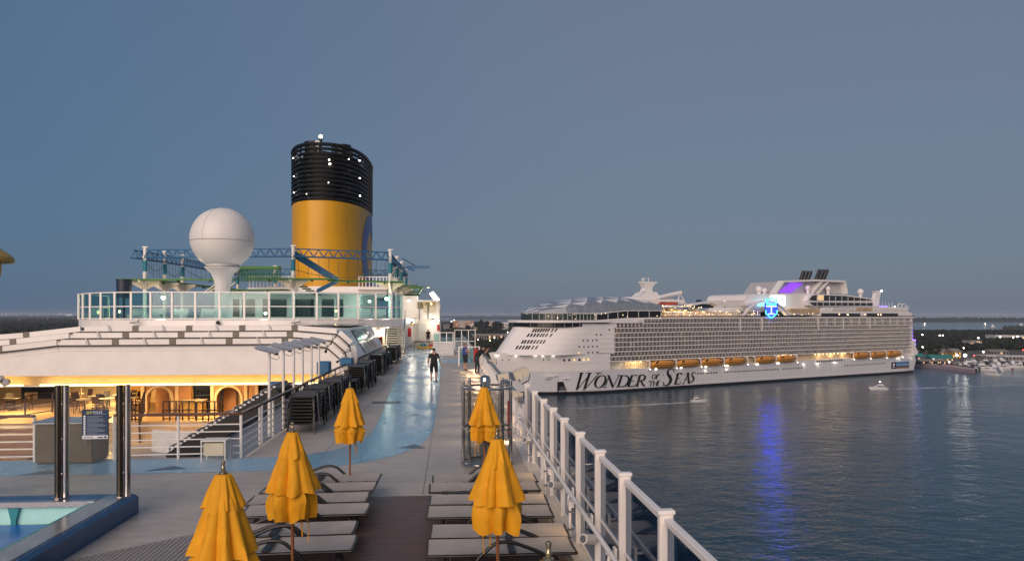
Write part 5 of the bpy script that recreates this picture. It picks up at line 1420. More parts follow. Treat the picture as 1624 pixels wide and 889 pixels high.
# hull loft
zs=[-2,0,1.55,1.56,2.6,6,10,13.0,17.3,20.5,23.6]
def hull_mesh(zlist,smax,mi):
    mb=MB()
    N=64
    for k in range(len(zlist)-1):
        rows=[]
        for z in (zlist[k],zlist[k+1]):
            row=[]; s0=stem_s(max(z,0))
            for i in range(N+1):
                u=i/N; s=s0+(smax-s0)*(u**1.9); row.append((s,hull_t(s,max(z,0)),z))
            full=row+[(p[0],2*HW-p[1],p[2]) for p in reversed(row)]
            rows.append(full)
        M=len(rows[0]); mb.mat(mi(zlist[k])); mb.add(rows[0]+rows[1],[(i,i+1,M+i+1,M+i) for i in range(M-1)]+[(M-1,0,M,2*M-1)])
    return mb
mb=hull_mesh([-2,0,1.5],316.5,lambda z:0); W(mb,'boot_top',BOOT,smooth=True)
mb=hull_mesh([1.5,2.6,6,10,13.0],317,lambda z:0); W(mb,'hull',HULLW,smooth=True)
mb=hull_mesh([13.0,17.3,20.5,23.2],27,lambda z:0)
# deck caps of bow
def cap(z,s0,s1,m,nm,inset=0.0,n=40):
    mb=MB(); row=[]
    for i in range(n+1):
        s=s0+(s1-s0)*(i/n); row.append((s,hull_t(s,z)+inset,z))
    full=row+[(p[0],2*HW-p[1],p[2]) for p in reversed(row)]
    mb.add(full,[(i,i+1,2*n-i,2*n+1-i) for i in range(n)]); return W(mb,nm,m)
W(mb,'bow_bulwark',SUPW,smooth=True)
cap(22.0,stem_s(22)+.4,26,mat('ship_bow_deck',(0.16,0.20,0.24),0.5,var=0.15,scale=.2),'bow_deck')
cap(13.0,-10,317,SLABW,'boat_deck')
mb=MB(); mb.box(-8,316,-.10,.02,2.55,2.85); W(mb,'rubbing_strake',SUPW)
mb=MB(); mb.box(40,316,-.06,.02,9.9,10.05); mb.box(-5,27,-.06,.02,17.2,17.35); W(mb,'hull_line',HULLW)
# ---- bow superstructure: raked white front wrapping round the bow
FSUP=[]
def front_shape(z):
    """foremost station of the superstructure at height z"""
    return -33.0+(z-22)*(13.2/16.5)
def sup_t(s,z):
    f=front_shape(z); u=(s-f)/34.0
    if u>=1: return 0.0
    return 20.5*(1-max(0,u))**2.4*1.0
mb=MB(); Z=[22.0,25,28,31,34,37.2]; N=40
for k in range(len(Z)-1):
    rows=[]
    for z in (Z[k],Z[k+1]):
        f=front_shape(z); row=[]
        for i in range(N+1):
            s=f+(30-f)*(i/N)**1.6; row.append((s,sup_t(s,z),z))
        rows.append(row+[(p[0],2*HW-p[1],p[2]) for p in reversed(row)])
    M=len(rows[0]); mb.add(rows[0]+rows[1],[(i,i+1,M+i+1,M+i) for i in range(M-1)]+[(M-1,0,M,2*M-1)])
W(mb,'bow_front',SUPW,smooth=True)
mb=MB()
for z in (24.6,27.6,30.6,33.6,36.2):
    f=front_shape(z); rows=[(f+(28-f)*(i/24)**1.6) for i in range(25)]
    for a,b in zip(rows[:-1],rows[1:]): mb.beam((a,sup_t(a,z)-.03,z),(b,sup_t(b,z)-.03,z),.10,.10)
W(mb,'deck_seam',SLABW)
# slanted windows of the front, row by row, on the curved wall
def surf(s,z,off=.08):
    t=sup_t(s,z); e=.5; d=Vector((e,sup_t(s+e,z)-t,0)).normalized(); nrm=Vector((d.y,-d.x,0)); return Vector((s,t,z))+nrm*off
rowsw=[(518,(852,896),10),(533,(838,895),11),(550,(830,882),11),(562.5,(826,868),10),(573.5,(812,858),11)]
rowpx=[(515.5,[856,859.5,863,866,872,875,879,886]),(524,[846,850,854,858,862,866,870,876,881.5]),(531.5,[838,843,848,853,858,862,867,874]),(542,[829,833,838,843,848,853,858,863]),(551,[820,825,830,835,839,845,851])]
for (y,xs) in rowpx:
    for x in xs:
        # intersect ray with curved wall by iteration on t
        t=8.0
        for _ in range(12):
            s,z=sp(x,y,t); t=.5*t+.5*sup_t(s,z)
        c_=surf(s,z); tg=(surf(s+.3,z)-surf(s-.3,z)).normalized(); a=c_-tg*.52; b=c_+tg*.52; h=Vector((1.0*.8,0,1.0))*1.55 
        mb=MB(); mb.add([a-h*.62,b-h*.62,b+h*.62,a+h*.62],[(0,1,2,3)]); W(mb,'front_window',WDARK)
# portholes
def porthole(x,y,r=.55,lit=False):
    t=2.0
    for _ in range(12):
        s,z=sp(x,y,t); t=.5*t+.5*(sup_t(s,z) if z>23 else hull_t(s,z))
    mb=MB(); mb.tube((s,t-.10,z),(s,t+.1,z),r,n=10); W(mb,'porthole',LITW if lit else WDARK)
for i,(x,y) in enumerate([(925,540),(932,540),(940,540),(946,539.5),(918.5,550),(926,550),(933,550),(940,549.5),(947,549.5),(903,560),(911,560),(918,559.5),(926,559.5),(933,559),(940,559),(947,558.5),(946,531),(953,531),(966,523),(980,523)]): porthole(x,y,.5,i in(11,))
for i,x in enumerate((895,903,911,919,926,933)): porthole(x,571-.15*i,.75,i in (2,4,5))
for x in (787,797,807,862,870): porthole(x,570.5,.42)
# anchor pocket, draught frame, vents
s,z=sp(903,616); mb=MB(); mb.box(s-4.4,s+4.2,hull_t(s,z)-.25,hull_t(s,z)+.3,1.0,7.2); W(mb,'shell_door_recess',BOOT)
mb=MB(); mb.box(s-3.4,s+3.4,hull_t(s,z)-.3,hull_t(s,z)-.26,1.3,4.4); W(mb,'shell_door',mat('shell_door_grey',(0.10,0.095,0.10),0.5,var=0.1))
for (x,y,w_) in ((902,600,6.5),(875,597,9),(875,599.5,9),(883,596,4)):
    t=0
    for _ in range(10): s,z=sp(x,y,t); t=hull_t(s,z)
    mb=MB(); mb.box(s-w_/2,s+w_/2,t-.5,t+.3,z-.1,z+.1); W(mb,'bow_vent',SUPW)
# curved white tracery on the grey panel by the first boats
mb=MB()
for i in range(6):
    s0,z0=sp(945+i*9,573); pts=[(s0+6*sin(k/6*1.5)*(1-i*.12),-.08,z0-4.6*(k/6)) for k in range(7)]; mb.path(pts,.07,n=4)
W(mb,'tracery',SUPW,kind='stuff')
# bridge: overhanging wing deck with dark window band
def wing(z0,z1,s0,s1,out,m,nm):
    mb=MB(); pts=[]
    n=22
    for i in range(n+1):
        a=i/n; s=s0+(s1-s0)*a; f=max(0,1-(s-s0)/26.0); pts.append((s,-out+19.5*f**2.4))
    poly=pts+[(p[0],2*HW-p[1]) for p in reversed(pts)]
    mb.prism(poly,(0,0,z0),(1,0,0),(0,1,0),(0,0,z1-z0)); return W(mb,nm,m)
wing(37.2,39.6,-20.6,24,-.6,WDARK,'bridge_windows')
wing(39.6,40.9,-23.0,26,1.2,SUPW,'bridge_roof')
wing(40.9,44.6,-16.5,18,-2.0,mat('ship_lounge_glass',(0.03,0.045,0.045),0.08,var=.3,scale=.3),'lounge_glass')
mb=MB()
for i in range(14):
    s=-14+i*2.4; f=max(0,1-(s+16.5)/26.0); t=2.0-.06+19.5*f**2.4; mb.box(s-.08,s+.08,t-.12,t+.05,40.95,44.5)
W(mb,'lounge_mullions',SUPW,kind='stuff')
for i in range(8):
    s=-17+i*4.7; f=max(0,1-(s+20.6)/26.0); t=.6+19.5*f**2.4; mb=MB(); mb.box(s-.1,s+.1,t-.1,t+.02,37.25,39.5); W(mb,'bridge_mullion',SUPW)
# warm specks behind the glass
r=random.Random(8)
mb=MB()
for i in range(11):
    s=r.uniform(-13,62); f=max(0,1-(s+16.5)/26.0); t=(2.0 if s<18 else 1.0)+19.5*f**2.4-.15; z=r.uniform(41.5,44.2) if s<18 else r.uniform(42.5,46); mb.sphere((s,t-.05,z),r.uniform(.10,.22),6,4)
W(mb,'window_glints',BULBW,kind='stuff')
# side windows under the dome
a=sp(935,502,1);b=sp(1042,495,1)
mb=MB(); mb.add([(18,.9,40.95),(40,.9,42.2),(64,.9,42.4),(66,.9,46.0),(40,.9,46.4),(18,.9,43.9)],[(0,1,4,5),(1,2,3,4)]); W(mb,'solarium_window',WDARK)
mb=MB(); mb.add([(18,.5,40.9),(40,.5,42.1),(64,.5,42.3),(64,.5,41.4),(36,.5,41.4),(18,.5,40.0)],[(0,5,4,1),(1,4,3,2)]); W(mb,'solarium_sill',SUPW)
for s in (18,26,33,40,48,56,65):
    mb=MB(); z0=41.0+(min(s,40)-18)/22*1.2; mb.box(s-.12,s+.12,.7,.95,z0,z0+3.9); W(mb,'solarium_mullion',SUPW)
# ---- faceted glass dome: every triangular panel its own piece
DG1=mat('dome_panel_white',(0.66,0.66,0.68),0.3,var=.05); DG2=mat('dome_panel_grey',(0.20,0.23,0.28),0.14,var=.1,scale=.3)
ridge=[(-16.5,45.0),(-8,48.2),(2,50.8),(14,52.9),(26,54.2),(38,54.8),(50,54.4),(60,53.2),(66,51.8)]
def ridge_z(s):
    for (a,za),(b,zb) in zip(ridge[:-1],ridge[1:]):
        if s<=b: return za+(zb-za)*(s-a)/(b-a)
    return ridge[-1][1]
def dome_pt(s,v):
    f=max(0,1-(s+16.5)/26.0); te=1.6+19.5*f**2.2 if s<9.5 else 1.6*max(0,1-(s-9.5)/10)+.5*min(1,(s-9.5)/10)+0
    ze=44.8+ max(0,min(1,(s-18)/22))*1.7; zr=ridge_z(s)
    a=v*pi/2; t=te+(HW-te)*(1-cos(a))*1.0; z=ze+(zr-ze)*sin(a)**.6
    return Vector((s,t,z))
NS,NV=15,4
for side in (0,1):
    for i in range(NS):
        for j in range(NV):
            s0=-16.5+82.5*(i/NS); s1=-16.5+82.5*((i+1)/NS)
            q=[dome_pt(s0,j/NV),dome_pt(s1,j/NV),dome_pt(s1,(j+1)/NV),dome_pt(s0,(j+1)/NV)]
            if side: q=[Vector((p.x,2*HW-p.y,p.z)) for p in q]
            flip=(i+j)%2==0
            tris=([(0,1,2),(0,2,3)] if flip else [(0,1,3),(1,2,3)])
            for n_,tr in enumerate(tris):
                p=[q[k] for k in tr]; c=(p[0]+p[1]+p[2])/3; p=[c+(x-c)*.965 for x in p]
                lower=(n_==0)
                white=(not lower) if j>0 else False
                if j==0 and i>=8: white=False
                if j==1 and not lower and i<9: white=True
                mb=MB(); mb.add(p,[(0,1,2)]); W(mb,'dome_panel',DG1 if (white and (i*7+j*3)%5!=0) else DG2)
mb=MB()
for side in (0,1):
    mb.grid(lambda u,v:(lambda p:Vector((p.x,(2*HW-p.y) if side else p.y,p.z-.40)))(dome_pt(-16.5+82.5*u,v)),NS,NV)
W(mb,'dome_frame',SUPW,smooth=False)
# block closing behind the dome & main superstructure core
mb=MB(); mb.box(24,316,4.2,2*HW-4.2,13.0,41.6); W(mb,'core',PART)
mb=MB(); mb.box(18,66,1.2,2*HW-1.2,40.5,44.0); W(mb,'dome_base',PART)
# ---- balconies
ZB0,NROW=17.6,9; DH=(41.6-ZB0)/NROW; BAYW=2.78
starts=[26,22,20,20,20,20,24,32,52]
mbS=MB(); mbD=MB(); mbC=MB(); mbG=MB(); mbL=MB(); mbR=MB(); mbB=MB(); mbP=MB(); mbK=MB()
r=random.Random(4)
PIL=[130,150,205,232,262]
for k in range(NROW+1):
    z=ZB0+k*DH; s0=starts[min(k,8)] if k else 26
    mbS.box(s0-.3,314-(max(0,3-k)*1.2),-.12,4.2,z-.30,z+.30)
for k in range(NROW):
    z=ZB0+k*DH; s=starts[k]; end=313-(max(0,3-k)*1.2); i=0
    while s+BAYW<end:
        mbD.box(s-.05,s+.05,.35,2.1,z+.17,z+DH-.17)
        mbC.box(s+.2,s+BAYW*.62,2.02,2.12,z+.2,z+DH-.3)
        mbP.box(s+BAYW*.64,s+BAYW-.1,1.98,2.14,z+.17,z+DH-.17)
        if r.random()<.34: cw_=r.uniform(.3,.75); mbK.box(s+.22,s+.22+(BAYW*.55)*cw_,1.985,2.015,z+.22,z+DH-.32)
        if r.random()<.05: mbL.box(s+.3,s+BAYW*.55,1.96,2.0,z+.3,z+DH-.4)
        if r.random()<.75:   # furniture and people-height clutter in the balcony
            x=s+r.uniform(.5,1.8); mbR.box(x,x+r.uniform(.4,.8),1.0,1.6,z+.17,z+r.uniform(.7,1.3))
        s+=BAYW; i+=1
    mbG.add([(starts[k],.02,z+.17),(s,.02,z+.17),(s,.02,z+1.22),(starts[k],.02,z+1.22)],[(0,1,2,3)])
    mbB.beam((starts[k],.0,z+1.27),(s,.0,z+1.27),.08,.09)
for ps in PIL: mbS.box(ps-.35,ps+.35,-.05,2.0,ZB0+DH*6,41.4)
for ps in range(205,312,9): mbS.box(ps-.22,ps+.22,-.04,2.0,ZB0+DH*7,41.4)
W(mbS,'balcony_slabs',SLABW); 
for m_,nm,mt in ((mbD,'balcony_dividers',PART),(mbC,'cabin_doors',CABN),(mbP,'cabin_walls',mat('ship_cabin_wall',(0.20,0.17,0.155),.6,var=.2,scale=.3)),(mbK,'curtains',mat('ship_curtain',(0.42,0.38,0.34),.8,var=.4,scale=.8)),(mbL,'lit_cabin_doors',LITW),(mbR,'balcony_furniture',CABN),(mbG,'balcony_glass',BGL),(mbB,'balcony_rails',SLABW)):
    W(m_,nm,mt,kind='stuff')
mb=MB(); mb.box(314,317.5,0.1,2*HW-.1,13.0,24.5); mb.box(312,315,1.0,2*HW-1.0,24.5,41.6); W(mb,'stern_wall',SUPW)
# forward blank bays with vents
mb=MB(); mb.box(26,51.6,.3,2.2,41.6-DH+.17,41.6-.17); mb.box(8,31.7,.25,2.2,41.6-2*DH+.17,41.6-DH-.17); W(mb,'blank_bay',SUPW)
mb=MB(); mb.box(47,50,.18,.29,41.6-DH+.6,41.6-.7); W(mb,'vent',PART)
# ---- lifeboat recess with lights
mb=MB(); mb.box(40,300,3.2,4.1,13.02,17.3); W(mb,'recess_wall',PLAST)
mb=MB()
for s in [44,47,51]+[x for x in range(168,182,4)]+[x for x in range(205,240,4)]: mb.sphere((s,2.4,16.6),.30,6,4)
W(mb,'recess_lamps',BULBW,kind='stuff')
for (s,e) in ((47,300),(174,350),(210,300),(222,350),(235,300)):
    l=bpy.data.lights.new('recess_light','POINT'); l.energy=e; l.color=(1,.66,.28); l.shadow_soft_size=.5
    lo=bpy.data.objects.new('recess_light',l); COL.objects.link(lo); lo.parent=WS; lo.location=(s,1.6,16.2)
# lit lattice bay ahead of the boats
mb=MB(); a=sp(985,580);b=sp(1028,580)
for i in range(17): mb.box(a[0]+i*(b[0]-a[0])/16-.06,a[0]+i*(b[0]-a[0])/16+.06,-.1,.1,13.0,17.2)
for z in (13.3,14.6,15.9,17.0): mb.box(a[0],b[0],-.1,.1,z-.08,z+.08)
W(mb,'lit_lattice',CREAM)
l=bpy.data.lights.new('lattice_light','AREA'); l.shape='RECTANGLE'; l.size=16; l.size_y=3; l.energy=350; l.color=(1,.74,.40)
lo=bpy.data.objects.new('lattice_light',l); COL.objects.link(lo); lo.parent=WS; lo.location=((a[0]+b[0])/2,1.6,16.8); 
# davits
for x in (1028,1070,1109,1146,1183,1195,1228.5,1261,1351,1377.5,1403,1428):
    s,_=sp(x,575); mb=MB(); mb.box(s-.35,s+.35,-1.6,1.5,16.7,17.2); mb.box(s-.3,s+.3,-1.7,-1.2,12.3,17.2); mb.box(s-.45,s+.45,-1.9,.2,12.0,12.9); W(mb,'davit',SUPW)
    mb=MB(); mb.sphere((s,-1.95,12.2),.24,6,4); W(mb,'davit_lamp',BULB)
# ---- lifeboats: things of their own, hung in the davits
LBO=mat('lifeboat_orange',(0.66,0.29,0.05),0.4,var=.1,scale=.4); LBB=mat('lifeboat_gold_hull',(0.52,0.23,0.035),0.4,var=.1,scale=.4)
def make_lifeboat(L):
    t=thing('lifeboat','orange enclosed lifeboat slung in the davits of the white cruise ship','lifeboat',group='lifeboats along the cruise ship')
    mb=MB(); st=[]
    for i in range(13):
        u=i/12; x=-L/2+L*u; f=(1-abs(2*u-1)**3.2); st.append((x,max(.12,f)))
    v=[]; prof=[(-.12,0),(-.55,.18),(-.92,.55),(-1,.95)]
    for x,f in st:
        for (y,z) in prof: v.append((x,y*2.1*f**.8,z*2.0+(1-f)*.35))
        for (y,z) in reversed(prof): v.append((x,-y*2.1*f**.8,z*2.0+(1-f)*.35))
    K=8; mb.add(v,[(i*K+k,i*K+(k+1)%K,(i+1)*K+(k+1)%K,(i+1)*K+k) for i in range(12) for k in range(K)]+[tuple(range(K)),tuple(range(12*K+K-1,12*K-1,-1))]); mb.build('hull',LBB,t,True)
    mb=MB(); v=[]; prof=[(-1,1.95),(-.98,2.5),(-.85,3.3),(-.55,3.75),(0,3.9)]
    pp=prof+[(-a,b) for a,b in reversed(prof[:-1])]
    for x,f in st:
        for (y,z) in pp: v.append((x*.985,y*2.1*f**.8*.98,1.95+(z-1.95)*(.45+.55*f)))
    K=9; mb.add(v,[(i*K+k,i*K+k+1,(i+1)*K+k+1,(i+1)*K+k) for i in range(12) for k in range(K-1)]+[tuple(range(K)),tuple(range(12*K+K-1,12*K-1,-1))]); mb.build('canopy',LBO,t,True)
    mb=MB(); mb.box(-L/2+.6,L/2-.6,-2.14,-2.05,1.82,2.02); mb.build('gunwale',DARK,t)
    for i in range(9):
        mb=MB(); x=-L*.36+i*L*.09; mb.box(x-.28,x+.28,-2.08,-1.98,2.45,2.8); mb.build('window',WDARK,t)
    mb=MB(); mb.obox((-L*.30,-1.72,3.2),(1.0,0,.45),(0,.12,0),(-.12,0,.3)); mb.build('hatch',WDARK,t)
    return t
lbs=[(1030,1069),(1072,1108),(1109.5,1145),(1147,1182),(1196.5,1228),(1230,1260.5),(1351.5,1377),(1378,1403),(1403.5,1428)]
lb=None
for (x0,x1) in lbs:
    s0,_=sp(x0,575);s1,_=sp(x1,575); L=s1-s0-.8; p=WS.matrix_world
    pos=Vector((S0.x,S0.y,SEA))+_u*((s0+s1)/2)+_n*-.5+Vector((0,0,12.35)); rz=atan2(_u.y,_u.x)
    if lb is None: lb=make_lifeboat(18.0); o=lb; o.location=pos; o.rotation_euler=(0,0,rz)
    else: o=dup(lb,pos,rz)
    o.scale=(L/17.6,1.1,1.2); o['label']='orange enclosed lifeboat, %s from the bow of the white cruise ship'%ORD[lbs.index((x0,x1))]
# ---- hull lights and small windows
for x,y in ((1040,585),(1080,583),(1119,581.5),(1153,580),(1201,577.5),(1234,576)):
    s,z=sp(x,y); mb=MB(); mb.sphere((s,-.25,z),.45,8,6); W(mb,'hull_lamp',BULB)
    mb=MB(); mb.box(s-.5,s+.5,-.5,.0,z+.45,z+.65); W(mb,'lamp_hood',SUPW)
for s,z,e in ((sp(1297,580)[0],10.6,170),(sp(1325,577)[0],10.6,170),(sp(1275,583)[0],10.6,110),(sp(1425,570)[0],11.5,130),(sp(1448,568)[0],11.5,110),(sp(1153,588)[0],9.8,80),(sp(1119,590)[0],9.8,80)):
    l=bpy.data.lights.new('hull_wash','POINT'); l.energy=e; l.color=(1,.88,.68); l.shadow_soft_size=.3
    lo=bpy.data.objects.new('hull_wash',l); COL.objects.link(lo); lo.parent=WS; lo.location=(s,-1.0,z)
    mb=MB(); mb.box(s-.3,s+.3,-1.1,0,z+.3,z+.5); W(mb,'wash_lamp',SUPW)
for x in (788,818,849,861,877):
    t=6.0
    for _ in range(14): s,z=sp(x,564,t); t=.5*t+.5*hull_t(s,z)
    e=.6; d=Vector((e,hull_t(s+e,z)-t,0)).normalized(); nrm=Vector((d.y,-d.x,0))
    l=bpy.data.lights.new('bow_wash','POINT'); l.energy=60; l.color=(1,.90,.75); l.shadow_soft_size=.2
    lo=bpy.data.objects.new('bow_wash',l); COL.objects.link(lo); lo.parent=WS; p=Vector((s,t,z))+nrm*.9; lo.location=p
    mb=MB(); mb.cbox((p.x,p.y,p.z+.35),.5,.5,.15); mb.cbox(((p.x+s)/2,(p.y+t)/2,p.z+.36),.2,1.0,.1); W(mb,'bow_lamp',SUPW)
def dots(x0,y0,x1,y1,n,r_,nm,skip=()):
    mb=MB()
    for i in range(n):
        if i in skip: continue
        s,z=sp(x0+(x1-x0)*i/(n-1),y0+(y1-y0)*i/(n-1)); mb.tube((s,hull_t(s,z)-.07,z),(s,hull_t(s,z)+.05,z),r_,n=8)
    W(mb,nm,WDARK,kind='stuff')
dots(1107,592.5,1271,583.5,40,.6,'hull_portholes',(8,9,31)); dots(1045,595,1100,592.5,9,.36,'hull_portholes'); dots(1340,580,1403,576,17,.6,'hull_portholes')
dots(1296,573.5,1335,571.3,12,.75,'hull_portholes')
mb=MB()
for i in range(23):
    s,z=sp(1108+i*4.3,601.5-i*.27); mb.tube((s,-.05,z),(s,.05,z),.16,n=6)
W(mb,'hull_scuppers',PART,kind='stuff')
# ---- ship's name on the bow, letter by letter
INK=mat('name_black',(0.010,0.010,0.011),0.4,var=.05)
def zpx(X,Y): return (880+X*240/1624, 560+Y*240/1624)
def hp_(X,Y,off):
    x,y=zpx(X,Y); t=0
    for _ in range(8): s,z=sp(x,y,t); t=hull_t(s,z)
    return Vector((s,t-off,z))
_off=[.10]
def stroke(mb,pts,ws):
    if not isinstance(ws,(list,tuple)): ws=[ws]*len(pts)
    if len(pts)==2:
        pts=[(pts[0][0]+(pts[1][0]-pts[0][0])*i/8,pts[0][1]+(pts[1][1]-pts[0][1])*i/8) for i in range(9)]; ws=[ws[0]+(ws[1]-ws[0])*i/8 for i in range(9)]
    n=len(pts); Lf=[];Rt=[]
    for i,(x,y) in enumerate(pts):
        a=pts[max(0,i-1)];b=pts[min(n-1,i+1)]; d=Vector((b[0]-a[0],b[1]-a[1])); d.normalize(); nx,ny=-d.y,d.x; w=1.15*ws[i]/2 if isinstance(ws,(list,tuple)) else ws/2
        Lf.append((x+nx*w,y+ny*w));Rt.append((x-nx*w,y-ny*w))
    _off[0]+=.004
    v=[hp_(x,y,_off[0]) for x,y in Lf+Rt]; mb.add(v,[(i,i+1,n+i+1,n+i) for i in range(n-1)])
def ser(mb,x,y,w=34,h=7): stroke(mb,[(x-w/2,y),(x+w/2,y-1)],h)
def ell(mb,cx,cy,rx,ry,thick,thin,shear=.33,a0=0,a1=360,n=28):
    pts=[];ws=[]
    for i in range(n+1):
        a=radians(a0+(a1-a0)*i/n); y=ry*sin(a); x=rx*cos(a)-shear*y; pts.append((cx+x,cy+y)); ws.append(thin+(thick-thin)*abs(cos(a))**1.3)
    stroke(mb,pts,ws)
LET=[]
def letter(nm):
    mb=MB(); LET.append((nm,mb)); return mb
m=letter('letter_w'); stroke(m,[(284,214),(232,402)],[24,20]); stroke(m,[(372,214),(308,402)],[24,20]); stroke(m,[(230,402),(372,228)],7); stroke(m,[(306,402),(474,214)],8); ser(m,284,213,52); ser(m,366,213,60); ser(m,468,212,66)
m=letter('letter_o'); ell(m,487,305,52,66,24,7)
m=letter('letter_n'); stroke(m,[(536,368),(582,242)],7); stroke(m,[(574,240),(622,368)],[22,22]); stroke(m,[(618,368),(688,238)],7); ser(m,572,240,30); ser(m,534,368,40); ser(m,690,237,36)
m=letter('letter_d'); stroke(m,[(716,240),(676,362)],21); stroke(m,[(706,241),(760,240),(788,258),(794,290),(778,328),(744,356),(668,363)],[7,10,18,24,22,12,7]); ser(m,712,240,30); ser(m,674,363,40)
m=letter('letter_e'); stroke(m,[(824,240),(788,358)],20); stroke(m,[(818,240),(884,237)],8); stroke(m,[(884,234),(878,260)],5); stroke(m,[(806,299),(850,297)],6); stroke(m,[(784,359),(852,354)],8); stroke(m,[(852,354),(864,328)],6); ser(m,784,359,34)
m=letter('letter_r'); stroke(m,[(912,236),(878,355)],20); stroke(m,[(904,236),(946,233),(966,248),(962,276),(938,293),(898,296)],[7,10,19,20,12,6]); stroke(m,[(918,296),(952,350)],[14,18]); ser(m,876,355,38); ser(m,958,351,24)
m=letter('letter_o'); ell(m,1062,250,19,25,9,4)
m=letter('letter_f'); stroke(m,[(1100,226),(1084,277)],9); stroke(m,[(1094,226),(1124,224)],5); stroke(m,[(1094,250),(1112,249)],4); ser(m,1084,277,16,4)
m=letter('letter_t'); stroke(m,[(1034,300),(1020,352)],9); stroke(m,[(1006,301),(1056,299)],5); stroke(m,[(1008,298),(1004,312)],4); stroke(m,[(1056,297),(1052,310)],4); ser(m,1018,352,18,4)
m=letter('letter_h'); stroke(m,[(1064,299),(1050,351)],9); stroke(m,[(1098,297),(1084,349)],9); stroke(m,[(1058,325),(1090,323)],5); ser(m,1050,351,16,4); ser(m,1083,349,16,4)
m=letter('letter_e'); stroke(m,[(1108,297),(1094,348)],9); stroke(m,[(1104,297),(1132,295)],5); stroke(m,[(1101,322),(1120,321)],4); stroke(m,[(1092,348),(1120,346)],5)
def S(m,cx,cy,k):
    P_=[(40,-82),(30,-104),(8,-110),(-18,-98),(-30,-72),(-24,-44),(0,-16),(16,16),(10,52),(-12,80),(-40,88),(-62,72),(-66,48)]
    w_=[10,9,9,13,20,26,32,32,26,18,12,9,11]
    stroke(m,[(cx+x*k-y*k*.10,cy+y*k) for x,y in P_],[a*k for a in w_])
    stroke(m,[(cx+34*k+9*k,cy-104*k),(cx+46*k+8*k,cy-66*k)],8*k); stroke(m,[(cx-66*k-5*k,cy+44*k),(cx-62*k-9*k,cy+92*k)],8*k)
m=letter('letter_s'); S(m,1228,266,.92)
m=letter('letter_e'); stroke(m,[(1318,218),(1288,331)],19); stroke(m,[(1312,218),(1364,214)],8); stroke(m,[(1364,212),(1358,236)],5); stroke(m,[(1302,272),(1340,269)],6); stroke(m,[(1284,332),(1340,326)],8); stroke(m,[(1340,326),(1352,302)],6); ser(m,1284,332,30)
m=letter('letter_a'); stroke(m,[(1374,327),(1428,208)],7); stroke(m,[(1422,206),(1434,320)],[18,20]); stroke(m,[(1392,284),(1430,281)],6); ser(m,1372,327,26); ser(m,1434,321,30)
m=letter('letter_s'); S(m,1478,262,.56)
for nm,mbx in LET: W(mbx,nm,INK)
# ---- upper works
mb=MB(); mb.box(64,316,-.3,2*HW+.3,41.6,42.3); W(mb,'open_deck_edge',SUPW)
mb=MB(); mb.box(64,316,-.2,.0,42.35,43.3); W(mb,'open_deck_glass',BGL)
# mast tower on the bow end of the open deck
MS=sp(1022,460,HW)[0]
mb=MB(); mb.prism([(MS-14,53.0),(MS-13,54.6),(MS-6,55.2),(MS+9,55.2),(MS+16,53.6),(MS+17,52.6)],(0,HW-9,0),(1,0,0),(0,0,1),(0,18,0)); mb.prism([(MS-6,55.2),(MS-2.6,57.6),(MS-1.5,58),(MS+5.5,58),(MS+7,56.5),(MS+9,55.2)],(0,HW-5,0),(1,0,0),(0,0,1),(0,10,0)); mb.box(MS-30,MS+20,HW-14,HW+14,50.5,53.0); W(mb,'mast_house',SUPW)
mb=MB(); mb.prism([(MS-2.4,58),(MS-.6,60.5),(MS-2.6,63.4),(MS-3.2,63.8),(MS-3,64.5),(MS+8.6,64.5),(MS+9,63.9),(MS+6.0,62.6),(MS+4.6,60),(MS+5.0,58)],(0,HW-2,0),(1,0,0),(0,0,1),(0,4,0)); W(mb,'mast',SUPW)
mb=MB(); mb.tube((MS+3.3,HW,64.5),(MS+3.3,HW,67.4),.22,.12,n=6); mb.tube((MS-.3,HW,64.5),(MS-.3,HW,66.4),.2,n=6); mb.box(MS-2.0,MS+1.6,HW-.15,HW+.15,66.3,66.7); mb.box(MS+1.5,MS+5,HW-.1,HW+.1,66.3,66.5); mb.sphere((MS-2.2,HW-1,65.4),.8,8,6); W(mb,'radar',SUPW)
for (x,z) in ((MS-6.5,57.4),(MS-4,58.6)): 
    mb=MB(); mb.sphere((x,HW-4,z),.8,8,6); W(mb,'small_radome',SUPW,smooth=True)
# slides and bars behind the mast
a=sp(1048,468,12);b=sp(1080,466,12)
mb=MB(); mb.path([(a[0]-2,12,a[1]-1.5),((a[0]+b[0])/2,12,a[1]+.3),(b[0],12,b[1]+.6)],[1.0,1.2,1.3],n=10); W(mb,'slide_tube',SUPW,smooth=True)
mb=MB(); mb.tube((b[0]-1,12,b[1]),(b[0]-6,12,43),.35,n=6); mb.tube((b[0]-1,12,b[1]),(b[0]+8,9,43),.3,n=6); W(mb,'slide_legs',SUPW)
s0,z0=sp(1058,487,6)
for (xa,xb,ya,yb,m_,nm) in ((1050,1078,476,479,SUPW,'sun_roof'),(1050,1074,479.5,483.5,mat('bar_red_shade',(.35,.06,.04),.5),'bar_front'),(1052,1096,485,487,SUPW,'sun_roof'),(1046,1100,494,496,SUPW,'sun_roof')):
    p=sp(xa,ya,7);q=sp(xb,yb,7); mb=MB(); mb.box(p[0],q[0],6.5,20,q[1],p[1]); W(mb,nm,m_)
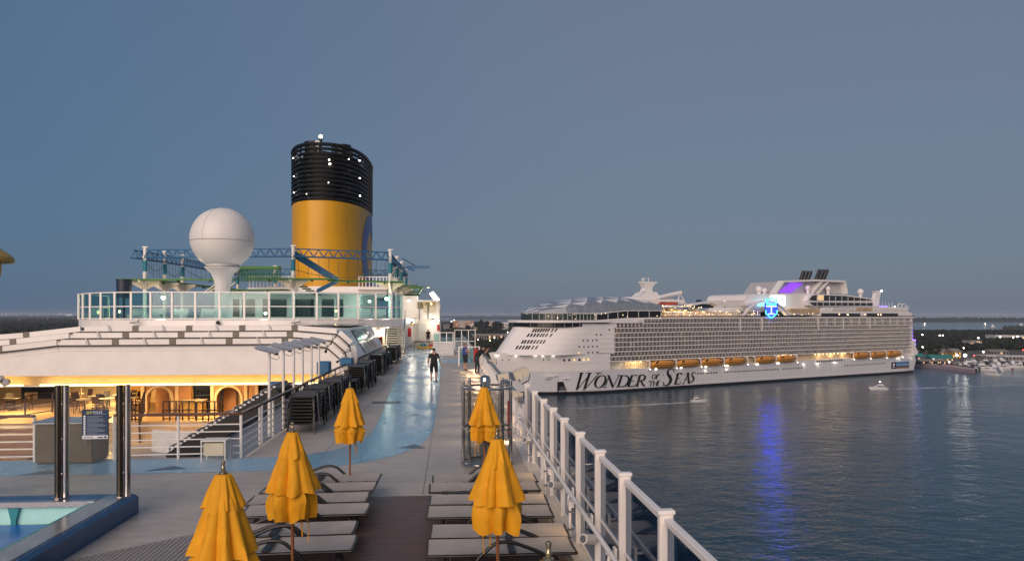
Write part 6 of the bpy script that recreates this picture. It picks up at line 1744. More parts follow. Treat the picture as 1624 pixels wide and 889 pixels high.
# warm deckhouse wall behind the rails (bars, lounges), broken into bays
BAYM=mat('ship_deck_bay',(0.50,0.36,0.20),.5,var=.4,scale=.35)
mb=MB(); r=random.Random(12); s=70
while s<150:
    w_=r.uniform(3,7); h=r.uniform(3.2,6.2) if s<100 else r.uniform(2.6,4.0); mb.box(s,s+w_*.9,6+r.uniform(0,3),18,42.3,42.3+h); s+=w_
W(mb,'deck_bars',BAYM)
mb=MB()
for i in range(42):
    s=70+i*1.95; mb.tube((s,2.0,42.3),(s,2.0,46.0),.12,n=5)
    for k in range(3): mb.cbox((s+.6,3.2,43+k*.7),.7,.7,.45)
W(mb,'lounger_clutter',SUPW,kind='stuff')
mb=MB()
for i in range(60):
    s=r.uniform(68,152); mb.sphere((s,r.uniform(1.5,5.5),r.uniform(43.4,46.8) if s>100 else r.uniform(43.4,50)),r.uniform(.12,.30),6,4)
for i in range(26):
    s=r.uniform(166,262); mb.sphere((s,r.uniform(.8,3),r.uniform(43.4,46.6)),r.uniform(.10,.24),6,4)
W(mb,'deck_lamps',BULBW,kind='stuff')
for (s,z,e) in ((76,47,500),(88,46,500),(104,45.5,260),(122,45.5,260),(140,45.5,260),(180,45,200),(215,44.8,150),(250,44.8,120)):
    l=bpy.data.lights.new('open_deck_light','POINT'); l.energy=e; l.color=(1,.72,.38); l.shadow_soft_size=.8
    lo=bpy.data.objects.new('open_deck_light',l); COL.objects.link(lo); lo.parent=WS; lo.location=(s,3.6,z)
# looped rails / arches along the pool deck
mb=MB()
for x in (1108,1121,1134,1147,1160,1170):
    s,z=sp(x,492,2.5); mb.path([(s-3.6+7.2*i/10,2.5,43+4.2*sin(pi*i/10)) for i in range(11)],.16,n=5)
W(mb,'deck_arches',SUPW)
# long white canopy beam with its bent ends and dark underside
pts=[sp(1095,484,4),sp(1112,480.5,4),sp(1128,479,4),sp(1136,484,4),sp(1182,483.5,4),sp(1197,479.5,4)]
mb=MB()
for p,q in zip(pts[:-1],pts[1:]): mb.beam((p[0],5,p[1]),(q[0],5,q[1]),5,1.0)
W(mb,'pool_canopy_beam',SUPW)
p,q=sp(1104,481,10),sp(1130,486,10); mb=MB(); mb.box(p[0],q[0],9,22,q[1]-1,p[1]-.6); W(mb,'pool_canopy_roof',mat('navy_shade',(0.02,0.03,0.06),.5))
for x in (1107,1111):
    s,z=sp(x,479,14); mb=MB(); mb.add([(s-2.5,14,z-2),(s+2.5,14,z-2),(s,14,z+1.6),(s-2.5,15,z-2),(s+2.5,15,z-2),(s,15,z+1.6)],[(0,1,2),(5,4,3),(0,3,4,1),(1,4,5,2),(2,5,3,0)]); W(mb,'sail_peak',mat('navy_sail',(0.02,0.035,0.07),.6))
s,z=sp(1149,478,8); mb=MB(); mb.sphere((s,8,z),1.5,10,8); mb.tube((s,8,z-1),(s,8,z-4.5),.4,n=6); W(mb,'pool_figure',SUPW,smooth=True)
# amidships block with curved front carrying the screen and the crest
A0=sp(1187,482,6)[0]; 
prof=[sp(1183,500,6),sp(1185,488,6),sp(1181,476,6),sp(1184,469,6),sp(1190,466.5,6),sp(1290,465.5,6),sp(1300,480,6),sp(1302,500,6)]
mb=MB(); mb.prism([(p[0],max(p[1],42.3)) for p in prof],(0,6,0),(1,0,0),(0,0,1),(0,34,0)); W(mb,'midship_block',SUPW)
# arched balcony opening round the crest
def arc_px(x0,x1,yb,yt,t,n=12): return [(sp(x0+(x1-x0)*i/n,0,t)[0], sp((x0+x1)/2,yb-(yb-yt)*sin(pi*i/n)**.8,t)[1]) for i in range(n+1)]
ap=arc_px(1180,1252,500,477,0.2)
mb=MB()
for p,q in zip(ap[:-1],ap[1:]): mb.beam((p[0],.6,p[1]),(q[0],.6,q[1]),1.6,.9)
W(mb,'arch_band',SUPW)
mb=MB(); mb.prism([(p[0],min(max(p[1]-.5,42.3),46.0)) for p in ap],(0,4.4,0),(1,0,0),(0,0,1),(0,1.4,0)); W(mb,'arch_glass',WDARK)
mb=MB()
for yy in (494,489,485): 
    p=sp(1187,yy,3); q=sp(1246,yy,3); mb.box(p[0]+ (494-yy)*.6,q[0]-(494-yy)*.6,3.0,4.2,p[1]-.12,p[1]+.12)
W(mb,'arch_gallery',SUPW)
CYAN=glow('arch_cyan_light',(.25,.75,1.0),1.6)
p=sp(1201,486,2.6);q=sp(1213,480,2.6); mb=MB()
for i in range(5):
    for k in range(3): mb.cbox((p[0]+(q[0]-p[0])*(i+.5)/5,2.8,p[1]+(q[1]-p[1])*(k+.5)/3),1.0,.1,.8)
W(mb,'lit_gallery_panes',CYAN,kind='stuff')
# white screen
SCRN=glow('screen_white',(.80,.93,1.0),1.6)
p=sp(1224.5,485,4.5);q=sp(1246.5,469,4.5); mb=MB(); mb.box(p[0],q[0],4.9,5.3,p[1],q[1]); W(mb,'video_screen',SCRN)
for (s,z,e) in ((p[0]-7,p[1]+3,200),((p[0]+q[0])/2+9,p[1]+3,200)):
    l=bpy.data.lights.new('screen_wash','POINT'); l.energy=e; l.color=(.45,.80,1.0); l.shadow_soft_size=1
    lo=bpy.data.objects.new('screen_wash',l); COL.objects.link(lo); lo.parent=WS; lo.location=(s,2.2,z)
# crest of crown and anchor in neon tubes on a dark blue shield
cs,cz=sp(1223.5,490,-1.2)
NEON=glow('neon_cyan',(.10,.75,1.0),1.5); NEONW=glow('neon_white',(.75,.95,1.0),1.2); CREST=glow('crest_blue',(.001,.003,1.0),30)
def cp(x,y,t=-1.3): 
    s,z=sp(x,y,t); return (s,t,z)
cr=MB(); outline=[(1214.5,481.5),(1215.5,491.5),(1214.8,497),(1223.5,504.5),(1232.5,497),(1231.8,491.5),(1232.8,481.5)]
cr.prism([(sp(x,y,-1)[0],sp(x,y,-1)[1]) for x,y in outline],(0,-1.0,0),(1,0,0),(0,0,1),(0,.5,0)); crest=W(cr,'crest_shield',CREST)
bk_=MB(); bk_.prism([(sp(1223.6+(x-1223.6)*1.16,490+(y-490)*1.12,-.4)[0],sp(1223.6+(x-1223.6)*1.16,490+(y-490)*1.12,-.4)[1]) for x,y in outline],(0,-.46,0),(1,0,0),(0,0,1),(0,.3,0)); W(bk_,'crest_spill_stop',mat('crest_navy',(0.004,0.012,0.06),.5,var=0))  # added navy plate: stops blue spill behind the shield, leaves its navy outline
m2=MB()
lines=[[(1214.8,492),(1214.5,497.2),(1223.5,504.8),(1232.5,497.2),(1232.2,492)],[(1217.8,493),(1217.6,496.3),(1223.5,501.2),(1229.4,496.3),(1229.2,493)]]
for L_ in lines[:1]: m2.path([cp(x,y) for x,y in L_],.42,n=6)
m2.build('crest_rim',NEON,crest)
m2=MB()
for L_ in ([(1223.5,486.3),(1223.5,498.5)],[(1215.5,486),(1231.5,486)],[(1219,498),(1228,498)]): m2.path([cp(x,y,-1.6) for x,y in L_],.40,n=6)
m2.build('anchor',NEONW,crest)
m2=MB()
m2.path([cp(x,y) for x,y in [(1216.3,482),(1214.6,473.5),(1219.2,477.3),(1223.6,472),(1228,477.3),(1232.4,473.5),(1230.8,482),(1216.3,482)]],.5,n=6)
m2.path([cp(x,y) for x,y in [(1216,484),(1231,484)]],.3,n=6); m2.build('crown',NEON,crest)
# big white radomes
for (x,y,px,t) in ((1203.5,459,5.2,16),(1212.5,461,4.3,14),(1181,474,4.6,10),(1281,457,4.2,9),(1313,458,4.2,9),(1364.5,463,5.4,16)):
    s,z=sp(x,y,t); R_=px*.44; mb=MB(); mb.sphere((s,t,z),R_,16,10); W(mb,'satellite_dome',SUPW,smooth=True)
    zb=sp(x,y+px+3,t)[1]; mb=MB(); mb.tube((s,t,zb-1.5),(s,t,z-R_*.7),R_*.5,R_*.62,n=12); W(mb,'dome_pedestal',SUPW,smooth=True)
# funnel block: trapezoid frame with purple lit lattice, glazed after part
T0=10
def q_(x,y,t=T0): return sp(x,y,t)
mb=MB()
top=[q_(1238,447),q_(1243,445.5),q_(1290,444),q_(1336,446.5)]
mb.prism([q_(1226,466),q_(1238,447),q_(1243,445.5),q_(1336,446.5),q_(1340,466)],(0,T0+2.2,0),(1,0,0),(0,0,1),(0,24,0)); W(mb,'funnel_core',mat('ship_funnel_grey',(0.42,0.41,0.43),.45,var=.1,scale=.2))
mb=MB()
fr=[(1226,466),(1239,446.8),(1290,445),(1336,446.8),(1339.5,466)]
for a_,b_ in zip(fr[:-1],fr[1:]): mb.beam((q_(*a_)[0],T0,q_(*a_)[1]),(q_(*b_)[0],T0,q_(*b_)[1]),5,1.3)
for a_,b_ in (((1284,466),(1300,446.5)),((1293,466),(1310,447))): mb.beam((q_(*a_)[0],T0,q_(*a_)[1]),(q_(*b_)[0],T0,q_(*b_)[1]),4.6,1.0)
W(mb,'funnel_frame',SUPW)
PURP=glow('purple_light',(.26,.06,1.0),1.1)
p=q_(1241,464);q2=q_(1275,449); mb=MB(); r=random.Random(2)
for k in range(6):
    for i in range(12):
        if r.random()<.22: continue
        sx=p[0]+ (k*2.1) + (q2[0]-p[0]-11)*(i+.5)/12; z=p[1]+(q2[1]-p[1])*(k+.5)/6; mb.cbox((sx,T0+1.9,z),2.9,.2,1.15)
W(mb,'purple_lattice',PURP,kind='stuff')
for s_ in (p[0]+8,p[0]+18):
    l=bpy.data.lights.new('purple_wash','POINT'); l.energy=180; l.color=(.45,.2,1); l.shadow_soft_size=1
    lo=bpy.data.objects.new('purple_wash',l); COL.objects.link(lo); lo.parent=WS; lo.location=(s_,T0-3,p[1]+4)
mb=MB()
for i in range(9):
    x=1314+i*2.6; a_=q_(x,465);b_=q_(x-1.2,448); mb.beam((a_[0],T0+1.8,a_[1]),(b_[0],T0+1.8,b_[1]),.3,.3)
W(mb,'funnel_fins',SUPW)
FUNK=mat('ship_stack_black',(0.012,0.011,0.012),.4,var=.2)
for g,(xb,xt,yt) in enumerate(((1265.5,1271.5,430.5),(1271,1277,430.5),(1276.5,1283,431),(1289,1297,428.5),(1295,1303,428.5),(1301,1309,428.5))):
    a_=sp(xb+3.5,447,18);b_=sp(xt+3,yt,18); t=18
    mb=MB(); mb.tube((a_[0],t,a_[1]),(b_[0],t,b_[1]),1.25,1.25,n=10); W(mb,'exhaust_stack',FUNK,smooth=True)
    for k in range(4):
        u=.3+.18*k; c=Vector((a_[0]+(b_[0]-a_[0])*u,t,a_[1]+(b_[1]-a_[1])*u)); 
    mb=MB(); mb.tube((a_[0]+1.4,t-1.2,a_[1]),(b_[0]+1.4,t-1.2,b_[1]),.12,n=5); W(mb,'stack_seam',GREYM)
# after lounge with two rows of dark glazing in white frames
AL=mat('lounge_glazing',(0.03,0.035,0.04),.1,var=.3,scale=.2)
lp=[(1280,477),(1284,470),(1292,466.5),(1340,467.5),(1384,474),(1384,486),(1292,486),(1282,484)]
mb=MB(); mb.prism([sp(x,y,2.6) for x,y in lp],(0,2.6,0),(1,0,0),(0,0,1),(0,42,0)); W(mb,'after_lounge',SUPW)
for (poly,nm) in (([(1284,476),(1288,469.5),(1294,468),(1340,469.5),(1378,474.5),(1383,477),(1292,477)],'lounge_window'),([(1285,479.5),(1384,480.5),(1384,485),(1292,485),(1287,483)],'lounge_window')):
    mb=MB(); mb.prism([sp(x,y,2.4) for x,y in poly],(0,2.35,0),(1,0,0),(0,0,1),(0,.3,0)); w_=W(mb,nm,AL)
    for i in range(9):
        x=1296+i*9.8; y0,y1=(469,477) if poly[0][1]==476 else (480,485); a_=sp(x,y1,2.2);b_=sp(x,y0+i*.35*(poly[0][1]==476),2.2)
        m2=MB(); m2.box(a_[0]-.16,a_[0]+.16,2.15,2.34,a_[1],b_[1]); m2.build('mullion',SUPW,w_)
p=sp(1297,476.5,2);q2=sp(1306.5,468.5,2); mb=MB(); mb.box(p[0],q2[0],2.0,2.14,p[1],q2[1]); W(mb,'lit_lounge_panel',glow('lounge_warm',(1,.66,.35),.7))
# decks below the lounge: window strips
for (x0,x1,y0,y1,m_) in ((1303,1364,497,502,AL),(1375,1424,497,502,AL),(1320,1358,488,493,PART),(1252,1300,490,496,BAYM),(1358,1384,488,493,BAYM),(1386,1440,488,492,SUPW)):
    p=sp(x0,y1,.6);q2=sp(x1,y0,.6); mb=MB(); mb.box(p[0],q2[0],.5,3.0,max(p[1],42.4),q2[1]); W(mb,'deck_window_strip',m_)
mb=MB(); mb.prism([sp(1300,503.5,.8),sp(1300,496,.8),sp(1310,487.5,.8),sp(1420,487,.8),sp(1436,492,.8),sp(1446,497,.8),sp(1448,503.5,.8)],(0,.9,0),(1,0,0),(0,0,1),(0,44,0)); W(mb,'after_bulwark',SUPW)
for x,y in ((1331,498.5),(1344,499),(1393,499),(1397,499.3),(1345,499.5)):
    s,z=sp(x,y,.3); mb=MB(); mb.sphere((s,.3,z),.36,6,4); W(mb,'lounge_lamp',BULBW)
# after mast, sport court, slide loops
a_=sp(1386,486,12);b_=sp(1392,463,12); mb=MB(); mb.prism([sp(1384,486,12),sp(1388,465,12),sp(1386,461.5,12),sp(1397,461,12),sp(1395,464,12),sp(1391,486,12)],(0,11,0),(1,0,0),(0,0,1),(0,3,0)); W(mb,'after_mast',SUPW)
s,z=sp(1397.5,461.5,11); mb=MB(); mb.sphere((s,10.6,z),.6,8,6); W(mb,'mast_lamp',BULB)
s,z=sp(1419,487,6); mb=MB(); mb.sphere((s,6,z),.55,8,6); W(mb,'court_lamp',BULB)
PUR2=glow('court_purple',(.35,.25,1.0),1.3); p=sp(1396,488,8);q2=sp(1408,485,8); mb=MB(); mb.box(p[0],q2[0],8,9,p[1],q2[1]); W(mb,'court_glow',PUR2)
for i in range(6):
    mb=MB(); s,z=sp(1389+i*5.2,488,7); zt=sp(1389,479,7)[1]; mb.tube((s,7,z),(s,7,zt),.14,n=5); W(mb,'court_post',SUPW)
mb=MB()
for (x,y,rr) in ((1428,486,2.2),(1434,487,2.4),(1439,489,1.8)):
    s,z=sp(x,y,8); mb.path([(s+rr*cos(2*pi*i/14),8+.1*i,z+rr*sin(2*pi*i/14)) for i in range(14)],.32,n=6,closed=True)
W(mb,'slide_loops',SUPW,smooth=True)
# stern: stepped terraces with violet light bars
VIO=glow('stern_violet',(.14,.05,1.0),9.0)
for k in range(9):
    z=20+k*2.35; s=318.5-k*.35; mb=MB(); mb.box(312,s+1.2,3,2*HW-3,z-.2,z+.2); W(mb,'stern_terrace',SUPW)
    mb=MB(); mb.box(s-4.2,s+1.1,2.5,2.95,z+.22,z+.42); W(mb,'stern_light_bar',VIO)
    mb=MB(); mb.box(s+1.22,s+1.3,4,2*HW-4,z+.22,z+.42); W(mb,'stern_light_bar',VIO)
for z in (22,25):
    mb=MB(); mb.box(318.2,321.0,2.4,10,z-2.0,z); W(mb,'stern_slide_base',SUPW); mb=MB(); mb.box(317.5,321.2,2.2,2.38,z-1.7,z-.4); W(mb,'stern_glow_panel',VIO)
mb=MB(); mb.prism([(314,13.2),(321.0,13.6),(321.5,15.5),(318,20.0),(314,20)],(0,.6,0),(1,0,0),(0,0,1),(0,45.8,0)); W(mb,'stern_step',SUPW)
mb=MB(); mb.prism([(316.8,1.6),(318.2,3),(320.4,8),(319.4,13),(316.8,13)],(0,1.8,0),(1,0,0),(0,0,1),(0,43.4,0)); W(mb,'transom',HULLW)
# company panel near the stern
p=sp(1413.5,585);q2=sp(1441.5,573)
ht=.95
mb=MB(); mb.box(p[0],q2[0],-.08,.5,p[1],q2[1]); pn=W(mb,'company_panel',mat('panel_blue',(0.02,0.16,0.34),.4,var=.05))
w_=q2[0]-p[0]; h=q2[1]-p[1]
m2=MB(); m2.box(p[0],p[0]+w_*.25,-.12,-.082,p[1],q2[1]); m2.build('crest_tile',mat('panel_navy',(0.01,0.015,0.04),.4),pn)
m2=MB(); c0=p[0]+w_*.125; m2.sphere((c0,-.14,p[1]+h*.62),h*.17,10,6,1.1); m2.box(c0-h*.2,c0+h*.2,-.2,-.125,p[1]+h*.18,p[1]+h*.36); m2.build('crest_mark',SUPW,pn)
m2=MB(); m2.box(p[0]+w_*.25+.01,q2[0],-.12,-.082,p[1],p[1]+h*.28); m2.build('brown_strip',mat('panel_brown',(0.22,0.09,0.03),.5),pn)
tm=text_mesh('RoyalCaribbean',h*.36,'panel_lettering',SUPW); o=link('panel_lettering',tm,pn,(p[0]+w_*.28,-.13,p[1]+h*.48)); o.rotation_euler=(radians(90),0,0); o.scale=(.98*w_*.70/max(.1,max(v.co.x for v in tm.vertices)),1,1)
# faint blue stern wash lamp
l=bpy.data.lights.new('stern_wash','POINT'); l.energy=700; l.color=(.35,.25,1); l.shadow_soft_size=1
lo=bpy.data.objects.new('stern_wash',l); COL.objects.link(lo); lo.parent=WS; lo.location=(322.5,1.5,27)
# ================================================================== SHORE, HARBOUR AND BOATS
def sea(x,y): 
    p=onz(x,y,SEA); return (p.x,p.y)
LANDM=mat('scrub_land',(0.030,0.028,0.022),.9,var=.45,scale=.012); FARL=mat('far_shore_wood',(0.035,0.045,0.04),.9,var=.3,scale=.002); ASPH=mat('port_ground',(0.10,0.085,0.07),.8,var=.35,scale=.02); WOODL=mat('mangrove_leaf',(0.014,0.019,0.011),.85,var=.5,scale=.05)
shipside=[(S0+_u*s+_n*54) for s in (-60,120,330)]
front=[sea(-700,545),sea(-200,540),sea(150,540),sea(420,552),sea(600,572),sea(700,578)]
front+=[(p.x,p.y) for p in shipside]+[sea(1458,579),sea(1500,584),sea(1545,590.5)]
inner=[sea(1553,588),sea(1560,581),sea(1640,577),sea(1800,576)]
backr=[sea(1800,527.5),sea(1620,527.5),sea(1540,526.5),sea(1455,525),sea(1380,524),sea(1200,518),sea(1000,512),sea(860,510.5),sea(700,510),sea(560,506),sea(300,501.5),sea(-700,501.5)]
mb=MB(); poly=front+inner+backr
mb.prism([(a,b) for a,b in poly],(0,0,SEA-3),(1,0,0),(0,1,0),(0,0,5.2)); struct('mainland',mb,LANDM)
# port apron (paler ground) behind and right of the big ship
mb=MB(); ap=[(p.x+_n.x*2,p.y+_n.y*2) for p in shipside]+[sea(1460,577),sea(1535,586),sea(1560,571),sea(1640,566),sea(1640,548),sea(1455,546),sea(1000,545),sea(840,545),sea(740,548)]
mb.prism(ap,(0,0,SEA+2.21),(1,0,0),(0,1,0),(0,0,.02)); struct('port_apron',mb,ASPH)
# quay wall and pinkish walkway
QU=mat('quay_concrete',(0.42,0.32,0.28),.8,var=.15,scale=.1)
q=[sea(1453,581),sea(1500,586.2),sea(1546,592.5),sea(1547,589.6),sea(1500,582.5),sea(1453,577.5)]
mb=MB(); mb.prism(q,(0,0,SEA-2),(1,0,0),(0,1,0),(0,0,4.6)); struct('quay',mb,QU)
# far shores: long low wooded strips with ragged tops
def strip(name,x0,x1,yb,h0,h1,n,seed,m,depth=600):
    mb=MB(); r=random.Random(seed); v=[]
    for i in range(n+1):
        x=x0+(x1-x0)*i/n; a=onz(x,yb,SEA); hh=h0+(h1-h0)*r.random(); d=Vector((a.x,a.y,0)).normalized()
        v+=[(a.x,a.y,SEA-1),(a.x,a.y,SEA+hh*.8),(a.x+d.x*depth*.2,a.y+d.y*depth*.2,SEA+hh),(a.x+d.x*depth,a.y+d.y*depth,SEA+hh*r.uniform(.8,1.2)),(a.x+d.x*depth,a.y+d.y*depth,SEA-1)]
    mb.add(v,[(i*5+k,(i+1)*5+k,(i+1)*5+k+1,i*5+k+1) for i in range(n) for k in range(4)]); o=struct(name,mb,m); return o
strip('far_shore',1380,1700,510.5,14,26,220,1,FARL,1500)
strip('far_shore',560,1420,503.6,14,26,300,2,FARL,2500)
strip('far_shore',-300,560,502.5,25,48,260,3,FARL,2500)
strip('island_shore',1590,1700,523,7,12,80,4,FARL,150)
strip('island_shore',720,830,506.2,8,14,80,6,FARL,300)
# woods that read as one mass: many small leaf clumps
def wood(name,pts,n,seed,hmin,hmax,size,m=WOODL):
    """pts: pixel quad (x0,x1,y0,y1) filled on the ground"""
    mb=MB(); r=random.Random(seed)
    for i in range(n):
        x0,x1,y0,y1=pts[i%len(pts)]
        x=r.uniform(x0,x1); y=1/(r.uniform(1/(y1-HY),1/(y0-HY)))+HY
        b=onz(x,y,SEA+2.2); h=r.uniform(hmin,hmax); s=size*r.uniform(.7,1.4)
        for k in range(5):
            c=b+Vector((r.gauss(0,s*.5),r.gauss(0,s*.5),h*r.uniform(.15,1)))
            d=Vector((r.uniform(-1,1),r.uniform(-1,1),r.uniform(-.2,1))).normalized(); e=d.orthogonal().normalized(); f_=d.cross(e)
            q_=s*r.uniform(.35,.6)
            mb.add([c+e*q_,c+f_*q_,c-e*q_,c-f_*q_,c+d*q_*.7],[(0,1,4),(1,2,4),(2,3,4),(3,0,4),(3,2,1,0)])
    o=mb.build(name,m); o['kind']='stuff'; return o
wood('mangrove_wood',[(1450,1640,526.5,541)],2600,1,2,5,6)
wood('town_trees',[(700,870,513,530),(700,870,524,546)],800,2,2,6,5)
wood('far_woodland',[(-60,140,503,537)],3200,3,4,12,11)
wood('harbour_scrub',[(1455,1640,542,556)],380,4,2,6,6)
wood('port_trees',[(700,850,540,566)],420,6,2,5,5)

# ---- distinct trees
TRK=mat('tree_trunk',(0.06,0.045,0.03),.9,var=.3)
TLEAF=mat('tree_leaf_dark',(0.014,0.021,0.011),.8,var=.5,scale=.3)
def tree_meshes(seed,H,R_):
    r=random.Random(seed); mb=MB(); mb.path([(0,0,0),(.1,.1,H*.3),(-.2,0,H*.6),(0,.1,H*.85)],[H*.03,H*.025,H*.017,H*.006],n=6)
    cl=[]
    for i in range(9):
        a=r.uniform(0,6.28); z=H*r.uniform(.35,.9); q=R_*r.uniform(.3,.8)*(1.2-z/H*.7); c=Vector((q*cos(a),q*sin(a),z)); cl.append(c); mb.path([(0,0,z*.75),(c.x*.6,c.y*.6,z*.95),tuple(c)],[H*.012,H*.008,H*.004],n=4)
    cl.append(Vector((0,0,H*.92)))
    tm_=mb.mesh('trunk',TRK,True); mc=MB()
    for c in cl:
        for k in range(85):
            p=c+Vector((r.gauss(0,R_*.24),r.gauss(0,R_*.24),r.gauss(0,H*.065))); d=Vector((r.uniform(-1,1),r.uniform(-1,1),r.uniform(-1,1))).normalized(); e=d.orthogonal().normalized(); s=R_*r.uniform(.06,.13)
            mc.quad(p-d*s,p+e*s*.6,p+d*s,p-e*s*.6)
    return tm_,mc.mesh('crown',TLEAF)
TM=[tree_meshes(1,20,7),tree_meshes(2,16,6),tree_meshes(3,24,6)]
def tree(x,yb,yt,k,label,group):
    b=onz(x,yb,SEA+2.2); t_=onz(x,yb,SEA+2.2); D=(b-EYE).dot(_fw); h=(yb-yt)*D/F_PX; H=(20,16,24)[k]
    o=thing('shore_tree',label,'tree',b,x*.7,group); o.scale=(h/H,)*3
    link('trunk',TM[k][0],o); link('crown',TM[k][1],o)
for (x,yb,yt,k) in ((756,527,511,0),(762,528,507,2),(772,527,510,1),(785,529,510,0),(795,528,512,1),(810,526,509,2),(822,527,511,0),(833,528,509,1),(842,527,510,2),(846,530,513,0),(716,526,513,1),(741,528,517,1)):
    tree(x,yb,yt,k,'dark spreading tree between the pale town buildings beyond the deck rail','trees in the town')
for (x,yb,yt,k) in ((1462,571,553,1),(1475,569,550,0),(1487,568,548,0),(1507,566,554,1),(1532,562,549,0),(1545,560,551,1),(1560,559,551,0),(1570,560,552,1),(1500,552,547,1)):
    tree(x,yb,yt,k,'dark tree among the harbour buildings behind the marina','trees behind the marina')

# ---- buildings
def building(name,label,x0,x1,yb,yt,dep,wallm,roofm,rows=3,colsn=6,gable=0.0,lit=.06,group=None,win=True):
    a=onz(x0,yb,SEA+2.2); D=(a-EYE).dot(_fw); b=onD(x1,yb,D); top=onD(x0,yt,D).z
    w_=(b-a).length; d=(b-a).normalized(); rz=atan2(d.y,d.x); h=top-a.z
    t_=thing(name,label,'building',a,rz,group)
    mb=MB(); mb.box(0,w_,0,dep,0,h); mb.build('wall',wallm,t_)
    mb=MB()
    if gable>0: mb.prism([(-.6,h+.02),(dep+.6,h+.02),(dep/2,h+gable)],(-.8,0,0),(0,1,0),(0,0,1),(w_+1.6,0,0))
    else: mb.box(-.4,w_+.4,-.4,dep+.4,h+.02,h+.7)
    mb.build('roof',roofm,t_)
    if win:
        r=random.Random(int(x0*7)); fh=h/rows; cw=w_/colsn
        for i in range(colsn):
            for j in range(rows):
                m=MB(); m.box(cw*(i+.25),cw*(i+.75),-.12,.05,fh*(j+.3),fh*(j+.8)); m.build('window',LITW if r.random()<lit else WDARK,t_)
    return t_
PINK=mat('stucco_salmon',(0.50,0.27,0.19),.7,var=.1,scale=.1); PALE=mat('stucco_pale',(0.55,0.47,0.43),.7,var=.1,scale=.1); TILE=mat('roof_grey',(0.22,0.20,0.19),.8,var=.15,scale=.2); YELW=mat('stucco_ochre',(0.46,0.28,0.08),.7,var=.1,scale=.2); TEALR=mat('roof_teal',(0.03,0.19,0.18),.6,var=.1,scale=.2); WHT=mat('shed_white',(0.60,0.58,0.55),.6,var=.1,scale=.1)
building('apartment_block','salmon pink apartment block with a flat roof in the town',718,727,522,509,18,PINK,PALE,5,5)
building('apartment_block','pale apartment wing beside the salmon pink block',727.5,738,522,509.3,18,PALE,PALE,5,5)
building('apartment_block','lower pale pink apartment block behind the pale wing',738.5,751,516,509.5,18,PINK,PALE,3,6)
building('town_house','pale house with a gabled roof right of the apartments',744,751,521,516,14,PALE,WHT,2,3,4)
building('apartment_block','cream apartment block among the dark trees',775,786,517,509.8,18,PALE,PALE,3,5)
building('town_house','white gabled house between dark trees near the cruise ship dome',794,806,523,514,16,WHT,WHT,2,4,5)
building('town_house','small white house close to the bow of the cruise ship',820,830,518,512,14,WHT,WHT,2,4)
building('town_house','small grey house left of the salmon block',703,714,524,515,14,TILE,TILE,2,4)
building('town_house','white block beyond the trees at the cruise ship bow',838,846,517,510,14,WHT,WHT,3,3)
building('kiosk_house','narrow pale kiosk house in front of the town trees',751.5,757,527,519.5,10,PALE,PALE,2,2)
building('terminal_roof','long grey roofed terminal shed stretching towards the cruise ship bow',749,808,541,530.5,26,TILE,TILE,1,16,0,.12)
building('service_house','small dark house with a red gable in the parking area',779,786,541,536,10,mat('red_gable',(0.18,0.04,0.04),.7),TILE,1,2,3)
bl=thing('blue_sign_bar','long glowing blue sign bar on the terminal roof','sign',onD(791,531,1190)); mb=MB(); w1=(onD(806,531,1190)-onD(791,531,1190)); mb.obox(w1/2+Vector((0,0,0)),w1/2,(0,.4,0),(0,0,1.5)); mb.build('bar',glow('blue_bar_light',(.12,.25,1),2.2),bl); mb=MB(); mb.obox(w1/2+Vector((0,.9,-1.0)),w1/2*.98,(0,.4,0),(0,0,2.2)); mb.build('frame',DARK,bl)
building('warehouse','long white floodlit warehouse on the wooded spit',1579,1612,541,532.5,25,WHT,WHT,1,7,0,.1)
building('warehouse','white warehouse end block right of the long floodlit warehouse',1614,1640,541,533,25,WHT,WHT,1,4,0,.1)
building('office_block','grey office building with pale roof behind the harbour trees',1540,1557,550,541,18,PALE,TILE,3,6,0,.25)
building('ochre_house','ochre yellow house with grey hipped roof left of the floodlights',1490,1503,567,560,12,YELW,TILE,2,4,4,.4)
building('ochre_house','ochre yellow house with lit windows behind the floodlights',1511,1524,568,558,12,YELW,TILE,2,4,3,.5)
building('quay_hall','long low hall with a teal roof behind the quay',1479,1512,573,568.5,14,mat('hall_wall',(0.25,0.22,0.18),.7,var=.2),TEALR,1,9,3.2,.35)
building('quay_hall','dark low hall with teal roof close to the stern of the cruise ship',1456,1468,572,566,14,TILE,TEALR,1,4,3,.2)
building('boat_shed','long white open boat shed over the marina',1565,1592,571,565,16,TILE,WHT,1,6,0,.1)
building('boat_shed','second white boat shed right of the first over the marina',1594,1640,572,566,16,TILE,WHT,1,8,0,.1)
building('boat_shed','grey boat shed behind the white marina sheds',1572,1600,563,557.5,16,TILE,TILE,1,6,2,.1)
building('restaurant','low dark waterside restaurant with lit windows on the quay',1460,1500,578,573,10,mat('dark_timber',(0.06,0.04,0.03),.7,var=.2),TILE,1,12,1.5,.45)
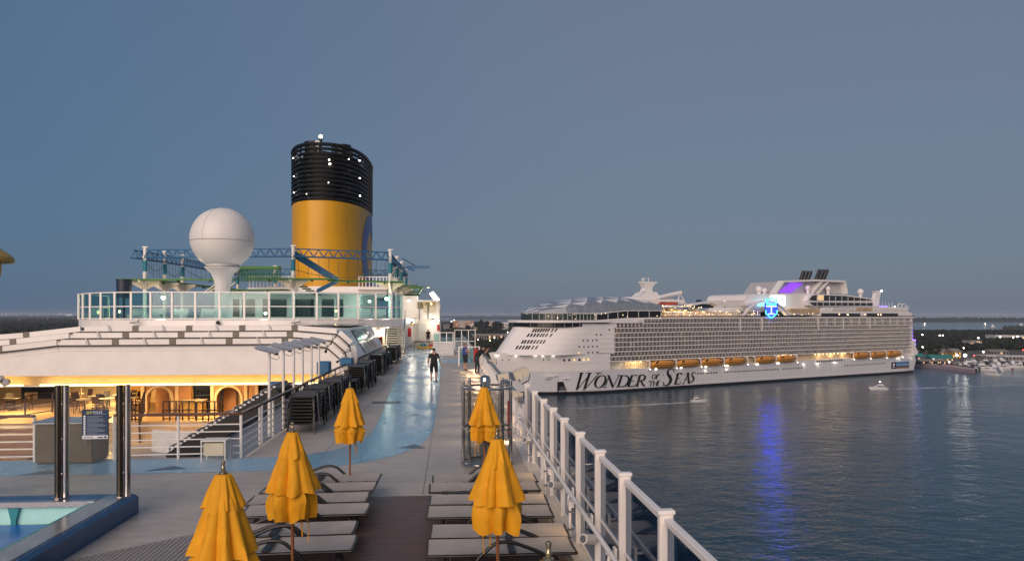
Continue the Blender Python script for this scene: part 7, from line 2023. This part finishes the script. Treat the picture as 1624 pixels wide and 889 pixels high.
# ---- street and flood lamps
def lamp_post(name,label,x,yb,yt,gm,r_,group=None,energy=0,col=(1,.85,.6)):
    b=onz(x,yb,SEA+2.2); D=(b-EYE).dot(_fw); top=onD(x,yt,D); t_=thing(name,label,'lamp',b,0,group); h=top.z-b.z
    mb=MB(); mb.tube((0,0,0),(0,0,h),.18*max(1,D/800),.10*max(1,D/800),n=6); mb.build('pole',GREYM,t_)
    mb=MB(); mb.sphere((0,-.4,h),r_*D/1150,8,6); mb.build('lamp_head',gm,t_,True)
    return t_
LA=glow('shore_lamp_amber',(1,.60,.25),8); LW=glow('shore_lamp_white',(1,.92,.78),14); LR=glow('shore_lamp_red',(1,.06,.04),8); FLOOD=glow('flood_white',(1,.93,.80),13)
for x,yb,yt in ((777,551,540),(811,552,543),(790,549,545),(788,541,537)): lamp_post('street_lamp','amber street lamp in the parking area beyond the lattice railing',x,yb,yt,LA,.9,'amber street lamps')
for x,yb,yt in ((758,545,539),(808,543,538),(784,549,536),(791,556,551),(720,520,508),(805,531,527),(795,536,530),(831,533,528),(716,523,510)): lamp_post('street_lamp','white street lamp in the town beyond the lattice railing',x,yb,yt,LW,.55,'white street lamps')
for x,yb,yt in ((812,531,527.5),(816,531,527.6)): lamp_post('signal_lamp','red signal lamp beside the glowing blue sign bar',x,yb,yt,LR,.8,'red signal lamps')
for x,yb,yt in ((1462.5,538,531),(1490,542,532),(1495,542,532),(1551.5,545,536),(1586,543,534.5),(1606.5,543,535),(1613,543,533.5),(1501,571,567.5),(1508,572,568),(1480,575,570),(1488,577,573),(1505,578,574),(1463,556,550.5),(1555,569,563.5),(1559,562,558),(1528,556,552)): lamp_post('harbour_lamp','white lamp among the harbour buildings',x,yb,yt,LW,.9,'white harbour lamps')
for x,yb,yt in ((1464.5,566,559),(1544.5,569,564),(1622,561,555)): lamp_post('signal_lamp','red lamp among the harbour buildings and trees',x,yb,yt,LR,.8,'red harbour lamps')
for x,r_ in ((1517,1.6),(1530,2.3)): lamp_post('floodlight_mast',('dazzling floodlight mast left of its twin at the marina quay' if x==1517 else 'dazzling larger floodlight mast at the marina quay'),x,575,563.5,FLOOD,r_)
for x in (1466,1562,1574,1619): 
    p=onz(x,515.5 if x!=1574 else 518.5,SEA); D=(p-EYE).dot(_fw); t_=thing('lit_vessel','distant vessel showing a bright white light on the bay','boat',p,0,'lit vessels on the bay')
    k=1 if x in(1466,1562) else .4
    mb=MB(); mb.prism([(-8,0),(-9,2.2),(10,2.2),(8,0)],(0,-2,0),(1,0,0),(0,0,1),(0,4,0)); mb.box(-4,3,-1.5,1.5,2.2,5); mb.build('hull',WHT,t_)
    mb=MB(); mb.sphere((0,-2,6),1.1*k*D/3000,8,6); mb.build('light',FLOOD if k==1 else LW,t_)
mb=MB(); r=random.Random(5)
for i in range(46):
    x=r.uniform(-40,118); y=r.uniform(498.2,500.5) if i<30 else r.uniform(499.5,506)
    p=onD(x,y,6500 if i<30 else 44*1150/max(2,(y+3-HY))); 
    if p.z<SEA+4: p.z=SEA+6
    mb.sphere(p,(2.4 if i<30 else 1.6)*r.uniform(.5,1.2),5,4)
o=mb.build('far_town_lights',glow('far_lights',(1,.86,.70),2.6)); o['kind']='stuff'
mb=MB()
for i in range(26):
    x=r.uniform(1460,1640); p=onD(x,r.uniform(503.5,508.5),8000); mb.sphere(p,r.uniform(1.5,4.0),5,4)
o=mb.build('far_shore_lights',glow('far_lights_dim',(1,.9,.8),1.0)); o['kind']='stuff'
# a few warm specks on the apron: parked cars with bodies
CARC=[mat('car_paint_%d'%i,c,.35,var=.05) for i,c in enumerate(((.5,.5,.5),(.05,.05,.06),(.3,.03,.03),(.08,.1,.16)))]
def make_car(k):
    t_=thing('parked_car','','car'); 
    mb=MB(); mb.prism([(-2.2,.35),(-2.2,.85),(-1.4,.95),(2.0,.95),(2.2,.75),(2.2,.35)],(0,-.9,0),(1,0,0),(0,0,1),(0,1.8,0)); mb.build('body',CARC[k],t_)
    mb=MB(); mb.prism([(-1.5,.95),(-1.0,1.5),(.7,1.5),(1.4,.95)],(0,-.8,0),(1,0,0),(0,0,1),(0,1.6,0)); mb.build('cabin',WDARK,t_)
    for x in (-1.35,1.35):
        for y in (-.86,.86):
            mb=MB(); mb.tube((x,y-.1,.33),(x,y+.1,.33),.33,n=10); mb.build('wheel',DARK,t_)
    return t_
cars=[make_car(k) for k in range(4)]; CN=['pale grey','black','dark red','dark blue']; usedc=set(); r=random.Random(6)
for i in range(26):
    k=i%4; x=r.uniform(768,822) if i<14 else r.uniform(1462,1512); y=r.uniform(549,566) if i<14 else r.uniform(576.5,579.5); p=onz(x,y,SEA+2.25)
    o=cars[k] if k not in usedc else copy_tree(cars[k]); usedc.add(k); o.location=p; o.rotation_euler=(0,0,r.choice((.1,1.6,1.75)))
    reg='parked in the port lot beyond the deck rail' if i<14 else 'parked on the quay behind the cruise ship stern'
    o['label']='%s car %s'%(CN[k],reg); o['group']='%s cars %s'%(CN[k],reg); 
    if k in usedc: o.name='parked_car'
# ---- marina: moored motor yachts
YW=mat('yacht_white',(0.62,0.62,0.62),.3,var=.06,scale=.3)
def make_yacht():
    t_=thing('motor_yacht','','boat')
    mb=MB(); v=[]
    for i,(x,w_,zk,zt) in enumerate(((-6,1.9,-.3,1.5),(-3,2.1,-.4,1.55),(0,2.1,-.4,1.65),(3,1.7,-.3,1.85),(5.2,.9,.0,2.05),(6.4,.08,.9,2.2))):
        v+=[(x,-w_,zt),(x,-w_*.75,zk),(x,w_*.75,zk),(x,w_,zt)]
    fs=[(i*4+k,i*4+k+1,i*4+k+5,i*4+k+4) for i in range(5) for k in range(3)]+[(i*4+3,i*4,i*4+4,i*4+7) for i in range(5)]+[(0,1,2,3)]
    mb.add(v,fs); mb.build('hull',YW,t_,True,30)
    mb=MB(); mb.prism([(-3.6,1.6),(-3.4,3.0),(1.2,3.0),(3.2,1.8)],(0,-1.5,0),(1,0,0),(0,0,1),(0,3.0,0)); mb.build('cabin',YW,t_)
    mb=MB(); mb.prism([(-3.0,2.1),(-2.9,2.75),(1.0,2.75),(2.0,2.1)],(0,-1.55,0),(1,0,0),(0,0,1),(0,3.1,0)); mb.build('cabin_window',WDARK,t_)
    mb=MB(); mb.prism([(-3.2,3.05),(-3.0,4.0),(-.2,3.9),(.8,3.05)],(0,-1.2,0),(1,0,0),(0,0,1),(0,2.4,0)); mb.build('flybridge',YW,t_)
    mb=MB(); mb.box(-3.0,0,-1.1,1.1,5.0,5.1); mb.tube((-2.8,0,4),(-2.8,0,5),.06,n=5); mb.tube((-.4,0,3.9),(-.4,0,5),.06,n=5); mb.tube((-2.2,0,5.1),(-2.2,0,7.2),.05,n=5); mb.build('radar_arch',YW,t_)
    return t_
yc=make_yacht(); first=True; r=random.Random(9)
marina=[(1523,583),(1530,582),(1537,585),(1541,581),(1548,588.5),(1552,584),(1557,582),(1561,586),(1567,588),(1570,584),(1576,586),(1580,582),(1584,588),(1590,585),(1597,581),(1603,579),(1610,577),(1617,578),(1623,577),(1545,578),(1560,577),(1575,577),(1588,576)]
for x,y in marina:
    p=onz(x,y,SEA); rz=r.choice((1.2,1.35,-1.8,-1.9))+r.uniform(-.2,.2)+(0 if r.random()<.7 else 1.3); s=r.uniform(.7,1.25)
    if first: o=yc; first=False
    else: o=copy_tree(yc)
    o.location=p; o.rotation_euler=(0,0,rz); o.scale=(s,s,s); o['label']='white motor yacht moored in the crowded marina'; o['group']='yachts moored in the marina'
ry=copy_tree(yc); p=onz(1596,585,SEA); ry.location=p; ry.rotation_euler=(0,0,2.9); ry.scale=(.8,.8,.5); ry['label']='low dark red hulled boat at the edge of the marina'; ry['group']=''; del ry['group']
REDH=mat('boat_red',(0.35,0.03,0.03),.4)
for c in ry.children:
    if c.name.startswith('hull'): c.data=c.data.copy(); c.data.materials[0]=REDH
# ---- boats under way with wakes
FOAM=mat('wake_foam',(0.62,0.66,0.68),.6,var=.5,scale=.6)
def small_boat(label,x,y,heading,L,cab=True):
    p=onz(x,y,SEA); o=copy_tree(yc); s=L/12.4; o.location=p; o.rotation_euler=(0,0,heading); o.scale=(s,s,s); o['label']=label; del o['group']; o.name='motor_boat'
    return o,p
def wake(p,d,L,w0,w1,seed):
    mb=MB(); r=random.Random(seed); e=Vector((-d.y,d.x,0)); n=26
    def edge(sd):
        v=[]
        for i in range(n+1):
            u=i/n; c=p+d*(L*u)+e*(w0+(w1-w0)*u)*.5*sd; wd_=(.9+1.1*r.random())*(1-u*.75); v+=[c+e*wd_*.5,c-e*wd_*.5]
        mb.add([(q.x,q.y,SEA+.05) for q in v],[(2*i,2*i+1,2*i+3,2*i+2) for i in range(n) if r.random()<.85])
    edge(1);edge(-1);edge(.2)
    o=mb.build('wake',FOAM); o['kind']='stuff'
o,p=small_boat('small white open motor boat with a foam wake near the cruise ship lettering',1107,637.5,atan2(_rt.y,_rt.x)+.06,7.8)
d=onz(905,648,SEA)-p; wake(p+Vector((0,0,0)),d.normalized(),d.length,1.2,5,1)
o,p=small_boat('white pilot boat with raised wheelhouse crossing below the stern of the cruise ship',1393,618,atan2(_rt.y,_rt.x)+pi-.05,10.4)
d=onz(1624,610.5,SEA)-p; wake(p+d.normalized()*5,d.normalized(),d.length,1.2,7,2)
mb=MB(); mb.sphere((-1.0,0,5.6),.45,8,6); mb.build('top_light',glow('pilot_light',(1,.5,.45),6),o)
small_boat('white cabin cruiser drifting outside the marina entrance',1574,595,atan2(_rt.y,_rt.x)+pi-.9,11)
small_boat('white sport boat under way to the right of the marina entrance',1613,583.5,atan2(_rt.y,_rt.x)+pi+.05,13)

# ================================================================== dusk haze over sea and land
mb=MB(); mb.box(-34500,34500,-34500,34500,SEA-4,48)
hz=bpy.data.materials.new('dusk_haze'); hz.use_nodes=True; ht_=hz.node_tree; ht_.nodes.clear()
ho=ht_.nodes.new('ShaderNodeOutputMaterial'); pv=ht_.nodes.new('ShaderNodeVolumePrincipled')
pv.inputs['Color'].default_value=(0.70,0.80,0.95,1); pv.inputs['Density'].default_value=0.00005
ht_.links.new(pv.outputs[0],ho.inputs['Volume'])
hzo=mb.build('haze',hz); hzo['kind']='stuff'
